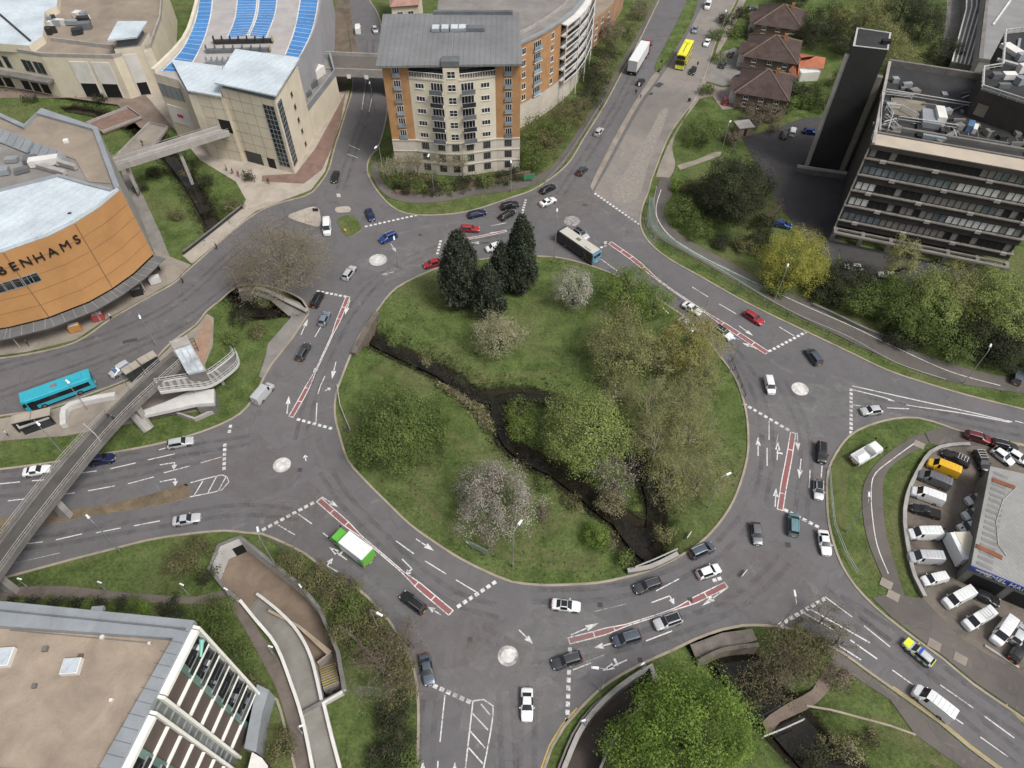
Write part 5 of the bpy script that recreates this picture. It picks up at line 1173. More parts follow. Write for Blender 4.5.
# sunken path under the green tree, bottom middle
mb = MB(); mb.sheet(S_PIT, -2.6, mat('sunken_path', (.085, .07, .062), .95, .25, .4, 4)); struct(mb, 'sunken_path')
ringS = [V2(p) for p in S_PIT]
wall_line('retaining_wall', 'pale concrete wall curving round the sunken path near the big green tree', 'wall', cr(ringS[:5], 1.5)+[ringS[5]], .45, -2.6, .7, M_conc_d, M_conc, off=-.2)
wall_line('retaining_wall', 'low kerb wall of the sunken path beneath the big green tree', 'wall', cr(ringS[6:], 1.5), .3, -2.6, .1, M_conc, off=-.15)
wall_line('edge_rail_wall', 'low brown wall with yellow line beside the south road', 'wall', cr([G(x, y) for x, y in ((556,776),(572,736),(592,708),(620,686),(646,666))], 1.5), .25, 0, .5, M_conc_d)
# culvert parapets over the river
def parapet_wall(pts, label, z0=-2.2, h=.8, m=M_conc_d, w=.5, cap=M_conc):
    return wall_line('bridge_parapet', label, 'parapet', cr([G(x, y) for x, y in pts], 1.2), w, z0, h, m, cap)
parapet_wall([(378,315),(371,326),(362,342),(354,356)], 'brick culvert parapet on the upper left edge of the island', m=mat('stained_brick', (.15, .12, .1), .95, .3), w=.9, cap=mat('stained_cap', (.14, .12, .1), .95, .3))
parapet_wall([(627,573),(650,569),(677,556)], 'low parapet with rail over the river at the island foot')
parapet_wall([(697,664),(722,652),(757,647)], 'stone parapet over the river by the south east verge', m=mat('pale_brick', (.2, .165, .135), .95, .3), w=.4, cap=MATS['stained_cap'])
parapet_wall([(308,314),(290,305),(262,292),(240,294)], 'parapet over the river beside the bare tree on the left', w=.6)
parapet_wall([(184,255),(212,233),(243,208)], 'dark wall between the plaza pavement and stream bank', h=.8, w=.2, m=M_dark, cap=M_conc_d)
# guard rail along the island foot and other railings
def railing(pts, label, h=1.05, step=1.9, m=M_steel, cat='railing', name='railing', rails=(.55, 1.0), r=.045, z=0.0, group=None):
    L = [Vector(p) for p in pts]; c = L[len(L)//2]; th = thing(name, label, cat, (c.x, c.y, c.z), group=group)
    m1 = MB()
    for q in rails: m1.tube([Vector((p.x, p.y, p.z+z+q*h)) for p in L], r, m, 5)
    m1.build('rail', th)
    d = 0; nxt = 0
    for i in range(len(L)-1):
        seg = (L[i+1]-L[i]).length
        while nxt <= d+seg+1e-6:
            p = L[i].lerp(L[i+1], (nxt-d)/max(seg, 1e-6)); m2 = MB(); m2.tube([(p.x, p.y, p.z+z), (p.x, p.y, p.z+z+h)], r*1.2, m, 5); m2.build('post', th); nxt += step
        d += seg
    return th
railing(cr([G(x, y) for x, y in ((648,205),(644,224),(655,241),(684,258),(720,281),(768,308),(808,326),(848,346),(880,360))], 2), 'dark guard rail between the cycle path and the roundabout, upper right', m=M_dark, step=4)
railing(cr([G(x, y) for x, y in ((656,190),(653,208),(657,224),(668,240),(690,256),(714,270),(768,303),(800,320),(848,341),(893,366),(943,383)) ], 2), 'white edge rail along the cycle path from the dual carriageway', m=M_rail, step=6, rails=(1.0,))
railing(cr([G(x, y) for x, y in ((545,184),(562,166),(582,136),(602,104))], 2), 'grey guard rail by the footway below the curved flats', m=M_steel, step=3)
railing(cr([G(x, y) for x, y in ((338,388),(341,408),(351,432))], 2), 'short pale barrier at the left tip of the island', m=M_rail, step=1.5)
railing(cr([G(x, y) for x, y in ((731,362),(737,378),(745,398))], 2), 'dark rail on the right edge of the island', m=M_dark, step=2)
railing([G(x, y) for x, y in ((634,571),(654,563),(676,553))], 'pipe rail on the lower river parapet', m=M_rail, step=2.5, z=.8, h=.7)
railing([G(x, y) for x, y in ((828,470),(830,497),(833,526),(845,556),(856,575))], 'thin rail along the verge left of the loop path', m=M_steel, step=3)
railing(cr([G(x, y) for x, y in ((762,738),(780,731),(802,721))], 2), 'double white rail of the small footbridge at bottom right', m=M_rail, step=2, rails=(.5, 1.0), r=.07)
railing(cr([G(x, y) for x, y in ((752,722),(772,711),(790,700))], 2), 'dark rail on far side of the small footbridge', m=M_dark, step=2)
wall_line('yard_wall', 'curved concrete kerb wall enclosing the van yard', 'wall', cr([G(x, y) for x, y in ((968,446),(948,447),(929,454),(914,477),(905,500),(903,524),(908,558),(913,578),(923,598))], 1.5), .4, 0, .6, M_conc_d, M_conc)
wall_line('yard_wall', 'short yard kerb in front of the white vans', 'wall', [G(984,646), G(1018,668)], .35, 0, .3, M_conc)
# ------------------------------------------------------------------ road bridge and sky bridge
def deck(name, label, cat, a, b, w, z, th_, m, side, sh=1.1, mtop=None):
    a, b = V2(a), V2(b); L = wlen(a, b); c = (a+b)/2; t = thing(name, label, cat, (c.x, c.y, 0))
    mb = MB(); mb.on(a, b, 0, L, z-th_, z, -w/2, w/2, m); mb.build('deck', t)
    for s_ in (-1, 1):
        m2 = MB(); m2.on(a, b, 0, L, z-th_-.2, z+sh, s_*w/2-.15, s_*w/2+.15, side); m2.build('side_wall', t)
    if mtop: m2 = MB(); m2.on(a, b, .05, L-.05, z+.004, z+.03, -w/2+.2, w/2-.2, mtop); m2.build('surface', t)
    return t, a, b, L
t, a, b, L = deck('road_bridge', 'concrete road bridge crossing between the shopping centre and flats', 'bridge', P(322,63,6.5), P(394,66,6.5), 8.5, 6.5, .9, M_conc_d, M_conc, 1.0, M_path)
for u in (L*.42, L*.66): m2 = MB(); m2.on(a, b, u-.5, u+.5, 5.0, 6.0, 4.4, 4.45, M_platew); m2.build('height_sign', t)
for u in (1.2, L-1.2): m2 = MB(); m2.on(a, b, u-.5, u+.5, 0, 5.7, -4, 4, M_conc_d); m2.build('abutment', t)
t, a, b, L = deck('sky_bridge', 'grey enclosed footbridge linking the department store and cream centre', 'footbridge', P(112,166,8), P(227,130,8), 3.2, 8, .35, M_conc_d, M_conc, .75, M_conc)
m2 = MB(); m2.on(a, b, 0, L, 9.1, 9.2, -1.7, -1.6, M_steel); m2.on(a, b, 0, L, 9.1, 9.2, 1.6, 1.7, M_steel); m2.build('handrail', t)
for u in (L*.1, L*.55): m2 = MB(); m2.on(a, b, u-.35, u+.35, -2, 7.4, -.5, .5, M_conc); m2.build('pier', t)
def walkway(name, label, pts, z, m, edge=M_conc):
    q = [V2(P(x, y, z)) for x, y in pts]; c = q[0]; t = thing(name, label, 'walkway', (c.x, c.y, 0))
    mb = MB(); mb.prism(q, z-.4, z, m, bottom=True); mb.build('deck', t)
    m2 = MB(); m2.strip(q, .18, z, z+.6, edge, closed=True); m2.build('kerb', t)
    return t
walkway('walkway', 'flat brown walkway over the stream at the parade', ((87,124),(128,108),(142,118),(103,133)), .6, M_brick_pave)
walkway('walkway', 'tan walkway beside the sky bridge over the stream', ((114,160),(150,124),(168,128),(150,152)), .6, M_pave)
# ------------------------------------------------------------------ pedestrian bridge on the left
def footbridge():
    z = 6.0
    L_ = [P(x, y, z) for x, y in ((173,353),(150,373),(120,402),(88,434),(50,476),(0,540),(-60,618))]
    R_ = [P(x, y, z) for x, y in ((182,363),(161,382),(134,407),(104,439),(68,483),(19,547),(-33,622))]
    c = (L_[3]+R_[3])/2; t = thing('footbridge', 'long grey pedestrian bridge with pale parapets crossing the west road', 'footbridge', (c.x, c.y, 0))
    L_ = cr(L_, 1.5); n = 40; L_ = resamp(L_, n); R_ = resamp(cr(R_, 1.5), n)
    mb = MB(); vs = []
    for a, b in zip(L_, R_): vs += [(a.x, a.y, z), (b.x, b.y, z), (b.x, b.y, z-.7), (a.x, a.y, z-.7)]
    fs = []
    for i in range(n-1):
        for j in range(4): fs.append((4*i+j, 4*i+(j+1) % 4, 4*i+4+(j+1) % 4, 4*i+4+j))
    mb.mesh(vs, [f[::-1] for f in fs], M_conc_d); mb.build('deck', t)
    mb = MB(); mid = [(a+b)/2 for a, b in zip(L_, R_)]; wd = (L_[5]-R_[5]).length-.7; mb.ribbon(mid, wd, z+.012, mat('bridge_surface', (.085, .08, .074), .9, .25, .3, 4)); mb.build('surface', t)
    for L in (L_, R_):
        m2 = MB(); m2.strip(L, .3, -.75, .3, M_conc_d); m2.build('edge_beam', t)
        m2 = MB()
        for h in (.75, 1.15): m2.tube([p+Vector((0, 0, h)) for p in L], .05, M_conc, 5)
        m2.build('rail', t)
        m2 = MB()
        for i in range(0, n, 1):
            p = L[i]; m2.tube([p+Vector((0, 0, .3)), p+Vector((0, 0, 1.2))], .04, M_conc, 4)
        m2.build('balusters', t)
    for i, m in ((8, M_conc), (23, M_conc), (33, M_conc)):
        p = mid[i]; m2 = MB(); tt = (mid[i+1]-mid[i-1]).normalized(); m2.box((p.x, p.y, z/2-.4), (.9, 1.9, z-.8), m, math.atan2(tt.y, tt.x)); m2.build('pier', t)
    m2 = MB(); a, b = L_[14], R_[14]; m2.tube([a+Vector((0, 0, 2.2)), b+Vector((0, 0, 2.2))], .08, M_rail); m2.tube([a, a+Vector((0, 0, 2.2))], .08, M_rail); m2.tube([b, b+Vector((0, 0, 2.2))], .08, M_rail); m2.build('gantry', t)
footbridge()
def stairs():
    # bridge landing, stair flight and curved upper landing with railings
    pts = [((156,383),(160,392)), ((178,379),(182,389)), ((205,375),(208,386)), ((220,366),(224,377)), ((234,354),(238,364)), ((231,350),(236,352))]
    zs = [6.0, 5.4, 3.6, 2.4, 1.4, .9]
    t = thing('bridge_stairs', 'curved bridge stairs with pale rails and striped treads on the grass', 'stairs', tuple(G(200, 395)))
    Lp = [P(*a, z) for (a, b), z in zip(pts, zs)]; Rp = [P(*b, z) for (a, b), z in zip(pts, zs)]
    Ls = resamp(cr(Lp, .6), 36); Rs = resamp(cr(Rp, .6), 36)
    mb = MB()
    for i in range(35):
        q = [Ls[i], Rs[i], Rs[i+1], Ls[i+1]]; zt = (Ls[i].z+Ls[i+1].z)/2
        mb.box8([(p.x, p.y, zt-.3) for p in q]+[(p.x, p.y, zt) for p in q], M_conc if (i % 2 == 0 and i < 22) else M_conc_d)
    mb.build('flight', t)
    for L in (Ls, Rs):
        m2 = MB()
        for h in (.5, 1.0): m2.tube([p+Vector((0, 0, h)) for p in L], .06, M_rail, 5)
        for p in L[::2]: m2.tube([p, p+Vector((0, 0, 1.0))], .05, M_rail, 4)
        m2.strip(L, .25, -.45, .12, M_wallw); m2.build('balustrade', t)
    for i in (10, 20): p = (Ls[i]+Rs[i])/2; m2 = MB(); m2.tube([(p.x, p.y, 0), (p.x, p.y, p.z-.2)], .3, M_conc); m2.build('column', t)
    # lift house with glazed sloping roof
    q = [P(x, y, 6.5) for x, y in ((172,346),(188,340),(205,370),(188,374))]
    c = sum(q, Vector())/4; t2 = thing('lift_house', 'pale blue glass roofed lift house at the bridge head', 'lift house', (c.x, c.y, 0))
    mb = MB(); mb.prism(q, 0, 6.2, M_conc_d); mb.build('wall', t2)
    mb = MB(); mb.box8([(p.x, p.y, 6.21) for p in q]+[(p.x, p.y, z) for p, z in zip(q, (7.6, 7.6, 6.6, 6.6))], glass('pale_roof_glass', (.42, .46, .49), .2)); mb.build('roof', t2)
    m2 = MB()
    for k in (0, .33, .66, 1):
        a, b = q[0].lerp(q[1], k), q[3].lerp(q[2], k); m2.tube([(a.x, a.y, 7.66), (b.x, b.y, 6.66)], .07, M_rail)
    m2.build('glazing_bar', t2); m2 = MB(); m2.prism([q[0].lerp(q[3], .02), q[1].lerp(q[2], .02), q[1].lerp(q[2], .28), q[0].lerp(q[3], .28)], 7.25, 7.75, M_conc); m2.build('motor_box', t2)
    # curving white ramp walls below
    ramp = cr([G(x, y) for x, y in ((66,428),(67,412),(82,405),(110,399),(140,396),(170,407),(196,404),(214,400))], 1)
    wall_line('ramp_parapet', 'white bent parapet of the bus stop ramp under the footbridge', 'wall', ramp[:int(len(ramp)*.45)], .9, 0, 1.1, M_wallw)
    q = [P(x, y, 2.6) for x, y in ((138,412),(165,402),(190,391),(214,389),(214,403),(196,404),(165,411),(142,416))]
    t3 = thing('white_ramp', 'broad white concrete ramp slab beside the bridge stairs', 'ramp', tuple(G(185, 410)))
    mb = MB(); mb.prism(q, 1.9, 2.6, M_wallw, bottom=True); mb.build('slab', t3); m2 = MB(); m2.prism([V2(p)+Vector((0, -.2, 0)) for p in q[2:6]], 0, 1.88, M_conc_d); m2.build('support', t3)
    wall_line('ramp_parapet', 'low stone wall round the planted corner by the white ramp', 'wall', [G(x, y) for x, y in ((178,415),(196,421),(216,412),(214,400))], .35, 0, .8, M_conc)
    wall_line('ramp_parapet', 'long low wall under the footbridge at the bus stop', 'wall', [G(x, y) for x, y in ((110,421),(140,418),(180,411))], .35, 0, .9, M_conc)
    a, b = P(136,417,1.2), P(147,427,.7); m2 = MB(); m2.tube([(a.x, a.y, 5), (a.x+.2, a.y, 3.2), (b.x, b.y, 0)], 1.0, M_conc, 12); m2.build('bridge_pylon', origin=(b.x, b.y, 0), label='round grey concrete pylon propping the footbridge over grass', cat='pylon')
    # bike racks
    for k in range(4):
        c = P(191+k*1.2, 343+k*3.2, 0); m2 = MB(); m2.tube([(c.x-.7, c.y, .1), (c.x-.7, c.y, .9), (c.x+.7, c.y+.3, .9), (c.x+.7, c.y+.3, .1)], .06, M_dark, 5); m2.build('bike_rack', origin=(c.x, c.y, .1), label='dark hoop bike rack in a row beside the lift house', cat='bike rack', group='bike racks by the lift house')
stairs()
def shelter(px0, py0, px1, py1, label, d=1.7):
    a, b = V2(P(px0, py0, 2.6)), V2(P(px1, py1, 2.6)); L = wlen(a, b); c = (a+b)/2; t = thing('bus_shelter', label, 'bus shelter', (c.x, c.y, 0), group='bus shelters on the left')
    m2 = MB(); m2.on(a, b, 0, L, 2.5, 2.66, -d/2, d/2, mat('shelter_roof', (.34, .305, .25), .8, .15) if 'shelter_roof' not in MATS else MATS['shelter_roof']); m2.on(a, b, L*.49, L*.51, 2.66, 2.7, -d/2, d/2, M_conc_d); m2.build('roof', t)
    m2 = MB(); m2.on(a, b, .1, L-.1, .3, 2.3, d/2-.15, d/2-.1, M_glass); m2.build('back_panel', t)
    for u in (.15, L/2, L-.15): m2 = MB(); m2.on(a, b, u-.06, u+.06, .1, 2.5, d/2-.1, d/2+.02, M_dark); m2.build('post', t)
    m2 = MB(); m2.on(a, b, .6, L-.6, .5, .58, .1, .5, M_dark); m2.on(a, b, .8, .9, .1, .5, .2, .4, M_dark); m2.on(a, b, L-.9, L-.8, .1, .5, .2, .4, M_dark); m2.build('bench', t)
shelter(11, 420, 50, 411, 'cream roofed bus shelter behind the cyan bus'); shelter(123, 372, 138, 363, 'cream roofed bus shelter beside the silver people carrier'); shelter(139, 362, 155, 353, 'paler bus shelter nearest the lift house')
t = thing('glazed_shelter', 'low glazed enclosure with dark frame under the bus stop roof', 'shelter', tuple(G(36, 422)))
for x, y in ((20,428),(50,417),(55,424),(26,434)):
    pass
m2 = MB(); q = [G(20,428), G(50,418), G(55,425), G(26,435)]; m2.strip(q, .1, .1, 1.9, M_glass, closed=True); m2.build('panel', t); m2 = MB(); m2.strip(q, .3, 1.9, 2.05, M_conc, closed=True); m2.build('frame', t)
m2 = MB(); m2.box((*(sum(q, Vector())/4).xy, .9), (3.2, .8, .5), M_conc_w, .3); m2.build('bench', t)
# display stands outside the store
for x, y, m, lb in ((75,328,(.42,.2,.06),'orange framed display stand outside the store'),(98,317,(.36,.06,.06),'red display stand on the pavement outside the store'),(137,292,(.02,.02,.02),'black kiosk box beneath the orange store corner'),(155,280,(.55,.55,.53),'white framed sign board near the store corner')):
    c = P(x, y, .8); t = thing('display_stand', lb, 'display stand', (c.x, c.y, .1)); mm = mat('stand_'+str(x), m, .7, .15)
    m2 = MB(); m2.box((c.x, c.y, .95), (2.0, 1.1, 1.4), mm, .45); m2.build('panel', t); m2 = MB()
    for sx in (-.85, .85):
        for sy in (-.4, .4): m2.box((c.x+sx*math.cos(.45)-sy*math.sin(.45), c.y+sx*math.sin(.45)+sy*math.cos(.45), .2), (.1, .1, .25), M_dark)
    m2.build('feet', t); m2 = MB(); m2.box((c.x, c.y, 1.68), (1.7, .8, .06), M_conc_w if m[0] > .3 else M_zinc, .45); m2.build('top_board', t)
# ------------------------------------------------------------------ lamps
def lamp_proto(name, hgt, arm, head):
    t = thing(name, 'x', 'street lamp', (0, 0, 0)); mb = MB(); mb.tube([(0, 0, 0), (0, 0, 1.3)], .11, M_steel, 8); mb.tube([(0, 0, 1.3), (0, 0, hgt-.3)], .075, M_steel, 8, .05); mb.build('pole', t)
    mb = MB(); mb.tube([(0, 0, hgt-.35), (arm*.15, 0, hgt-.08), (arm*.5, 0, hgt), (arm, 0, hgt+.05)], .05, M_steel, 6); mb.build('arm', t)
    mb = MB(); k = head; mb.box8([(arm-.05, -.16*k, hgt), (arm+.75*k, -.13*k, hgt), (arm+.75*k, .13*k, hgt), (arm-.05, .16*k, hgt), (arm, -.1*k, hgt+.16), (arm+.6*k, -.07*k, hgt+.16), (arm+.6*k, .07*k, hgt+.16), (arm, .1*k, hgt+.16)], M_lampw); mb.build('lamp_head', t)
    return t
lp = {8: lamp_proto('street_lamp', 8.6, 1.0, 1.15), 3: lamp_proto('path_lamp', 3.6, .25, .8), 10: lamp_proto('street_lamp', 10.5, 1.3, 1.2)}
used = set()
def lamp(k, bx, by, hx, hy, label, grp):
    b = P(bx, by); h = P(hx, hy, lp[k].children[0].dimensions.z if False else {8: 8.6, 3: 3.6, 10: 10.5}[k]); d = h-b; a = math.atan2(d.y, d.x) if (d.x*d.x+d.y*d.y) > .1 else 1.0
    o = lp[k] if k not in used else copy_tree(lp[k]); used.add(k); o.location = (b.x, b.y, 0); o.rotation_euler = (0, 0, a); o['label'] = label; o['group'] = grp
LG = 'street lamps round the junction'
for a in ((10,554.5,258,557,204,'tall grey street lamp on island edge beside the single deck bus'),(8,773,304,792,253,'street lamp in front of the yellow green tree'),(8,963,384,990,347,'street lamp by the cycle path at far right'),(8,846,532,869,490,'street lamp on the grass beside the loop path'),
          (8,120,551,90,519,'street lamp on the verge of the lower west road'),(8,380,634,383,616,'street lamp beside the brown bramble tree'),(8,600,691,598,668,'street lamp on the verge above the sunken path'),(8,777,629,795,595,'street lamp at the south east corner near worn hatching'),
          (8,708,508,734,471,'street lamp on the right grass of the island'),(10,513,567,513,530,'tall street lamp on island grass beside the white blossom tree'),(8,729,373,738,339,'street lamp on island edge near the white car with black roof'),(8,399,268,395,247,'slim lamp between blue and silver cars, upper left'),
          (10,434,193,428,157,'street lamp standing in the shrubs before the flats'),(8,511,192,511,168,'street lamp on the grass strip below the flats'),(8,384,178,376,147,'street lamp at bend below the road bridge'),(8,61,451,47,432,'lamp on the grass below the bus shelter'),
          (8,157,346,142,322,'double headed lamp on the road beside the store'),(8,135,398,136,388,'lamp rising beside the footbridge parapet'),(8,720,158,735,113,'tall pale pole on the green by houses'),(8,720,40,724,15,'street lamp on the dual carriageway by houses'),
          (8,88,410,82,396,'lamp behind the white bent parapet'),(8,276,566,258,531,'street lamp on the verge above the subway court'),(8,375,113,367,111,'lamp in the road under the road bridge'),(8,306,112,298,118,'lamp by the annex wall of the cream centre')):
    lamp(*a, LG)
for i, a in enumerate(((3,30,589,28,581,'low path lamp on grass at far left, below west road'),(3,108,592,107,585,'low path lamp on grass midway along brown path'),(3,188,594,187,587,'low path lamp on grass nearest the subway court'),(3,274,655,272,647,'path lamp on the ramp wall above the white framed office'),
          (3,304,735,301,726,'path lamp on the ramp wall near bottom edge'),(3,304,594,301,587,'path lamp beside the white court wall and verge'),(3,231,598,229,591,'path lamp at the bend of brown path'),(3,585,727,582,721,'small lamp on the wall of the sunken path'),(3,642,671,641,665,'small lamp on the grass above the big green tree'))):
    lamp(*a, 'small path lamps')
# bollards, signs, signals
def sign(px, py, label, m, h=2.4, w=.8, hh=.8, rz=0, cat='road sign', legs=1):
    c = P(px, py); t = thing('road_sign', label, cat, (c.x, c.y, 0), rz)
    for k in ([0] if legs == 1 else [-w*.35, w*.35]): m2 = MB(); m2.tube([(k, 0, 0), (k, 0, h+hh)], .045, M_steel, 6); m2.v = [(x+c.x, y+c.y, z) for x, y, z in m2.v]; m2.build('post', t)
    m2 = MB(); m2.box((c.x, c.y-.06, h+hh/2), (w, .04, hh), m); m2.build('panel', t); m2 = MB(); m2.box((c.x, c.y-.02, h+hh/2), (w*1.05, .03, hh*1.05), M_steel); m2.build('backing', t)
    return t
M_signb = mat('sign_face_blue', (.03, .12, .4), .5, .05); M_signg = mat('sign_face_green', (.04, .2, .1), .5, .05)
sign(479, 553, 'wide grey direction board on the lower island edge', M_steel, 1.0, 3.0, 1.3, -.5, 'direction sign', 2); sign(471, 547, 'white sign beside the direction board on island', M_platew, .6, 1.6, .5, -.6)
sign(341, 206, 'small white keep left sign on the upper left splitter island', M_platew); sign(316, 212, 'dark hedge sign on the paved splitter island', M_dark, .3, 1.2, .7)
sign(529, 182, 'green direction sign on the grass strip under the flats', M_signg, .8, 2.4, 1.2, .2, 'direction sign', 2)
sign(346, 233, 'yellow marker sign at tip of the grass splitter', M_platey, .6, .5, .6); sign(188, 487, 'marker post sign at the tip of the west road island', M_dark, .5, .4, .6)
sign(605, 246, 'white marker sign near the rear of the single deck bus', M_platew, .6, .6, .6); sign(743, 575, 'small white marker board on lower right island edge', M_platew, .4, 1.3, .5, .8); sign(688, 537, 'white info board in the grass by the parapet', M_platew, .4, 1.2, .5, .9)
sign(592, 90, 'red and white works sign on the footway by the lorry', M_red, .3, 1.0, .8); sign(660, 70, 'dark signal post at the crossing by the yellow bus', M_dark, 2.0, .4, .9, 0, 'traffic signal'); sign(638, 93, 'signal post with white face on the crossing island', M_platew, 2.0, .4, .8, 0, 'traffic signal'); sign(696, 72, 'dark signal head on the right footway by the black car', M_dark, 2.0, .4, .9, 0, 'traffic signal'); sign(689, 102, 'dark litter bin post on the right footway', M_dark, .2, .7, .9, 0, 'litter bin')
# small timber kiosk on the green and fences
c = P(743, 129, 1); t = thing('substation_hut', 'small pinkish brick hut on the green by the houses', 'hut', (c.x, c.y, 0)); m2 = MB(); m2.box((c.x, c.y, 1.1), (3.6, 3.2, 2.2), mat('hut_brick', (.3, .22, .17), .9, .2), .2); m2.build('wall', t); m2 = MB(); m2.box((c.x, c.y, 2.28), (4, 3.6, .15), M_conc, .2); m2.build('roof', t); m2 = MB(); m2.box((c.x, c.y-1.63, 1), (1, .06, 1.9), M_dark, .0); m2.build('door', t)
wall_line('garden_fence', 'dark garden fence between houses and office yard', 'fence', [G(790,96), G(802,104), G(835,108)], .12, 0, 1.7, M_dark)
wall_line('boundary_wall', 'low brick wall in front of the flats shrubs', 'wall', cr([G(x, y) for x, y in ((396,194),(420,193),(460,188),(500,181),(530,174))], 2), .3, 0, .9, M_brick_pave)
wall_line('boundary_wall', 'broken stone edging of the bank under the yard trees', 'wall', cr([G(x, y) for x, y in ((812,306),(830,314),(868,332),(890,340)) ], 2), .4, 0, .7, M_conc_d)
# ================================================================== vehicles: nose along +X, wheels on z = 0
PAINTS = {}
for nm, c, me_ in (('white', (.72, .73, .73), 0), ('silver', (.56, .57, .58), .3), ('grey', (.17, .175, .185), .4), ('dark_grey', (.07, .073, .08), .4), ('black', (.014, .014, .016), .1), ('blue', (.02, .06, .24), .3), ('dark_blue', (.015, .022, .085), .3),
                   ('red', (.36, .02, .03), .1), ('maroon', (.15, .016, .022), .2), ('yellow', (.72, .42, .02), 0), ('pale_blue', (.3, .36, .42), .5), ('teal', (.16, .29, .33), .4), ('blue_grey', (.1, .12, .15), .4), ('cream', (.6, .56, .44), 0)):
    PAINTS[nm] = paint('paint_'+nm, c, me_)
# stations: x, half width at belt, belt height, half width at roof, roof height (fractions of length/2, width/2, height)
BODY = {
 'hatch':  dict(L=4.1, W=1.76, H=1.48, st=[(1, .68, .42, .5, .46), (.94, .88, .47, .66, .53), (.72, .97, .55, .8, .60), (.46, .99, .60, .84, .66), (.16, 1, .63, .70, .955), (-.02, 1, .635, .70, .99), (-.35, 1, .64, .69, 1.0), (-.68, .99, .65, .66, .955), (-.93, .96, .66, .72, .69), (-.99, .88, .52, .7, .56), (-1, .78, .44, .6, .48)], ws=(3, 4), rw=(7, 8), sg=(4, 7)),
 'saloon': dict(L=4.6, W=1.8, H=1.43, st=[(1, .68, .42, .5, .46), (.94, .88, .48, .66, .54), (.70, .97, .57, .8, .62), (.40, .99, .62, .84, .68), (.10, 1, .65, .68, .96), (-.10, 1, .655, .68, 1.0), (-.38, 1, .66, .66, .97), (-.66, .98, .67, .74, .73), (-.90, .95, .66, .76, .72), (-.98, .86, .55, .7, .62), (-1, .78, .46, .6, .5)], ws=(3, 4), rw=(6, 7), sg=(4, 6)),
 'estate': dict(L=4.65, W=1.82, H=1.48, st=[(1, .68, .42, .5, .46), (.94, .88, .48, .66, .54), (.72, .97, .56, .8, .61), (.44, .99, .61, .84, .67), (.16, 1, .64, .70, .955), (-.05, 1, .645, .70, .99), (-.45, 1, .65, .69, 1.0), (-.80, .99, .66, .67, .96), (-.95, .96, .66, .73, .72), (-.99, .88, .52, .7, .56), (-1, .8, .44, .6, .48)], ws=(3, 4), rw=(7, 8), sg=(4, 7)),
 'suv':    dict(L=4.5, W=1.88, H=1.68, st=[(1, .72, .46, .55, .52), (.95, .9, .52, .7, .58), (.74, .98, .58, .82, .63), (.46, 1, .63, .86, .68), (.20, 1, .66, .74, .96), (0, 1, .66, .74, .995), (-.45, 1, .665, .73, 1.0), (-.80, .99, .67, .71, .965), (-.95, .97, .68, .76, .74), (-.99, .9, .52, .72, .58), (-1, .84, .42, .64, .48)], ws=(3, 4), rw=(7, 8), sg=(4, 7)),
 'people_carrier': dict(L=4.4, W=1.84, H=1.68, st=[(1, .7, .4, .52, .44), (.95, .9, .46, .7, .52), (.80, .98, .55, .82, .60), (.62, 1, .60, .86, .66), (.26, 1, .62, .74, .965), (.05, 1, .625, .74, .995), (-.45, 1, .63, .73, 1.0), (-.84, .99, .64, .71, .965), (-.96, .97, .65, .76, .72), (-.99, .9, .5, .72, .56), (-1, .84, .42, .64, .48)], ws=(3, 4), rw=(7, 8), sg=(4, 7)),
 'small_van': dict(L=4.4, W=1.82, H=1.84, st=[(1, .7, .38, .52, .42), (.95, .9, .44, .7, .5), (.78, .98, .53, .82, .57), (.58, 1, .57, .86, .62), (.28, 1, .6, .8, .965), (.08, 1, .6, .8, .99), (-.45, 1, .6, .8, 1.0), (-.90, .995, .6, .79, .99), (-.985, .98, .6, .8, .94), (-.995, .95, .5, .8, .56), (-1, .9, .4, .75, .46)], ws=(3, 4), rw=None, sg=(4, 5)),
 'large_van': dict(L=5.7, W=2.05, H=2.4, st=[(1, .74, .34, .56, .38), (.96, .92, .40, .72, .46), (.84, .99, .47, .84, .51), (.70, 1, .5, .87, .56), (.44, 1, .55, .82, .945), (.26, 1, .55, .84, .985), (-.4, 1, .55, .85, 1.0), (-.92, 1, .55, .84, .99), (-.985, .985, .55, .84, .95), (-.995, .96, .46, .84, .55), (-1, .92, .36, .8, .44)], ws=(3, 4), rw=None, sg=(4, 5)),
 'pickup': dict(L=5.2, W=1.86, H=1.76, st=[(1, .72, .46, .55, .5), (.95, .9, .52, .7, .57), (.74, .98, .57, .82, .62), (.50, 1, .61, .86, .66), (.27, 1, .64, .74, .965), (.1, 1, .64, .74, 1.0), (-.14, 1, .645, .73, .98), (-.24, 1, .64, .78, .66), (-.96, .99, .62, .8, .63), (-.99, .96, .5, .76, .56), (-1, .9, .42, .7, .48)], ws=(3, 4), rw=(6, 7), sg=(4, 6)),
}
def loft(spec):
    L, W, H = spec['L']/2, spec['W']/2, spec['H']; rows = []
    for i, (x, wb, zb, wr, zr) in enumerate(spec['st']):
        g = .17; X = x*L; low = min(zb*H*.62, .42)
        half = [(wb*W*.9, g), (wb*W*.985, g+.1), (wb*W, (low+zb*H)/2), (wb*W*.975, zb*H), (wr*W, zr*H-.05*(zr-zb)-.012), (wr*W*.86, zr*H-.005), (wr*W*.45, zr*H+.012)]
        rows.append([(X, y, z) for y, z in half]+[(X, 0, zr*H+.018)]+[(X, -y, z) for y, z in half[::-1]])
    return rows
def wheel_bits(parent, x, y, r, w=.2):
    s = 1 if y > 0 else -1; mb = MB(); mb.tube([(x, y-s*w, r), (x, y, r)], r, M_tyre, 18); o = mb.build('wheel', parent, smooth=40)
    m2 = MB(); m2.tube([(x, y-s*.02, r), (x, y+s*.012, r)], r*.66, M_rim, 14); m2.build('rim', o)
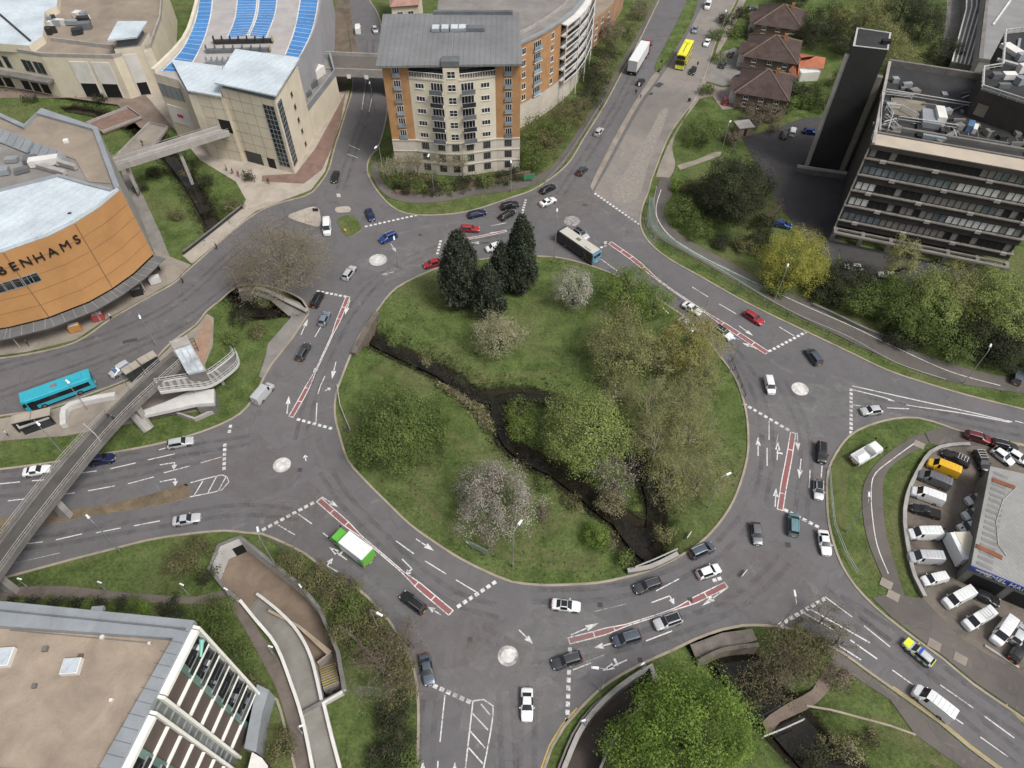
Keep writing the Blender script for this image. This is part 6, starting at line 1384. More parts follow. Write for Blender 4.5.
def car_proto(kind):
    sp = BODY[kind]; L, W, H = sp['L']/2, sp['W']/2, sp['H']; rows = loft(sp); n = len(rows[0]); pm = PAINTS['white']
    t = thing(kind, 'x', 'car', (0, 0, 0)); B = MB(); B.mi(pm); wsm, rwm, sl, sr, pil = MB(), MB(), MB(), MB(), MB()
    def put(mb, i, j, m): a, b, c, d = rows[i][j], rows[i+1][j], rows[i+1][j+1], rows[i][j+1]; mb.face([a, d, c, b], m)
    mid = n//2; vidx = [[len(B.v)+i*n+j for j in range(n)] for i in range(len(rows))]; B.v += [p for r_ in rows for p in r_]
    for i in range(len(rows)-1):
        for j in range(n-1):
            top = 4 <= j <= n-6; side_l = j == 3; side_r = j == n-5
            if i == sp['ws'][0] and top: put(wsm, i, j, M_cglass)
            elif sp['rw'] and i == sp['rw'][0] and top: put(rwm, i, j, M_cglass)
            elif sp['sg'][0] <= i < sp['sg'][1] and side_l: put(sl, i, j, M_cglass)
            elif sp['sg'][0] <= i < sp['sg'][1] and side_r: put(sr, i, j, M_cglass)
            else:
                B.f.append((vidx[i][j], vidx[i][j+1], vidx[i+1][j+1], vidx[i+1][j])); B.m.append(0 if not (j in (0, n-2)) else B.mi(M_black))
    B.f.append(tuple(vidx[0])[::-1]); B.m.append(0); B.f.append(tuple(vidx[-1])); B.m.append(0)
    B.f.append(tuple(vidx[i][0] for i in range(len(rows)))[::-1] if False else (vidx[0][0], vidx[-1][0], vidx[-1][n-1], vidx[0][n-1])); B.m.append(B.mi(M_black))
    body_ = B.build('body', t, smooth=38)
    wsm.build('windscreen', t, smooth=40)
    if rwm.f: rwm.build('rear_window', t, smooth=40)
    sl.build('side_window', t); sr.build('side_window', t)
    # pillars, door seams, grille, bumpers
    sg0, sg1 = sp['st'][sp['sg'][0]][0]*L, sp['st'][sp['sg'][1]][0]*L
    wr = .33 if kind in ('hatch', 'saloon', 'estate') else .36
    fx, rx = L*.63, -L*.6
    if kind == 'large_van': fx, rx = L*.66, -L*.55
    for x in (fx, rx):
        for s in (1, -1): wheel_bits(t, x, s*(W+.005), wr)
    for s in (1, -1):
        for x in (fx, rx): ar = MB(); ar.tube([(x, s*(W-.25), wr+.02), (x, s*(W-.012), wr+.02)], wr+.07, M_black, 18); ar.build('wheel_arch', body_)
        m2 = MB(); m2.box((L*.93, s*W*.62, sp['st'][1][2]*H-.02), (.2, W*.36, .13), M_lampw, -s*.5); m2.build('headlight', t)
        m2 = MB(); m2.box((-L*.972, s*W*.74, sp['st'][-3][2]*H-.1), (.14, W*.3, .22 if kind not in ('large_van', 'small_van') else .4), M_lampr, s*.15); m2.build('taillight', t)
        mx = sp['st'][sp['ws'][0]][0]*L*.5+sp['st'][sp['ws'][1]][0]*L*.5
        m2 = MB(); m2.box((mx, s*(W+.1), sp['st'][3][2]*H+.08), (.12, .22, .15), pm); m2.build('mirror', t)
    m2 = MB(); m2.box((L*.985, 0, sp['st'][0][2]*H-.1), (.08, W*.9, .16), M_black); m2.build('grille', t)
    m2 = MB(); m2.box((L+.015, 0, .36), (.03, .52, .11), M_platew); m2.build('number_plate', t)
    m2 = MB(); m2.box((-L-.012, 0, .5), (.03, .52, .11), M_platey); m2.build('number_plate', t)
    if kind in ('suv', 'estate', 'people_carrier'):
        i0, i1 = 4, 7
        for s in (1, -1): m2 = MB(); m2.tube([(sp['st'][k][0]*L, s*sp['st'][k][3]*W*.86, sp['st'][k][4]*H+.05) for k in (4, 5, 6, 7)], .03, M_steel, 5); m2.build('roof_rail', t)
    if kind in ('large_van', 'small_van'):
        m2 = MB()
        for k in range(5): x = L*(.1-.22*k); m2.box((x, 0, H+.028), (.09, sp['W']*.72, .03), pm)
        m2.build('roof_rib', t)
        m2 = MB(); m2.box((-L-.004, 0, H*.72), (.03, W*1.3, H*.2), M_cglass) if kind == 'small_van' else m2.box((-L-.006, 0, H*.45), (.02, .04, H*.8), M_black); m2.build('rear_door', t)
    if kind == 'pickup':
        m2 = MB(); m2.box((-L*.61, 0, H*.66), (L*.62, W*1.5, .05), M_black); m2.build('load_bed', t)
    m2 = MB(); xa = sp['st'][5][0]*L; m2.box((xa, 0, H+.035), (.05, .05, .05), M_black); m2.build('aerial', t)
    return t
PROTO = {k: car_proto(k) for k in BODY}
def recolour(o, m):
    for ch in [o]+list(o.children_recursive):
        if ch.type == 'MESH':
            for sl_ in ch.material_slots:
                if sl_.material and sl_.material.name.startswith('paint_'): sl_.link = 'OBJECT'; sl_.material = m
used_k = set()
def put(kind, col, cx, cy, dx, dy, label, group='cars and vans on the junction', scale=1.0, z=.75, extra=None, base=None):
    c = P(cx, cy, z); a = P(cx-dx*.5, cy-dy*.5, z); b = P(cx+dx*.5, cy+dy*.5, z); h = math.atan2(b.y-a.y, b.x-a.x)
    o = PROTO[kind] if kind not in used_k else copy_tree(PROTO[kind] if kind in PROTO else None); 
    if kind not in used_k: used_k.add(kind)
    o.location = (c.x, c.y, .045 if base is None else base); o.rotation_euler = (0, 0, h); scale = .87 if kind == 'large_van' and 'south east' in label else .8 if 'van' in kind or kind == 'pickup' else .87; o.scale = (scale, scale, scale)
    o['label'] = label; o['category'] = 'van' if 'van' in kind else ('pickup truck' if kind == 'pickup' else 'car'); o['group'] = group
    return o
def add_part(o, name, mb): return mb.build(name, o, origin=None) if False else part_local(o, name, mb)
def part_local(o, name, mb):
    ob = bpy.data.objects.new(name, mb.data(name)); COL.objects.link(ob); ob.parent = o; return ob
def black_roof(o, kind):
    sp = BODY[kind]; L, W, H = sp['L']/2, sp['W']/2, sp['H']; m = MB(); x0, x1 = sp['st'][4][0]*L-.05, sp['st'][7 if kind != 'saloon' else 6][0]*L+.1
    m.box(((x0+x1)/2, 0, H+.022), (x0-x1, W*1.1, .025), M_cglass); part_local(o, 'glass_roof', m)
JOBS = [
 ('large_van','white',358,29,0,-10,'white van heading away beyond the road bridge'), ('hatch','silver',375,29,3,8,'silver hatchback coming towards the road bridge'), ('saloon','black',335,176,-2,7,'black car coming down past the cream centre annex'),
 ('saloon','dark_blue',370,214,4,10,'dark blue saloon waiting at the upper left give way line'), ('large_van','white',327,227,0,12,'white van in the narrow lane by grass splitter'), ('suv','blue',388,237,-18,8,'bright blue car curving past the upper left mini roundabout'),
 ('estate','dark_blue',477,213,16,-4,'blue car on the road below the flats, ahead of the black cars'), ('estate','red',470,228,17,1,'bright red estate beside the red strip under the flats'), ('small_van','white',494,247,-15,4,'small white van half hidden by the tall conifer'),
 ('hatch','red',432,263,-15,4,'pinkish red car behind the left conifers'), ('estate','silver',349,272,10,-14,'silver estate entering from the left under the bare tree'), ('suv','black',317,299,7,-13,'black car at give way line beside the bare tree'),
 ('hatch','pale_blue',324,318,6,-13,'pale blue hatchback second in the left queue beside red strip'), ('estate','dark_grey',303,351,9,-16,'dark grey car third in the left queue by red strip'), ('large_van','silver',263,393,13,-15,'silver panel van rounding the left kerb'),
 ('suv','black',510,205,17,-4,'black tall car in the outer lane behind the big conifer'), ('estate','black',507,214,14,-8,'black car in the inner lane touching the conifer top'), ('estate','black',548,188,14,-7,'black estate leaving beside the white saloon at the top'), ('saloon','white',548,201,14,-6,'white saloon beside the black estate at the top'),
 ('estate','silver',581,233,10,7,'silver car with dark roof alongside the single deck bus'), ('hatch','dark_grey',582,170,9,-9,'dark hatchback going up the dual carriageway, nearest the junction'), ('hatch','silver',599,131,7,-9,'silver hatchback alone midway up the dual carriageway'), ('hatch','black',641,81,6,-8,'black car right behind the white trailer lorry'),
 ('hatch','black',693,70,-4,8,'black car beside the yellow double decker front'), ('saloon','white',707,42,-5,11,'white saloon passing the yellow double decker'), ('hatch','pale_blue',695,29,-4,10,'silver blue car behind the yellow double decker'), ('large_van','white',708,5,-3,8,'white van at the top edge of the dual carriageway'),
 ('hatch','grey',731,53,5,-7,'grey car on the house drive, upper of the pair'), ('hatch','dark_grey',723,64,5,-7,'dark grey car on the house drive, lower of the pair'), ('hatch','black',740,77,9,-2,'black car parked across the drive near the middle house'), ('hatch','red',726,100,3,-9,'red car parked on the drive of the nearest house'), ('hatch','dark_grey',752,8,9,-2,'dark car among the hedges by the farthest house'),
 ('saloon','white',692,308,12,7,'white car glimpsed outside the yellow olive tree, outer lane'), ('saloon','silver',687,324,11,8,'silver car glimpsed under the yellow olive tree, inner lane'), ('suv','white',723,332,13,9,'white car with black roof next to island edge lamp'), ('estate','red',754,317,14,9,'bright red estate in the outer lane, upper right'),
 ('people_carrier','blue_grey',814,356,-9,-12,'blue grey people carrier leaving past the upper right give way'), ('small_van','white',770,385,4,16,'white small van by the upper right mini roundabout'), ('hatch','silver',872,410,-16,2,'silver white hatchback waiting at the right hand give way'),
 ('suv','black',822,452,0,15,'black tall car in the lane left of the loop verge'), ('hatch','silver',819,489,0,15,'silver hatchback with black roof behind the black tall car'), ('people_carrier','teal',794,524,0,-15,'teal car beside the foot of right red strip'), ('saloon','white',825,542,3,16,'white saloon against the kerb beside loop verge'),
 ('hatch','grey',757,533,2,15,'grey car alone right of the island river mouth'), ('people_carrier','blue_grey',702,550,14,-6,'dark people carrier by the lower right island edge'), ('hatch','white',709,571,14,-5,'white hatchback at the lower right red strip end'), ('estate','dark_grey',648,585,-15,5,'dark grey estate just below the island river parapet'),
 ('saloon','white',566,605,18,2,'white saloon with black roof below the island'), ('people_carrier','blue_grey',627,638,-17,5,'blue grey people carrier below the lower red strip'), ('suv','silver',668,621,-17,6,'silver tall car below the lower red strip with dark roof'), ('estate','dark_grey',567,660,-16,5,'charcoal estate crossing the dashed line at bottom'), ('saloon','white',527,704,0,18,'white saloon driving down the bottom road'),
 ('estate','black',413,602,-13,-10,'black car at the lower left red strip end'), ('saloon','blue_grey',427,669,3,16,'grey car under twigs at the bottom give way line'), ('estate','silver',180,442,16,-3,'silver estate on the west road right of footbridge'), ('suv','dark_blue',101,459,18,-3,'dark blue car emerging under the footbridge'),
 ('saloon','white',36,470,18,-3,'white saloon on west road left of the footbridge'), ('saloon','silver',186,519,17,-3,'silver white saloon on the lower west carriageway'), ('people_carrier','silver',120,369,-14,9,'silver people carrier with sky-painted blue glass at the bus stop'), ('large_van','white',933,703,-19,-15,'large white van driving on the south east road'),
]
for j in JOBS:
    o = put(*j); lb = j[6]; k = j[0]
    recolour(o, PAINTS[j[1]])
    if 'black roof' in lb or 'dark roof' in lb: black_roof(o, k)
    if 'blue glass' in lb:
        for ch in o.children:
            if 'wind' in ch.name: ch.material_slots[0].link = 'OBJECT'; ch.material_slots[0].material = M_bglass  # reflected sky is put into the window colour as blue
YG = 'vans and cars in the garage yard'
for j in [('large_van','yellow',943,468,-22,-9,'yellow van at the top of the yard row'), ('large_van','grey',934,480,-22,-9,'grey van between the yellow and white ribbed vans'), ('large_van','white',927,496,-22,-8,'white van with ribbed roof, third in the yard row'), ('large_van','white',924,534,-22,0,'plain white van, upper of the middle pair in the yard'),
          ('large_van','silver',925,558,-22,-1,'silver grey van between two white vans in the yard'), ('small_van','white',934,579,-19,4,'white small van with red mark at the yard corner'), ('large_van','white',958,598,-18,9,'clean white van angled at the lower yard'), ('large_van','white',978,619,-17,10,'white van with rack roof angled in lower yard'), ('large_van','white',1003,631,-10,15,'white van pointing down at the lower right yard edge'),
          ('pickup','black',926,511,-22,-6,'black pickup with covered bed, fourth in the yard row'), ('pickup','black',956,458,-20,-10,'black pickup with ladder rack at the yard top'), ('suv','black',982,461,8,18,'black car with white roof bars by the garage corner'), ('estate','maroon',979,437,15,4,'maroon car parked on the entry beside the yard'), ('estate','black',1005,445,16,4,'black estate parked on the entry near right edge'),
          ('hatch','black',986,597,14,6,'black car under the blue signboard'), ('hatch','black',985,480,-3,10,'black car squeezed beside the garage corner wall'), ('hatch','black',1018,651,6,-10,'dark car at the far lower right edge'), ('hatch','silver',1020,634,5,-8,'pale car at right edge beside the downward white van'),
          ('hatch','white',1018,457,13,8,'white covered car at the right of garage top'), ('hatch','white',1003,456,12,9,'white covered car nearest the garage top edge'),
          ('small_van','silver',977,499,-12,3,'pale van nosing in beside the garage, upper of three'), ('small_van','silver',974,514,-12,3,'pale van beside the garage, middle of three'), ('small_van','white',970,527,-12,2,'white van beside the garage, lowest of three')]:
    o = put(*j, group=YG, base=.11); recolour(o, PAINTS[j[1]])
    if 'ladder' in j[6] or 'bars' in j[6] or 'rack' in j[6]:
        sp = BODY[j[0]]; m = MB(); H = sp['H']
        for k in range(4): m.box((-.1-.55*k, 0, H+.12), (.07, sp['W']*.8, .06), M_conc_w)
        for s in (1, -1): m.box((-.9, s*sp['W']*.38, H+.12), (2.0, .05, .06), M_steel)
        part_local(o, 'roof_rack', m)
for j in [('small_van','white',793,131,3,-11,'white van parked in the yard behind the black tower'), ('hatch','blue',811,131,8,1,'blue car beside the white van behind the black tower'), ('hatch','white',854,267,-14,-2,'white car at the foot of dark office, left one'), ('hatch','white',888,275,-15,-2,'white car at the foot of dark office, right one'), ('hatch','dark_grey',785,134,3,-9,'dark car at left of the white yard van'), ('hatch','blue',783,224,10,2,'blue car hidden behind the yellow green tree')]:
    o = put(*j, group='cars parked round the dark office', base=.08); recolour(o, PAINTS[j[1]])
def place_root(name, label, cat, cx, cy, dx, dy, z, group=None, base=.045):
    c = P(cx, cy, z); a = P(cx-dx*.5, cy-dy*.5, z); b = P(cx+dx*.5, cy+dy*.5, z)
    return thing(name, label, cat, (c.x, c.y, base), math.atan2(b.y-a.y, b.x-a.x), group)
def L_(t, name, fn, smooth=None, parent=None):
    m = MB(); fn(m); o = bpy.data.objects.new(name, m.data(name, smooth)); COL.objects.link(o); o.parent = parent or t; return o
def rounded(m, x0, x1, w, z0, z1, mt, r=.18):
    n = 3; prof = [(-w/2, z0), (w/2, z0)]+[(w/2-r+r*math.cos(a), z1-r+r*math.sin(a)) for a in [math.pi/2*k/n for k in range(n+1)]]+[(-w/2+r-r*math.sin(a), z1-r+r*math.cos(a)) for a in [math.pi/2*k/n for k in range(n+1)]]
    k = len(prof); m.mesh([(x0, y, z) for y, z in prof]+[(x1, y, z) for y, z in prof], [(i, (i+1) % k, k+(i+1) % k, k+i)[::-1] for i in range(k)]+[tuple(range(k)), tuple(range(k, 2*k))[::-1]], mt)
def wheels(t, xs, w, r):
    for x in xs:
        for s in (1, -1):
            o = L_(t, 'wheel', lambda m: m.tube([(x, s*(w/2-.28), r), (x, s*(w/2+.01), r)], r, M_tyre, 18)); L_(t, 'rim', lambda m: m.tube([(x, s*(w/2-.02), r), (x, s*(w/2+.025), r)], r*.6, M_rim, 12), parent=o)
def lights(t, xf, xr, w, z):
    for s in (1, -1): L_(t, 'headlight', lambda m: m.box((xf, s*w*.38, z), (.08, .34, .2), M_lampw)); L_(t, 'taillight', lambda m: m.box((xr, s*w*.42, z+.2), (.07, .2, .4), M_lampr))
    L_(t, 'number_plate', lambda m: m.box((xf+.02, 0, .5), (.04, .52, .12), M_platew)); L_(t, 'number_plate', lambda m: m.box((xr-.02, 0, .6), (.04, .52, .12), M_platey))
    for s in (1, -1): L_(t, 'mirror', lambda m: m.box((xf-.05, s*(w/2+.16), 2.0), (.12, .22, .42), M_black))
def bus(label, cx, cy, dx, dy, side, roof, front, rear, L=10.6, H=2.95, dd=False, group='buses', panel=None):
    t = place_root('double_decker_bus' if dd else 'bus', label, 'bus', cx, cy, dx, dy, H*.75, group); w = 2.5
    L_(t, 'body', lambda m: (rounded(m, -L/2+.3, L/2-.5, w, .32, H-.02, side), m.box((-L/2+.17, 0, (H+.3)/2), (.26, w-.06, H-.55), rear), m.box((L/2-.27, 0, .9), (.46, w-.06, 1.1), front), m.box((L/2-.27, 0, H-.3), (.46, w-.06, .5), front)), 40)
    L_(t, 'roof', lambda m: (m.box((-.1, 0, H+.0), (L-.9, w-.34, .06), roof)))
    L_(t, 'roof_pod', lambda m: (m.box((-L*.3, 0, H+.12), (1.7, 1.5, .2), roof), m.box((L*.02, 0, H+.06), (1.0, .7, .08), M_conc_d) if not dd else m.box((L*.05, 0, H+.07), (L*.6, .12, .06), M_black)))
    L_(t, 'windscreen', lambda m: m.box((L/2-.22, 0, 1.98), (.4, w-.16, 1.1), M_cglass))
    if dd: L_(t, 'windscreen', lambda m: m.box((L/2-.24, 0, 3.45), (.42, w-.2, .85), M_cglass))
    L_(t, 'rear_window', lambda m: m.box((-L/2+.03, 0, H-.85), (.05, w*.75, .65), M_cglass))
    for s in (1, -1):
        for z in ((1.75,) if not dd else (1.75, 3.45)):
            o = L_(t, 'side_window', lambda m: m.box((-.1, s*(w/2+.004), z), (L-1.6, .03, .95), M_cglass))
            L_(t, 'window_pillar', lambda m: [m.box((-L/2+1.6+k*(L-2.6)/6, s*(w/2+.02), z), (.1, .02, .95), side if dd else M_black) for k in range(7)], parent=o)
    L_(t, 'skirt', lambda m: m.box((0, 0, .36), (L-.6, w+.01, .22), M_black))
    L_(t, 'door', lambda m: (m.box((L/2-1.2, w/2+.02, 1.35), (1.1, .03, 2.0), M_cglass)))
    L_(t, 'destination_board', lambda m: m.box((L/2-.03, 0, H-.42), (.05, 1.5, .3), M_black))
    if panel: L_(t, 'advert_panel', lambda m: m.box((-L*.12, -(w/2+.012), 1.0), (2.6, .02, .7), panel)); 
    wheels(t, (L/2-2.6, -L/2+2.7), w, .48); lights(t, L/2-.03, -L/2+.03, w, .75)
    return t
M_cyan = paint('cyan_bus', (.03, .36, .47)); M_busw = paint('bus_cream', (.5, .48, .42)); M_busd = mat('bus_dark', (.05, .045, .05), .4, .15, 1, 4, world=False); M_busblue = paint('bus_blue', (.12, .28, .42)); M_by = paint('bus_yellow', (.76, .72, .03)); M_pink = mat('advert_pink', (.42, .16, .15), .5, .2, 1.5, 3, world=False)
bus('long cyan single deck bus standing at the bus stop', 57, 388, -66, 24, M_cyan, M_cyan, M_cyan, M_cyan, L=11.0)
bus('single deck bus with cream roof and blue rear beside island', 579, 243, -38, -26, M_busd, M_busw, M_busd, M_busblue, L=10.4, panel=M_pink)
bus('yellow double decker bus with black roof stripe on the dual carriageway', 685, 51, -13, 25, M_by, M_by, M_by, M_by, L=9.8, H=4.3, dd=True)
def lorry():
    t = place_root('articulated_lorry', 'long white box trailer lorry with dark red cab going up the dual carriageway', 'lorry', 640, 53, 22, -36, 3.0)
    M_cab = paint('cab_red', (.24, .02, .035)); w = 2.55
    L_(t, 'trailer', lambda m: rounded(m, -7.3, 5.0, w, 1.15, 4.1, PAINTS['white'], .08)); L_(t, 'trailer_chassis', lambda m: m.box((-1.2, 0, .95), (12, 1.2, .35), M_black))
    L_(t, 'rear_door', lambda m: (m.box((-7.33, -.62, 2.6), (.05, 1.2, 2.8), PAINTS['silver']), m.box((-7.33, .62, 2.6), (.05, 1.2, 2.8), PAINTS['silver']))); L_(t, 'underrun_bar', lambda m: m.box((-7.2, 0, .6), (.12, 2.3, .2), M_black))
    L_(t, 'cab', lambda m: (rounded(m, 5.5, 7.6, 2.45, .5, 3.3, M_cab, .25))); L_(t, 'wind_deflector', lambda m: m.box8([(5.6, -1.1, 3.3), (7.0, -1.1, 3.3), (7.0, 1.1, 3.3), (5.6, 1.1, 3.3), (5.6, -1.05, 3.95), (5.9, -1.0, 3.95), (5.9, 1.0, 3.95), (5.6, 1.05, 3.95)], M_cab))
    L_(t, 'windscreen', lambda m: m.box((7.6, 0, 2.4), (.06, 2.2, .9), M_cglass))
    for s in (1, -1): L_(t, 'side_window', lambda m: m.box((6.8, s*1.23, 2.4), (1.1, .04, .8), M_cglass))
    wheels(t, (6.6, 3.9, -4.4, -5.6, -6.6), 2.5, .5); lights(t, 7.63, -7.36, 2.5, .9)
lorry()
def box_truck():
    t = place_root('box_truck', 'white box truck with bright green cab and tail, lower left', 'truck', 353, 546, -21, -16, 2.0)
    M_gr = paint('truck_green', (.12, .42, .05)); w = 2.3
    L_(t, 'cargo_box', lambda m: m.box((-.75, 0, 1.95), (4.6, w, 2.3), PAINTS['white'])); L_(t, 'tail_panel', lambda m: m.box((-3.12, 0, 1.95), (.14, w-.04, 2.28), M_gr)); L_(t, 'side_panel', lambda m: [m.box((-2.5, s*(w/2+.012), 1.6), (1.0, .02, 1.4), M_gr) for s in (1, -1)])
    L_(t, 'cab', lambda m: rounded(m, 1.7, 3.3, 2.05, .4, 2.35, M_gr, .25)); L_(t, 'bonnet', lambda m: rounded(m, 3.25, 3.75, 1.95, .4, 1.35, M_gr, .2)); L_(t, 'windscreen', lambda m: m.box8([(3.31, -.9, 1.4), (3.5, -.9, 1.36), (3.5, .9, 1.36), (3.31, .9, 1.4), (3.1, -.85, 2.28), (3.33, -.85, 2.2), (3.33, .85, 2.2), (3.1, .85, 2.28)], M_cglass))
    for s in (1, -1): L_(t, 'side_window', lambda m: m.box((2.7, s*1.03, 1.85), (.8, .03, .55), M_cglass))
    L_(t, 'chassis', lambda m: m.box((0, 0, .65), (6.2, 1.0, .25), M_black)); wheels(t, (2.6, -1.9), 2.1, .4); lights(t, 3.76, -3.2, 2.0, .8)
box_truck()
def tipper():
    t = place_root('flatbed_truck', 'small white truck with open body parked on the verge grass', 'truck', 867, 453, 24, -14, 1.2, base=.02)
    w = 1.95; L_(t, 'cab', lambda m: rounded(m, .8, 2.3, 1.85, .35, 1.95, PAINTS['white'], .25)); L_(t, 'bonnet', lambda m: rounded(m, 2.2, 2.75, 1.8, .35, 1.15, PAINTS['white'], .18)); L_(t, 'windscreen', lambda m: m.box8([(2.28, -.8, 1.2), (2.5, -.8, 1.16), (2.5, .8, 1.16), (2.28, .8, 1.2), (2.1, -.75, 1.88), (2.33, -.75, 1.8), (2.33, .75, 1.8), (2.1, .75, 1.88)], M_cglass))
    L_(t, 'load_body', lambda m: (m.box((-1.0, 0, .75), (3.4, w, .2), M_conc_w), m.box((-1.0, w/2, 1.15), (3.4, .07, .65), PAINTS['white']), m.box((-1.0, -w/2, 1.15), (3.4, .07, .65), PAINTS['white']), m.box((-2.7, 0, 1.15), (.07, w, .65), PAINTS['white']), m.box((.7, 0, 1.35), (.07, w, 1.1), PAINTS['white'])))
    L_(t, 'cover', lambda m: m.box8([(-2.6, -.9, 1.3), (-.3, -.9, 1.35), (-.3, .9, 1.35), (-2.6, .9, 1.3), (-2.3, -.1, 1.75), (-.6, -.1, 1.8), (-.6, .1, 1.8), (-2.3, .1, 1.75)], PAINTS['white']))
    wheels(t, (1.9, -1.6), 1.9, .35); lights(t, 2.78, -2.76, 1.8, .75)
tipper()
def horsebox():
    t = place_root('box_truck', 'white truck with cream wooden roof wedged against the garage', 'truck', 962, 544, -6, -12, 2.2, base=.11)
    L_(t, 'cargo_box', lambda m: m.box((-.6, 0, 1.7), (4.2, 2.9, 2.4), PAINTS['white'])); L_(t, 'roof', lambda m: m.box((-.3, -.3, 2.93), (3.4, 2.1, .06), PAINTS['cream'])); L_(t, 'sloped_hood', lambda m: m.box8([(1.5, -1.4, .5), (2.6, -1.2, .5), (2.6, 1.2, .5), (1.5, 1.4, .5), (1.5, -1.4, 2.8), (1.7, -1.2, 2.4), (1.7, 1.2, 2.4), (1.5, 1.4, 2.8)], PAINTS['silver']))
    L_(t, 'windscreen', lambda m: m.box8([(2.1, -1.0, 1.5), (2.16, -1.0, 1.5), (2.16, 1.0, 1.5), (2.1, 1.0, 1.5), (1.8, -1.0, 2.25), (1.86, -1.0, 2.25), (1.86, 1.0, 2.25), (1.8, 1.0, 2.25)], M_cglass)); wheels(t, (1.8, -1.8), 2.5, .4); lights(t, 2.62, -2.73, 2.3, .7)
horsebox()
def patrol():
    o = put('estate', 'silver', 919, 652, -20, -17, 'silver patrol car with yellow and blue checks on south east road'); o['category'] = 'police car'; recolour(o, PAINTS['silver'])
    sp = BODY['estate']; L, W, H = sp['L']/2, sp['W']/2, sp['H']; M_hv = mat('hi_vis', (.62, .75, .03), .5, .08, 2, 6, world=False); M_pb = mat('police_blue', (.02, .08, .45), .4, .08, 2, 6, world=False)
    m = MB()
    for s in (1, -1):
        for k in range(8): m.box((-L*.86+k*.48, s*(W-.0), .62), (.47, .03, .34), M_hv if k % 2 else M_pb)
    part_local(o, 'check_band', m); m = MB(); m.box((-L*.965, 0, .75), (.12, W*1.75, .55), M_hv); part_local(o, 'tail_panel', m)
    m = MB(); m.box((L*.76, 0, sp['st'][2][4]*H+.02), (.95, W*1.6, .1), M_hv); part_local(o, 'bonnet_panel', m)
    m = MB(); m.box((-.1, 0, H+.09), (.3, 1.2, .12), M_pb); part_local(o, 'light_bar', m)
patrol()
o = put('people_carrier', 'teal', 1018, 376, 4, -14, 'dark teal vehicle cut by the right edge under the trees'); recolour(o, PAINTS['blue_grey'])
# ================================================================== trees, shrubs, rough growth
def quads(name, V, tone, m, parent=None, loc=None):
    """V (N,4,3) leaf faces, one tone per face"""
    n = len(V); me = bpy.data.meshes.new(name); me.vertices.add(4*n); me.vertices.foreach_set('co', V.reshape(-1).astype(np.float32))
    me.loops.add(4*n); me.loops.foreach_set('vertex_index', np.arange(4*n, dtype=np.int32)); me.polygons.add(n)
    me.polygons.foreach_set('loop_start', np.arange(0, 4*n, 4, dtype=np.int32)); me.polygons.foreach_set('loop_total', np.full(n, 4, np.int32))
    me.update(calc_edges=True); at = me.attributes.new('tone', 'FLOAT', 'FACE'); at.data.foreach_set('value', np.clip(tone, 0, 1).astype(np.float32)); me.materials.append(m)
    o = bpy.data.objects.new(name, me); COL.objects.link(o)
    if parent: o.parent = parent
    if loc is not None: o.location = loc
    return o
def leaves(C, size, up=.35, asp=1.0, N=None):
    n = len(C); a = RNG.normal(size=(n, 3)); a[:, 2] *= (1-up)
    if N is not None:                      # leaves lie mostly across the direction N
        N = N/np.maximum(np.linalg.norm(N, axis=1), 1e-6)[:, None]; a = a-N*(a*N).sum(1)[:, None]
    a /= np.linalg.norm(a, axis=1)[:, None]
    b = np.cross(N if N is not None else RNG.normal(size=(n, 3)), a); b /= np.linalg.norm(b, axis=1)[:, None]
    s = size*RNG.uniform(.6, 1.3, (n, 1)); a = a*s*.5*asp; b = b*s*.5
    return np.stack([C-a-b*.4, C-b*.9+a*.1, C+a+b*.3, C+b*.9], 1)
def segs_mesh(name, S, m, parent, loc=None):
    """S list of (p0, p1, r0, r1) tapered sticks"""
    A = np.array([s[0] for s in S], float); B = np.array([s[1] for s in S], float); r0 = np.array([s[2] for s in S]); r1 = np.array([s[3] for s in S]); n = len(S)
    d = B-A; d /= np.maximum(np.linalg.norm(d, axis=1), 1e-6)[:, None]; h = np.where(np.abs(d[:, 2:3]) < .9, np.array([[0, 0, 1.]]), np.array([[1., 0, 0]])); u = np.cross(d, h); u /= np.linalg.norm(u, axis=1)[:, None]; w = np.cross(d, u)
    k = 4; ring = [(math.cos(2*math.pi*j/k), math.sin(2*math.pi*j/k)) for j in range(k)]
    V = np.zeros((n, 2*k, 3))
    for j, (c, s) in enumerate(ring): V[:, j] = A+(u*c+w*s)*r0[:, None]; V[:, k+j] = B+(u*c+w*s)*r1[:, None]
    base = (np.arange(n)*2*k)[:, None]; F = np.concatenate([base+np.array([[j, (j+1) % k, k+(j+1) % k, k+j]]) for j in range(k)], 0)
    me = bpy.data.meshes.new(name); me.vertices.add(n*2*k); me.vertices.foreach_set('co', V.reshape(-1).astype(np.float32)); q = len(F)
    me.loops.add(4*q); me.loops.foreach_set('vertex_index', F.reshape(-1).astype(np.int32)); me.polygons.add(q); me.polygons.foreach_set('loop_start', np.arange(0, 4*q, 4, dtype=np.int32)); me.polygons.foreach_set('loop_total', np.full(q, 4, np.int32)); me.update(calc_edges=True)
    me.polygons.foreach_set('use_smooth', [True]*q); me.materials.append(m); o = bpy.data.objects.new(name, me); COL.objects.link(o); o.parent = parent
    if loc is not None: o.location = loc
    return o
def limb(S, p, q, r0, r1, n=4, wob=.12):
    p = np.array(p, float); q = np.array(q, float); L = np.linalg.norm(q-p); prev = p; 
    for i in range(1, n+1):
        t = i/n; x = p+(q-p)*t+np.array([0, 0, L*.12*math.sin(math.pi*t)])+(RNG.normal(size=3)*wob*L*.3*(t < 1)); S.append((prev, x, r0+(r1-r0)*(i-1)/n, r0+(r1-r0)*t)); prev = x
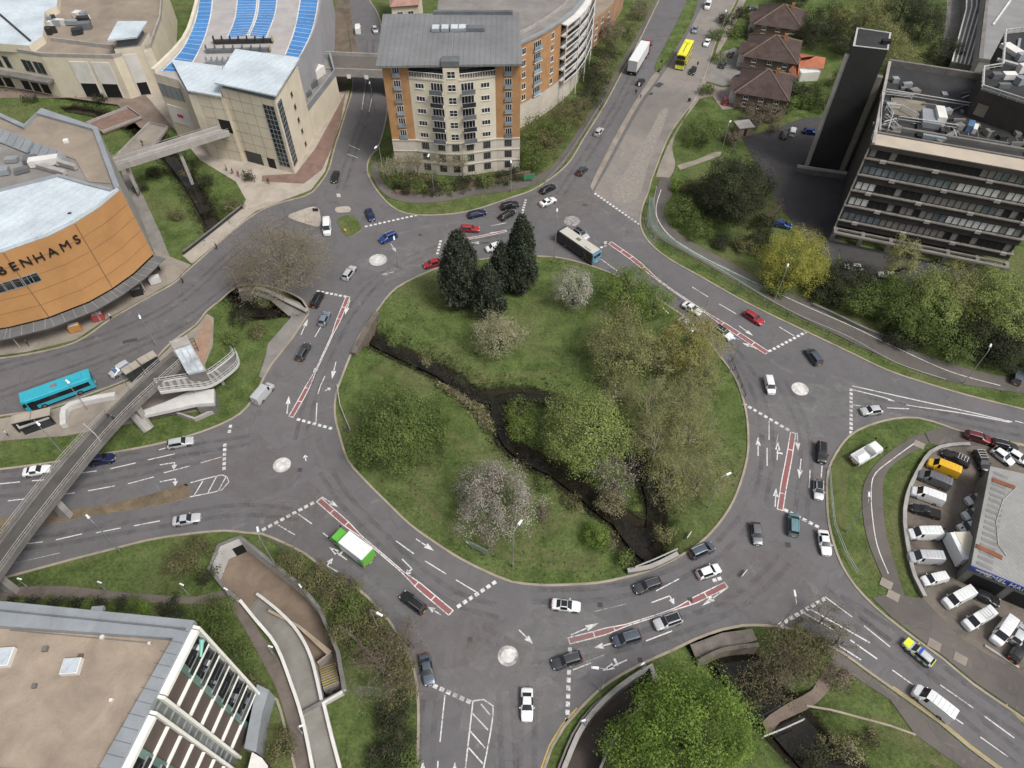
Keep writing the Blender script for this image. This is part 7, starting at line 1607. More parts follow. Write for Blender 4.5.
def twigs(S, p, d, L, r, depth, spread=.75, kids=4, tips=None):
    """recursive branching for bare crowns"""
    d = d/np.linalg.norm(d); n = 3; x = np.array(p, float); nodes = [x]; rr = r
    for i in range(n):
        d2 = d+RNG.normal(size=3)*.16+np.array([0, 0, .05]); d2 /= np.linalg.norm(d2); y = x+d2*L/n; r2 = rr*.84; S.append((x, y, rr, r2)); x = y; rr = r2; d = d2; nodes.append(x)
    if depth == 0:
        if tips is not None: tips.append(x)
        return
    for k in range(kids):
        b = nodes[1+int(RNG.integers(0, n))] if k > 0 else x; e = d*.75+RNG.normal(size=3)*spread*np.array([1, 1, .7]); twigs(S, b, e, L*RNG.uniform(.55, .8), max(rr*.72, .012), depth-1, spread, kids, tips)
def lobed(n, rx, rz, seed, hollow=.55, flat=-.5):
    """random places in an uneven crown"""
    g = np.random.default_rng(seed); dirs = g.normal(size=(n*3, 3)); dirs /= np.linalg.norm(dirs, axis=1)[:, None]; dirs = dirs[dirs[:, 2] > flat][:n]
    lob = g.normal(size=(14, 3)); lob /= np.linalg.norm(lob, axis=1)[:, None]; k = np.maximum(0, dirs @ lob.T)**5; mod = .64+.48*k.max(1)+g.normal(size=len(dirs))*.07
    rad = (hollow+(1-hollow)*g.random(len(dirs))**.6)*mod
    return dirs*rad[:, None]*np.array([rx, rx, rz])
LM = {}
def lm(name, d, l, tr=.25):
    if name not in LM: LM[name] = leaf_mat('leaf_'+name, d, l, tr)
    return LM[name]
KIND = {
 'fresh': ((.07, .11, .022), (.21, .27, .07)), 'green': ((.05, .078, .018), (.17, .215, .065)), 'olive': ((.105, .11, .042), (.31, .31, .13)), 'gold': ((.15, .148, .045), (.36, .335, .115)),
 'dark': ((.018, .023, .012), (.066, .073, .038)), 'conifer': ((.02, .029, .02), (.082, .095, .062)), 'lime': ((.16, .165, .03), (.38, .365, .085)), 'willow': ((.11, .14, .04), (.3, .36, .115)),
 'blossom': ((.17, .165, .115), (.52, .5, .44)), 'pinkish': ((.16, .14, .11), (.45, .41, .375)), 'pale': ((.17, .165, .09), (.38, .36, .23)), 'bramble': ((.07, .07, .03), (.21, .2, .095)), 'brown': ((.115, .095, .068), (.245, .205, .15)), 'vivid': ((.055, .095, .015), (.205, .3, .06)), 'reed': ((.13, .12, .065), (.29, .265, .155)), 'twiggy': ((.15, .132, .092), (.32, .29, .205))}
SEED = [100]
def tree(kind, px, py, zc, R_, Ht, label, cat='tree', name='tree', dens=1.0, leaf=.34, cr_h=None, bark=None, group=None, tw=0, base=None, bare=False, clump=None, hollow=.55):
    SEED[0] += 1; g = np.random.default_rng(SEED[0])
    c = P(px, py, zc); t = thing(name, label, cat, (c.x, c.y, 0 if base is None else base), 0, group)
    dk, lt = KIND[kind]; m = lm(kind, dk, lt); rz = cr_h or max(1.0, (Ht-zc)); bark = bark or M_bark
    ncl = int(max(12, 4.6*R_*R_)) if clump is None else clump; C = lobed(ncl, R_*.9, rz, SEED[0], hollow, -.55)+np.array([0, 0, zc])
    C = C[C[:, 2] > .25]; ncl = len(C)
    # trunk and limbs
    S = []; tr = .05+.028*Ht; hub = np.array([0, 0, max(.5, zc-rz*.55)])
    limb(S, (0, 0, -.05), hub, tr, tr*.72, 3, .05)
    pick = C[g.choice(ncl, min(ncl, 12), replace=False)]
    for q in pick: limb(S, hub+np.array([0, 0, g.uniform(-.15, .6)*rz*.3]), q, tr*.36, .02, 4, .2)
    segs_mesh('trunk', S, bark, t)
    if tw:
        S2 = []
        for q in C[g.choice(ncl, min(ncl, tw), replace=False)]: twigs(S2, q*.75+hub*.25, (q-hub)+np.array([0, 0, .5]), R_*.34, .032, 2, .8, 3)
        segs_mesh('twigs', S2, M_twig_p if kind in ('pale', 'olive', 'blossom') else M_twig, t)
    leaf *= .72; per = int(40*dens*(.24/leaf)**1.7); rc = .62+.07*R_
    O_ = g.normal(size=(ncl*per, 3))*rc*np.array([.52, .52, .4]); P_ = np.repeat(C, per, 0)+O_; tone = np.repeat(g.random(ncl), per)*.7+g.random(ncl*per)*.3
    P_[:, 2] = np.maximum(P_[:, 2], .08); NN = O_/rc+np.repeat(C-np.array([0, 0, zc-rz*.5]), per, 0)/R_*.7+np.array([0, 0, .55])+g.normal(size=O_.shape)*.45
    quads('crown', leaves(P_, leaf, N=NN), tone, m, t)
    return t
def bare_tree(px, py, zc, R_, Ht, label, depth=3, kids=4, m=None, pale=False, name='bare_tree', leafy=None, dens=.3, n0=6, lean=(0, 0), group=None):
    c = P(px, py, zc); t = thing(name, label, 'tree', (c.x, c.y, 0), 0, group); S = []; T = []; tips = []; tr = .04+.024*Ht; hub = np.array([lean[0], lean[1], Ht*.28]); limb(T, (0, 0, -.05), hub, tr, tr*.8, 3, .05)
    for k in range(n0):
        a = 2*math.pi*(k+RNG.uniform(-.3, .3))/n0; e = np.array([math.cos(a)*R_, math.sin(a)*R_, Ht*.62]) if k else np.array([.1, .1, Ht]); e = e/np.linalg.norm(e); L = R_*.55
        q = hub+e*L; limb(T, hub, q, tr*.5, tr*.28, 3, .1)
        for j in range(3): twigs(S, hub+e*L*RNG.uniform(.55, 1), e+RNG.normal(size=3)*.45, R_*.36, tr*.26, depth-1, .7, kids, tips)
    segs_mesh('trunk', T, m or (M_twig_p if pale else M_bark), t); segs_mesh('branches', S, (M_twig_p if pale else M_twig), t)
    if leafy:
        dk, lt = KIND[leafy]; tp = np.array(tips); k = int(6*dens*10); C = np.repeat(tp, max(1, int(8*dens)), 0); C = C+RNG.normal(size=C.shape)*.42
        quads('crown', leaves(C, .17), RNG.random(len(C)), lm(leafy, dk, lt), t)
    return t
def conifer(bx, by, Ht, R_, label):
    SEED[0] += 1; g = np.random.default_rng(SEED[0]); c = P(bx, by); t = thing('conifer', label, 'tree', (c.x, c.y, 0), 0, 'conifers on the island'); S = []; limb(S, (0, 0, -.05), (0, 0, Ht*.9), .28, .05, 5, .01); segs_mesh('trunk', S, M_bark_d, t)
    n = int(90*R_*Ht/10); z = g.random(n)**.8*Ht*.97+.3; f = z/Ht; rad = R_*np.clip(np.minimum((f+.05)*4, 1)*(1-f**2.3)**.75, .06, 1)*(.72+.28*g.random(n)); a = g.random(n)*6.283; bump_ = 1+.13*np.sin(3*a+f*9)+.08*np.sin(7*a+f*17)
    C = np.stack([np.cos(a)*rad*bump_, np.sin(a)*rad*bump_, z], 1); per = 42; rep = np.repeat(C, per, 0)+g.normal(size=(n*per, 3))*np.array([.26, .26, .5]); rep[:, 2] = np.maximum(rep[:, 2], .1)
    V = leaves(rep, .27, -.6, 1.7); tone = np.repeat(g.random(n), per)*.6+g.random(n*per)*.4
    dk, lt = KIND['conifer']; quads('crown', V, tone, lm('conifer', dk, lt, .1), t)
# ---- island
conifer(462, 303, 16.5, 4.0, 'broad dark conifer, leftmost on the island'); conifer(521, 291, 17.5, 3.0, 'tallest narrow dark conifer on the island, rightmost'); conifer(489, 313, 11.0, 3.1, 'low dark conifer in front of the other conifers'); conifer(502, 292, 11.5, 2.3, 'slim dark conifer hidden between the taller ones')
tree('pale', 500, 335, 4.2, 5.2, 8.2, 'pale cream leafing tree beside the conifers', dens=.8, tw=26, leaf=.3)
tree('blossom', 574, 289, 4.2, 4.7, 8, 'white blossom tree at the top of the island by the bus', dens=.9, tw=26, leaf=.26, bark=M_bark_d)
tree('fresh', 628, 290, 4.6, 5.8, 9.5, 'fresh green tree near the top right island edge', dens=1.1); tree('fresh', 656, 302, 4.0, 4.2, 7.5, 'smaller green tree leaning to the red strip road', dens=.8)
tree('olive', 619, 346, 5.4, 7.8, 12, 'tan olive round tree in the upper right island', dens=1.0, tw=30, leaf=.3)
tree('gold', 690, 341, 5, 6.8, 10.5, 'yellow olive tree overhanging the right lanes', dens=.9, tw=24, leaf=.3); tree('olive', 702, 376, 4, 4.6, 8, 'brownish half bare tree right of the olive trees', dens=.55, tw=24, leaf=.28); tree('olive', 660, 360, 3.6, 4.0, 7, 'dull green tree wedged between the olive trees', dens=.5, tw=14)
tree('green', 401, 427, 4.8, 8.8, 11, 'large rounded green tree on the left of the island', dens=1.6, leaf=.32); tree('green', 432, 440, 2.8, 4.2, 6, 'lower right lobe bush of the large green tree', dens=.9, leaf=.3, name='shrub', cat='shrub')
tree('pinkish', 495, 499, 4.4, 7.0, 9.5, 'greyish pink blossom tree at the lower middle of island', dens=.8, tw=44, leaf=.25, bark=M_bark_d)
tree('willow', 590, 430, 5, 8.2, 11.5, 'big pale green willow between the two river arms', dens=1.15, tw=30, leaf=.3); tree('willow', 563, 412, 4.4, 3.6, 7.5, 'left crown of the pale willow above the river', dens=.8, leaf=.3)
tree('fresh', 521, 428, 1.6, 2.8, 3.2, 'bright round green shrub at the river fork', 'shrub', 'shrub', dens=1.3, leaf=.24); tree('green', 521, 411, .9, 3.6, 2.0, 'dark low shrub ringing the bright one at the river fork', 'shrub', 'shrub', dens=.8)
tree('vivid', 597, 535, 1.4, 2.3, 2.9, 'small vivid yellow green bush near the river pool', 'shrub', 'shrub', dens=1.3, leaf=.24); tree('brown', 546, 511, .9, 1.8, 2, 'small brown bare shrub right of the pink blossom tree', 'shrub', 'shrub', dens=.5, tw=10, leaf=.2)
bare_tree(617, 478, 2.8, 4.4, 6, 'pinkish brown twiggy thicket on the river tongue', leafy='pinkish', dens=.5, n0=8); tree('reed', 612, 503, .7, 2.6, 1.5, 'tan reed clump at tip of the river tongue', 'reed clump', 'reed_clump', dens=.9, leaf=.26)
for x, y, R_, h, lb in ((648,404,4.5,9,'pale stemmed bare tree right of the willow top'),(657,440,4.6,9,'forked pale bare tree in the middle of the right bank'),(693,430,4.6,8.5,'bare tree farthest right on the island bank'),(668,482,4.2,7.5,'low spreading bare tree near the right river arm'),(700,478,4.2,7.5,'bare tree above the parapet by the right lamp'),(618,393,3.2,7,'slim bare tree behind the willow'),(684,402,4.2,8,'bare tree under the brownish olive tree')):
    tree('olive', x, y, h*.5, R_*1.12, h*1.1, lb.replace('bare', 'thin leafed'), dens=.5, leaf=.22, tw=24, bark=M_twig_p, group='thin leafed trees on the island bank')
for k, x, y, r_, h, lb in (('bramble',606,541,1.8,1.8,'dull bush on the left bank of the river pool'),('green',624,560,1.6,1.5,'low green bush at the lower edge of river pool'),('bramble',664,535,1.9,1.8,'dull bush on the right bank of the river pool'),('green',543,484,1.6,1.4,'green bush right of pink blossom tree at the water'),('bramble',572,503,1.7,1.4,'tangled bush on the left bank below the willow'),('green',392,342,1.5,1.3,'green bush by the water below upper left parapet'),('bramble',425,360,1.6,1.3,'tangled growth on the upper left river bank'),('dark',460,380,1.4,1.2,'dark bush on upper bank opposite the reeds')):
    tree(k, x, y, h*.3, r_, h, lb, 'shrub', 'shrub', dens=1.0, group='small bushes on the island river banks')
# small trees filling the gaps between the houses
for k, x, y, r_, h, lb in (('green',741,88,2.2,3,'green shrub between red car and nearest house wall'),('dark',797,90,3,5,'dark tree at the back corner of nearest house'),('dark',800,34,3,5.5,'dark tree between middle and farthest house gardens'),('brown',748,104,2.6,3.4,'brown hedge before the nearest house front'),('green',788,104,2.8,4,'green tree on the lawn behind nearest house'),('dark',748,34,2.2,3,'dark shrub at the front of middle house'),('dark',757,16,2.4,3.4,'dark shrub at the front of farthest house')):
    tree(k, x, y, h*.45, r_, h, lb, dens=1.0, group='small trees round the houses')
# ---- around the junction
tree('twiggy', 281, 259, 6.5, 11.2, 14, 'large grey bare tree over the left slip road', name='bare_tree', dens=.62, leaf=.22, tw=70, hollow=.35); bare_tree(250, 282, 4, 5, 8, 'smaller bare tree at the left river bridge', leafy='bramble', dens=.3)
tree('dark', 738, 192, 6, 9.2, 13, 'very dark evergreen tree on the green, upper right', dens=1.9, bark=M_bark_d); tree('dark', 710, 196, 3.6, 5.6, 8, 'dark evergreen companion left of the very dark tree', dens=1.5); tree('green', 686, 212, 2, 5, 4.6, 'mid green bushes at the inside of cycle path bend', 'shrub', 'shrub', dens=.9); tree('green', 700, 228, 1.8, 3.6, 3.6, 'ivy green bush below dark evergreens', 'shrub', 'shrub', dens=.9)
bare_tree(776, 214, 3.6, 4, 7, 'small grey bare tree beside the dark evergreen', leafy='bramble', dens=.1)
tree('lime', 797, 262, 5, 7.5, 11, 'bright yellow green tree beside the dark office', dens=1.5, leaf=.28); tree('green', 703, 131, 2.8, 5.4, 6, 'rounded green tree on the lawn by the dug up road', dens=1.0)
tree('vivid', 677, 205-20, 1, 2.0, 2, 'light green bush at the lawn corner by cycle path', 'shrub', 'shrub')
YW = 'trees and bushes below the dark office'
for i, (k, x, y, z, r_, h, lb) in enumerate((('dark',846,283,2.4,4.4,5,'dark bush in front of the two white cars'),('green',866,300,2,4,4.2,'green bush left in the bank below the office'),('green',890,296,2.6,4.6,5.5,'green bush under the right white car'),('green',912,312,3,5,6,'green tree in the middle of office bank'),('olive',902,262,5,2.6,10,'tall thin pale tree against the office windows'),
        ('willow',935,300,4,5.4,8.5,'pale green tree right of the middle of office bank'),('olive',960,296,4.4,5.6,9.5,'olive green tree covering the lower office corner'),('willow',985,303,4.4,5.6,9,'pale green tree near right edge below office'),('willow',1012,312,5,6,10.5,'broad pale green tree at the right edge below office'),('dark',985,336,2.6,5,5.6,'dark shrubs behind the far right lamp'),('green',948,334,2.4,4.4,5,'green shrubs on the slope above the far right path'),('dark',826,292,1.4,3,3,'dark low bush right of the yellow green tree'),('dark',905,335,1.2,3,2.6,'low shrub on grassy slope below office'),('dark',1012,348,2,4.4,4.6,'dark bush beside the right edge vehicle'))):
    tree(k, x, y, z*1.15, r_*1.38, h*1.2, lb, group=YW, dens=1.3, tw=8 if k != 'dark' else 0)
for k, x, y, r_, h, lb in (('dark',758,238,3.4,3.4,'dark bush between very dark evergreen and lime coloured tree'),('bramble',745,246,3,2.6,'dull bush on slope above the cycle path'),('dark',722,240,2.8,2.4,'low dark bush above the cycle path bend'),('green',774,286,2.8,2.4,'green bush at the foot of lime coloured tree'),('dark',764,222,3,3.6,'dark bush beside the hidden blue car'),('bramble',688,186,2.6,2.4,'dull bush at the left foot of dark evergreens'),('dark',752,172,3,3.4,'dark bush at the yard side of very dark evergreen'),('brown',733,138,2.6,3,'brown hedge left of the pink hut yard'),('brown',776,128,1.8,3.2,'rust brown conifer shrub by the yard cars')):
    tree(k, x, y, h*.42, r_, h, lb, 'shrub', 'shrub', dens=1.1, group='bushes round the office yard')
# ---- houses and gardens
TG = 'trees behind the houses'
for k, x, y, z, r_, h, lb in (('dark',826,24,4,6,9,'dark tree directly behind the middle house'),('gold',838,20,4.5,3.6,8,'golden leaved tree among dark garden trees'),('dark',848,40,4,5.6,8,'dark tree beside the top of black tower'),('dark',808,36,3,4.6,6.5,'dark garden tree left of the others'),('olive',884,40,4,6.4,9,'olive tree right of the black tower top'),('olive',902,62,3,5,7,'olive shrub tree above office roof'),('dark',925,22,5,7,10,'dark tree near the ribbed lean to'),('dark',945,52,3,5,7,'dark tree at the foot of ribbed lean to'),('olive',868,12,4,6,9,'olive tree at the top edge right of houses'),('dark',905,4,5,7,10,'dark tree at the top edge'),('dark',795,-6,4,6,9,'dark tree beyond the farthest house'),('green',822,100,2,4,4.5,'green bush beside pale tower fin'),('dark',812,92,1.6,3,3.6,'dark bush near tiled outbuilding'),('green',800,100,1.2,2.8,3,'low garden bush on the back lawn'),('brown',770,112,1.6,3.4,3.4,'brown scrub below nearest house'),('brown',752,118,1.4,3,3,'brown scrub by the pink hut'),('green',842,80,2,3.4,5,'green bush hugging the tower fin')):
    tree(k, x, y, z, r_*1.15, h*1.1, lb, group=TG, dens=1.0, tw=10 if k in ('olive', 'brown') else 0)
for x, y, r_, lb in ((716,34,3,'hedge bush by the road opposite the farthest house'),(727,20,3.2,'dark hedge bush at the farthest drive'),(735,32,3,'green hedge by the farthest drive'),(742,12,3,'bush beside dark car by the farthest house'),(719,58,2.4,'bright green hedge by the grey cars'),(708,90,2.6,'rounded lawn bush between two drives'),(745,62,1.6,'small shrub at middle house wall')):
    tree('green' if 'dark' not in lb else 'dark', x, y, 1.2, r_, 2.6, lb, 'shrub', 'shrub', dens=.9, group='hedges in front of the houses')
# ---- shrubs between the flats and the dual carriageway
for k, x, y, z, r_, h in (('green',533,157,2.2,4,4.6),('bramble',545,142,2.2,4,4.6),('green',556,130,2.4,4,5),('bramble',566,119,2.4,4,5),('green',540,128,2.4,3.6,5),('green',529,142,2,3.4,4.5),('bramble',576,108,2.4,4,5)):
    tree(k, x, y, z*1.15, r_*1.25, h*1.2, 'olive green shrub of the thicket below the curved flats', 'shrub', 'shrub', dens=.8, group='thicket below the curved flats', tw=6)
for k, x, y, z, r_, h in (('dark',590,98,2.4,4,5),('dark',596,84,2.6,4.2,5.6),('bramble',602,70,3,4.4,6),('dark',606,56,3,4.4,6),('bramble',616,44,3,4,6),('brown',608,30,3,4.6,6),('bramble',628,28,2.6,3.6,5),('brown',640,10,2.6,4,5),('dark',590,70,2.6,4,5)):
    tree(k, x, y, z, r_, h, 'dark scrubby tree of the belt beside the trailer lorry road', 'tree', 'tree', dens=.7, group='scrub belt beside the dual carriageway', tw=6)
vw = tree('vivid', 591, 84, 1, 1.6, 2, 'bright yellow green bush at the rounded balcony corner', 'shrub', 'shrub')
for x, y, lb in ((402,166,'bare slim tree at the left foot of the flats'),(417,163,'bare tree before the left brick pier'),(441,160,'pale bare tree before the middle of the flats'),(462,164,'bare tree before the right of flats'),(388,172,'bare shrub tree at the bend of flats footpath')):
    bare_tree(x, y, 3.5, 3.6, 8, lb, depth=3, kids=4, leafy='pale', dens=.6, group='bare trees before the flats', pale=True)
for k, x, y in (('dark',405,186),('green',418,187),('dark',432,187),('green',446,186),('dark',460,184),('dark',474,182),('green',488,179),('dark',502,177),('dark',516,174),('green',398,182),('bramble',410,177),('bramble',428,178)):
    tree(k, x, y, 1.0, 2.7, 2.3, 'clipped hedge shrub in the strip before the flats', 'shrub', 'shrub', dens=.8, group='hedge shrubs before the flats')
# ---- stream valley on the left
for k, x, y, r_, lb in (('dark',152,172,2.2,'dark shrub on stream bank beside the store corner'),('dark',205,180,2.4,'dark shrub by the cream centre foot'),('bramble',186,170,2,'bramble bush over the stream'),('bramble',232,205,2.6,'twiggy shrub at the valley mouth'),('dark',140,188,2,'dark shrub along the riverside walk'),('dark',30,98,2,'dark shrub on the far left stream bank'),('dark',98,98,2,'dark shrub by the brown walkway'),('green',232,338,2.2,'green shrub on the bank left of the silver van'),('dark',240,318,2.6,'dark shrub in the gap at left river bridge'),('bramble',258,330,2.2,'bramble by the grey footway'),('dark',248,176,1.8,'dark potted shrub beside cream centre entrance'),('bramble',176,215,2,'bramble at the wall of plaza bank')):
    tree(k, x, y, .9, r_, 2, lb, 'shrub', 'shrub', dens=.8, group='stream bank shrubs on the left')
# ---- bottom left
for k, x, y, z, r_, h, lb in (('green',203,612,1.4,2.4,3,'green bush at the bend of the brown path'),('green',216,632,1.6,2.6,3.4,'green tree between office and brown path, upper'),('green',235,655,1.8,2.8,3.6,'green tree between office and brown path, lower'),('green',222,612,1.6,2.4,3.4,'pale green bush beside path bend'),('bramble',248,682,1.2,2,2.4,'bramble below the white framed facade'),('bramble',280,742,1.2,2.4,2.4,'brown bush near the bottom edge by porch'),('vivid',144,607,.8,1.1,1.6,'small yellow bush at the office parapet'),('dark',170,607,1,2,2,'dark bush right of the yellow bush'),('bramble',196,553,1.4,3,2.8,'olive bush left of the subway court'),('bramble',176,566,1.2,2.6,2.4,'dull bush on grass by west road'),('dark',207,574,1,1.6,2,'dark bush against the court wall'),('bramble',288,562,1.2,2.6,2.6,'bush on the verge above the court')):
    tree(k, x, y, z, r_, h, lb, 'shrub', 'shrub', dens=.9, leaf=.26, group='bushes at the lower left')
for x in range(12, 140, 11): tree('green' if x % 2 else 'dark', x, 603+x*.02, .5, .9, 1.1, 'low clipped hedge segment along the gravel roof office', 'hedge', 'hedge_shrub', dens=1.0, leaf=.22, group='low hedge by the gravel roof office')
for k, x, y, z, r_, h in (('bramble',320,580,1.4,2.8,2.8),('bramble',338,594,1.4,2.8,3),('green',352,610,1.4,2.8,3),('bramble',368,624,1.5,2.8,3),('bramble',346,628,1.4,2.6,2.8),('bramble',384,644,1.4,2.6,2.8),('bramble',397,662,1.2,2.2,2.6),('green',366,645,1.2,2.6,2.6),('bramble',402,690,1.2,2,2.4),('dark',392,712,1.2,2.2,2.4),('dark',396,738,1.2,2.2,2.4),('green',404,760,1,2,2),('dark',386,758,1.2,2.4,2.4)):
    tree(k, x, y, z, r_*1.15, h*1.15, 'bramble bush of the tangle between the court and south road', 'shrub', 'shrub', dens=1.0, leaf=.26, group='bramble tangle by the south road', tw=5)
bare_tree(383, 668, 2.6, 5.2, 6, 'brown collapsed bare tree in the bramble tangle', depth=4, kids=3, leafy='brown', dens=.3, n0=8); bare_tree(408, 640, 2.4, 3.6, 5, 'brown twiggy tree overhanging the grey car', depth=3, leafy='brown', dens=.2)
t = thing('fallen_log', 'long grey fallen trunk lying across brambles', 'log', tuple(G(372, 640))); S = []; a, b = P(340, 628, 1.2), P(398, 684, .6); limb(S, Vector((a.x, a.y, 1.9))-t.location, Vector((b.x, b.y, .9))-t.location, .32, .14, 5, .03); segs_mesh('stem', S, M_bark, t)
# ---- bottom right
tree('vivid', 694, 736, 6, 8.6, 12.5, 'large vivid green tree at bottom centre', dens=1.5, leaf=.32, bark=M_bark_d); tree('vivid', 634, 744, 3.8, 4.6, 7.4, 'lower left crown of bright green foliage by the sunken path', dens=1.1, leaf=.3)
for x, y, r_, h, lb in ((768,664,3.6,5,'bare scrub over the river below parapet'),(792,648,4,6,'olive twiggy tree beside south east give way'),(824,618,3,4,'brown twigs leaning over the worn hatching'),(838,640,2.6,4,'twiggy shrub at the south east footway'),(750,640+52,3,4.5,'dark twiggy shrub right of bright green tree'),(812,672,3,4.5,'bare shrub by the brown walk'),(776,692,3,4,'bare twigs above the small footbridge')):
    bare_tree(x, y, h*.5, r_, h, lb, depth=3, kids=3, leafy='bramble', dens=.45, group='twiggy growth at the bottom right')
for k, x, y, r_, h, lb in (('bramble',806,655,2.4,1.8,'grassy bush on the olive slope'),('bramble',780,640,2.2,1.5,'low bush left of the corner lamp'),('dark',746,702,2.6,2.2,'dark bush on river bank by bright tree'),('bramble',800,636,2.6,1.6,'low brown growth at the south east corner kerb'),('bramble',822,652,2.4,1.6,'low brown growth beside the brown walk top'),('dark',764,676,2.6,2,'dark growth on the right river bank'),('brown',786,668,2.8,2,'brown dead growth between parapet and walk'),('brown',838,676,2.4,1.6,'brown dead growth beside south east footway'),('bramble',832,742,2.2,1.5,'bush on the river bank near bottom edge'),('reed',850,752,1.8,1.3,'tan grass clump by the river, bottom edge'),('bramble',868,738,1.8,1.2,'green tuft on the bottom right lawn'),('dark',814,752,2.2,1.6,'dark bush by the water at bottom edge')):
    tree(k, x, y, .6, r_, h, lb, 'shrub', 'shrub', dens=.8, leaf=.26, group='low bushes at the bottom right')
# ---- rough growth along the water and on the verges: stuff
def rough():
    g = RNG; pts = []; 
    rp = riv_pts[g.integers(0, len(riv_pts), 52000)]; ang = g.random(52000)*6.283; rad = .75+g.random(52000)**1.5*3.3; X = rp[:, 0]+np.cos(ang)*rad; Y = rp[:, 1]+np.sin(ang)*rad; zt = trench(X, Y); ok = (zt > -2.0) & (zt < -.15)
    isl = np.array([inpoly(x, y, ISL) for x, y in zip(X[ok], Y[ok])]); road_ok = []
    X, Y, zt = X[ok], Y[ok], zt[ok]; out = np.array([inpoly(x, y, outer) for x, y in zip(X, Y)]); keep = isl | ~out; X, Y, zt = X[keep], Y[keep], zt[keep]
    clump = np.sin(X*1.3)*np.cos(Y*1.1)+np.sin(X*.37+Y*.5); k2 = clump+g.normal(size=len(X))*.5 > -.9; X, Y, zt, cl = X[k2], Y[k2], zt[k2], clump[k2]
    C = np.stack([X, Y, zt+.1+g.random(len(X))*(.35+.6*np.clip(clump[k2] if len(clump) == len(k2) else 0, 0, 1.5))], 1); o = quads('bank_growth', leaves(C, .26, -.3, 1.3), np.clip(.4+.2*cl+g.random(len(X))*.4-.2, 0, 1), lm('bankgrass', (.02, .028, .011), (.085, .1, .036), .15)); tag(o, 'rough dark growth along the river banks', 'bank growth', None, 'stuff')
    # lumps of growth leaning over the water
    for L in RIV:
        pass
    k = np.arange(0, len(riv_pts), 1); k = k[g.random(len(k)) < .8]; cc = []
    for q in riv_pts[k]:
        for s_ in (0, 1):
            a_ = g.random()*6.283; d_ = 1.15+g.random()*.9; x, y = q[0]+math.cos(a_)*d_, q[1]+math.sin(a_)*d_
            if trench(np.array([x]), np.array([y]))[0] > -2.25 and (inpoly(x, y, ISL) or not inpoly(x, y, outer)): cc.append((x, y))
    cc = np.array(cc); zz_ = trench(cc[:, 0], cc[:, 1]); per = 46; sz = g.uniform(.28, .6, len(cc)); C = np.repeat(np.stack([cc[:, 0], cc[:, 1], zz_+.3], 1), per, 0)+g.normal(size=(len(cc)*per, 3))*np.repeat(sz, per)[:, None]*np.array([1, 1, .55])
    C[:, 2] = np.maximum(C[:, 2], WZ+.05); o = quads('waterside_growth', leaves(C, .2, N=g.normal(size=C.shape)*.6+np.array([0, 0, .8])), np.repeat(g.random(len(cc)), per)*.7+g.random(len(C))*.3, lm('waterside', (.018, .026, .01), (.11, .13, .042), .2)); tag(o, 'dense green growth leaning over the river water', 'waterside growth', None, 'stuff')
    # reeds on the left bank
    a = np.array([(P(x, y, -.8).x, P(x, y, -.8).y) for x, y in ((444,384),(462,398),(480,412),(492,428))]); t = g.random(2600)*2.99; i = t.astype(int); base = a[i]*(1-(t-i))[:, None]+a[i+1]*(t-i)[:, None]; base += g.normal(size=base.shape)*.75
    C = np.stack([base[:, 0], base[:, 1], trench(base[:, 0], base[:, 1])+.2+g.random(2600)*.6], 1); dk, lt = KIND['reed']; o = quads('reeds', leaves(C, .3, -.8, 1.8), g.random(2600), lm('reed', dk, lt)); tag(o, 'tan dead reeds on the left river bank', 'reeds', None, 'stuff')
    # tufts over the island and verges
    n = 30000; X = g.uniform(-60, 95, n); Y = g.uniform(20, 125, n); zt = trench(X, Y); cl = np.sin(X*.31+1)*np.sin(Y*.27)+np.sin(X*.11+Y*.17); ok = (zt > -.1) & (cl+g.normal(size=n)*.35 > .75); X, Y, cl = X[ok], Y[ok], cl[ok]
    on_isl = np.array([inpoly(x, y, ISL) for x, y in zip(X, Y)]); X, Y, cl = X[on_isl], Y[on_isl], cl[on_isl]; C = np.stack([X, Y, .08+g.random(len(X))*.12], 1); o = quads('grass_tufts', leaves(C, .26, .2), g.random(len(X)), lm('tuft', (.03, .05, .012), (.10, .125, .04))); tag(o, 'coarse grass tufts scattered over the island', 'grass tufts', None, 'stuff')
rough()
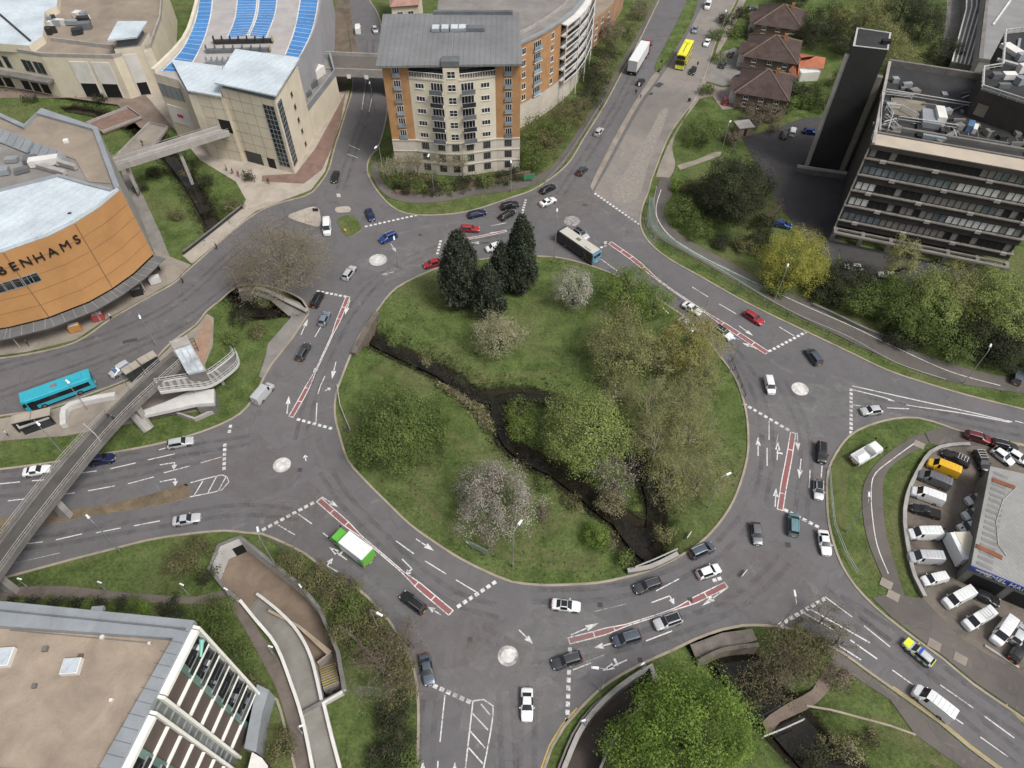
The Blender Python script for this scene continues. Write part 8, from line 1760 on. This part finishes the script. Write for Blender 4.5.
# ================================================================== people, a few pixels tall: one skinned body each
def person_mesh(name, pose):
    """standing or mid-stride figure grown from a joint skeleton"""
    s = 1 if pose == 'walk' else .25
    J = [(0,0,.95,.14),(0,0,1.15,.135),(0,0,1.36,.15),(0,0,1.5,.065),(.01,0,1.62,.1),(.02,0,1.74,.085),
         (0,.1,.9,.1),(.13*s,.1,.5,.07),(.02*s,.1,.1,.05),(.17*s+.03,.1,.05,.045),(0,-.1,.9,.1),(-.04*s,-.1,.5,.07),(-.3*s,-.1,.13,.05),(-.18*s+.03,-.1,.05,.045),
         (0,.2,1.42,.065),(-.1*s,.25,1.15,.05),(.04*s,.25,.9,.04),(.06*s,.25,.8,.035),(0,-.2,1.42,.065),(.1*s,-.25,1.15,.05),(.22*s,-.24,.92,.04),(.26*s,-.24,.83,.035)]
    E = [(0,1),(1,2),(2,3),(3,4),(4,5),(0,6),(6,7),(7,8),(8,9),(0,10),(10,11),(11,12),(12,13),(2,14),(14,15),(15,16),(16,17),(2,18),(18,19),(19,20),(20,21)]
    me = bpy.data.meshes.new(name); me.from_pydata([j[:3] for j in J], E, []); o = bpy.data.objects.new(name, me); COL.objects.link(o); sk = o.modifiers.new('skin', 'SKIN'); 
    for i, j in enumerate(J): me.skin_vertices[0].data[i].radius = (j[3], j[3]); 
    me.skin_vertices[0].data[0].use_root = True; sb = o.modifiers.new('sub', 'SUBSURF'); sb.levels = 1; sb.render_levels = 1
    dg = bpy.context.evaluated_depsgraph_get(); out = bpy.data.meshes.new_from_object(o.evaluated_get(dg)); bpy.data.objects.remove(o); out.name = name
    out.materials.clear()
    for m in (M_skin, M_coat, M_trou, M_hair, M_dark): out.materials.append(m)
    for p in out.polygons:
        c = p.center; p.material_index = 3 if (c.z > 1.66 or (c.z > 1.56 and c.x < -.03)) else 0 if c.z > 1.5 or (abs(c.y) > .19 and c.z < .88) else 1 if c.z > .92 else 4 if c.z < .1 else 2; p.use_smooth = True
    return out
M_skin = mat('skin', (.42, .27, .2), .7, .08, world=False); M_hair = mat('hair', (.05, .035, .025), .8, .2, world=False); M_coat = mat('coat', (.05, .05, .055), .9, .2, world=False); M_trou = mat('trousers', (.035, .04, .06), .9, .2, world=False)
COATS = {'dark': M_coat, 'red': mat('coat_red', (.4, .04, .05), .9, .2, world=False), 'white': mat('coat_white', (.6, .6, .58), .9, .1, world=False), 'blue': mat('coat_blue', (.06, .1, .25), .9, .2, world=False), 'tan': mat('coat_tan', (.3, .22, .13), .9, .2, world=False)}
PM = {'walk': person_mesh('person_walking', 'walk'), 'stand': person_mesh('person_standing', 'stand')}
for x, y, z, pose, coat, a, lb in ((216,246,.1,'walk','dark',.6,'person in dark coat walking on pavement by the stream wall'),(182,280,.1,'walk','dark',.6,'person in dark clothes at the kerb by the store corner'),(236,286,.1,'stand','dark',2,'person standing by the left river parapet'),(110,316,.1,'walk','white',.7,'person in pale top walking past the store displays'),(27,343,.1,'stand','dark',1,'person in dark clothes under the store canopy'),
    (232,171,.1,'walk','dark',0,'person in dark clothes outside the cream centre doors'),(238,174,.1,'walk','red',2,'person in red top outside the cream centre doors'),(244,173,.1,'walk','blue',1,'person in blue top outside the cream centre doors'),(226,168,.1,'stand','tan',3,'person in tan coat nearest the cream centre entrance'),
    (107,414,6.03,'walk','tan',.8,'person in tan coat crossing the footbridge'),(113,418,6.03,'walk','dark',.8,'person in dark coat crossing the footbridge'),(641,95,.16,'stand','white',1,'person in white top waiting on crossing island'),(636,92,.16,'stand','dark',1,'person in dark clothes waiting on the crossing island'),(659,71,.16,'stand','dark',2,'person in dark clothes by the grass reserve tip'),
    (592,93,.1,'walk','red',1,'person in red top on footway beside the lorry road'),(142,143,.62,'walk','dark',1,'person in dark coat on the tan walkway'),(6,433,.1,'stand','white',1,'person in white by bus shelter at left edge'),(268,181,.1,'walk','dark',2,'person walking at the cream centre corner')):
    c = P(x, y, z+.8); o = bpy.data.objects.new('person', PM[pose]); COL.objects.link(o); o.location = (c.x, c.y, z); o.rotation_euler = (0, 0, a); tag(o, lb, 'person', 'people on foot'); o.material_slots[1].link = 'OBJECT'; o.material_slots[1].material = COATS[coat]
# ================================================================== daylight
w = bpy.data.worlds.new('World'); scene.world = w; w.use_nodes = True
nt = w.node_tree; bg = nt.nodes['Background']
sky = nt.nodes.new('ShaderNodeTexSky'); sky.sky_type = 'NISHITA'; sky.sun_disc = False
SUN_EL, SUN_AZ = 55.0, 128.0     # azimuth measured clockwise from +Y
sky.sun_elevation = R(SUN_EL); sky.sun_rotation = R(SUN_AZ); sky.air_density = 1.0; sky.dust_density = 4.0; sky.ozone_density = 1.0
hs = nt.nodes.new('ShaderNodeHueSaturation'); hs.inputs['Saturation'].default_value = .3   # overcast
nt.links.new(sky.outputs[0], hs.inputs['Color']); nt.links.new(hs.outputs[0], bg.inputs['Color'])
bg.inputs['Strength'].default_value = .08
sd = bpy.data.lights.new('sun', 'SUN'); sd.energy = 1.5; sd.angle = R(17); sd.color = (1, .97, .92)
so = bpy.data.objects.new('sun', sd); COL.objects.link(so)
d = Vector((math.sin(R(SUN_AZ))*math.cos(R(SUN_EL)), math.cos(R(SUN_AZ))*math.cos(R(SUN_EL)), math.sin(R(SUN_EL))))
so.rotation_euler = d.to_track_quat('Z', 'Y').to_euler()
vs = scene.view_settings; vs.view_transform = 'Standard'; vs.look = 'None'; vs.exposure = .86; vs.gamma = 1; vs.use_curve_mapping = False
scene.cycles.max_bounces = 5; scene.cycles.diffuse_bounces = 3; scene.cycles.glossy_bounces = 2; scene.cycles.transmission_bounces = 2
scene.cycles.use_denoising = True
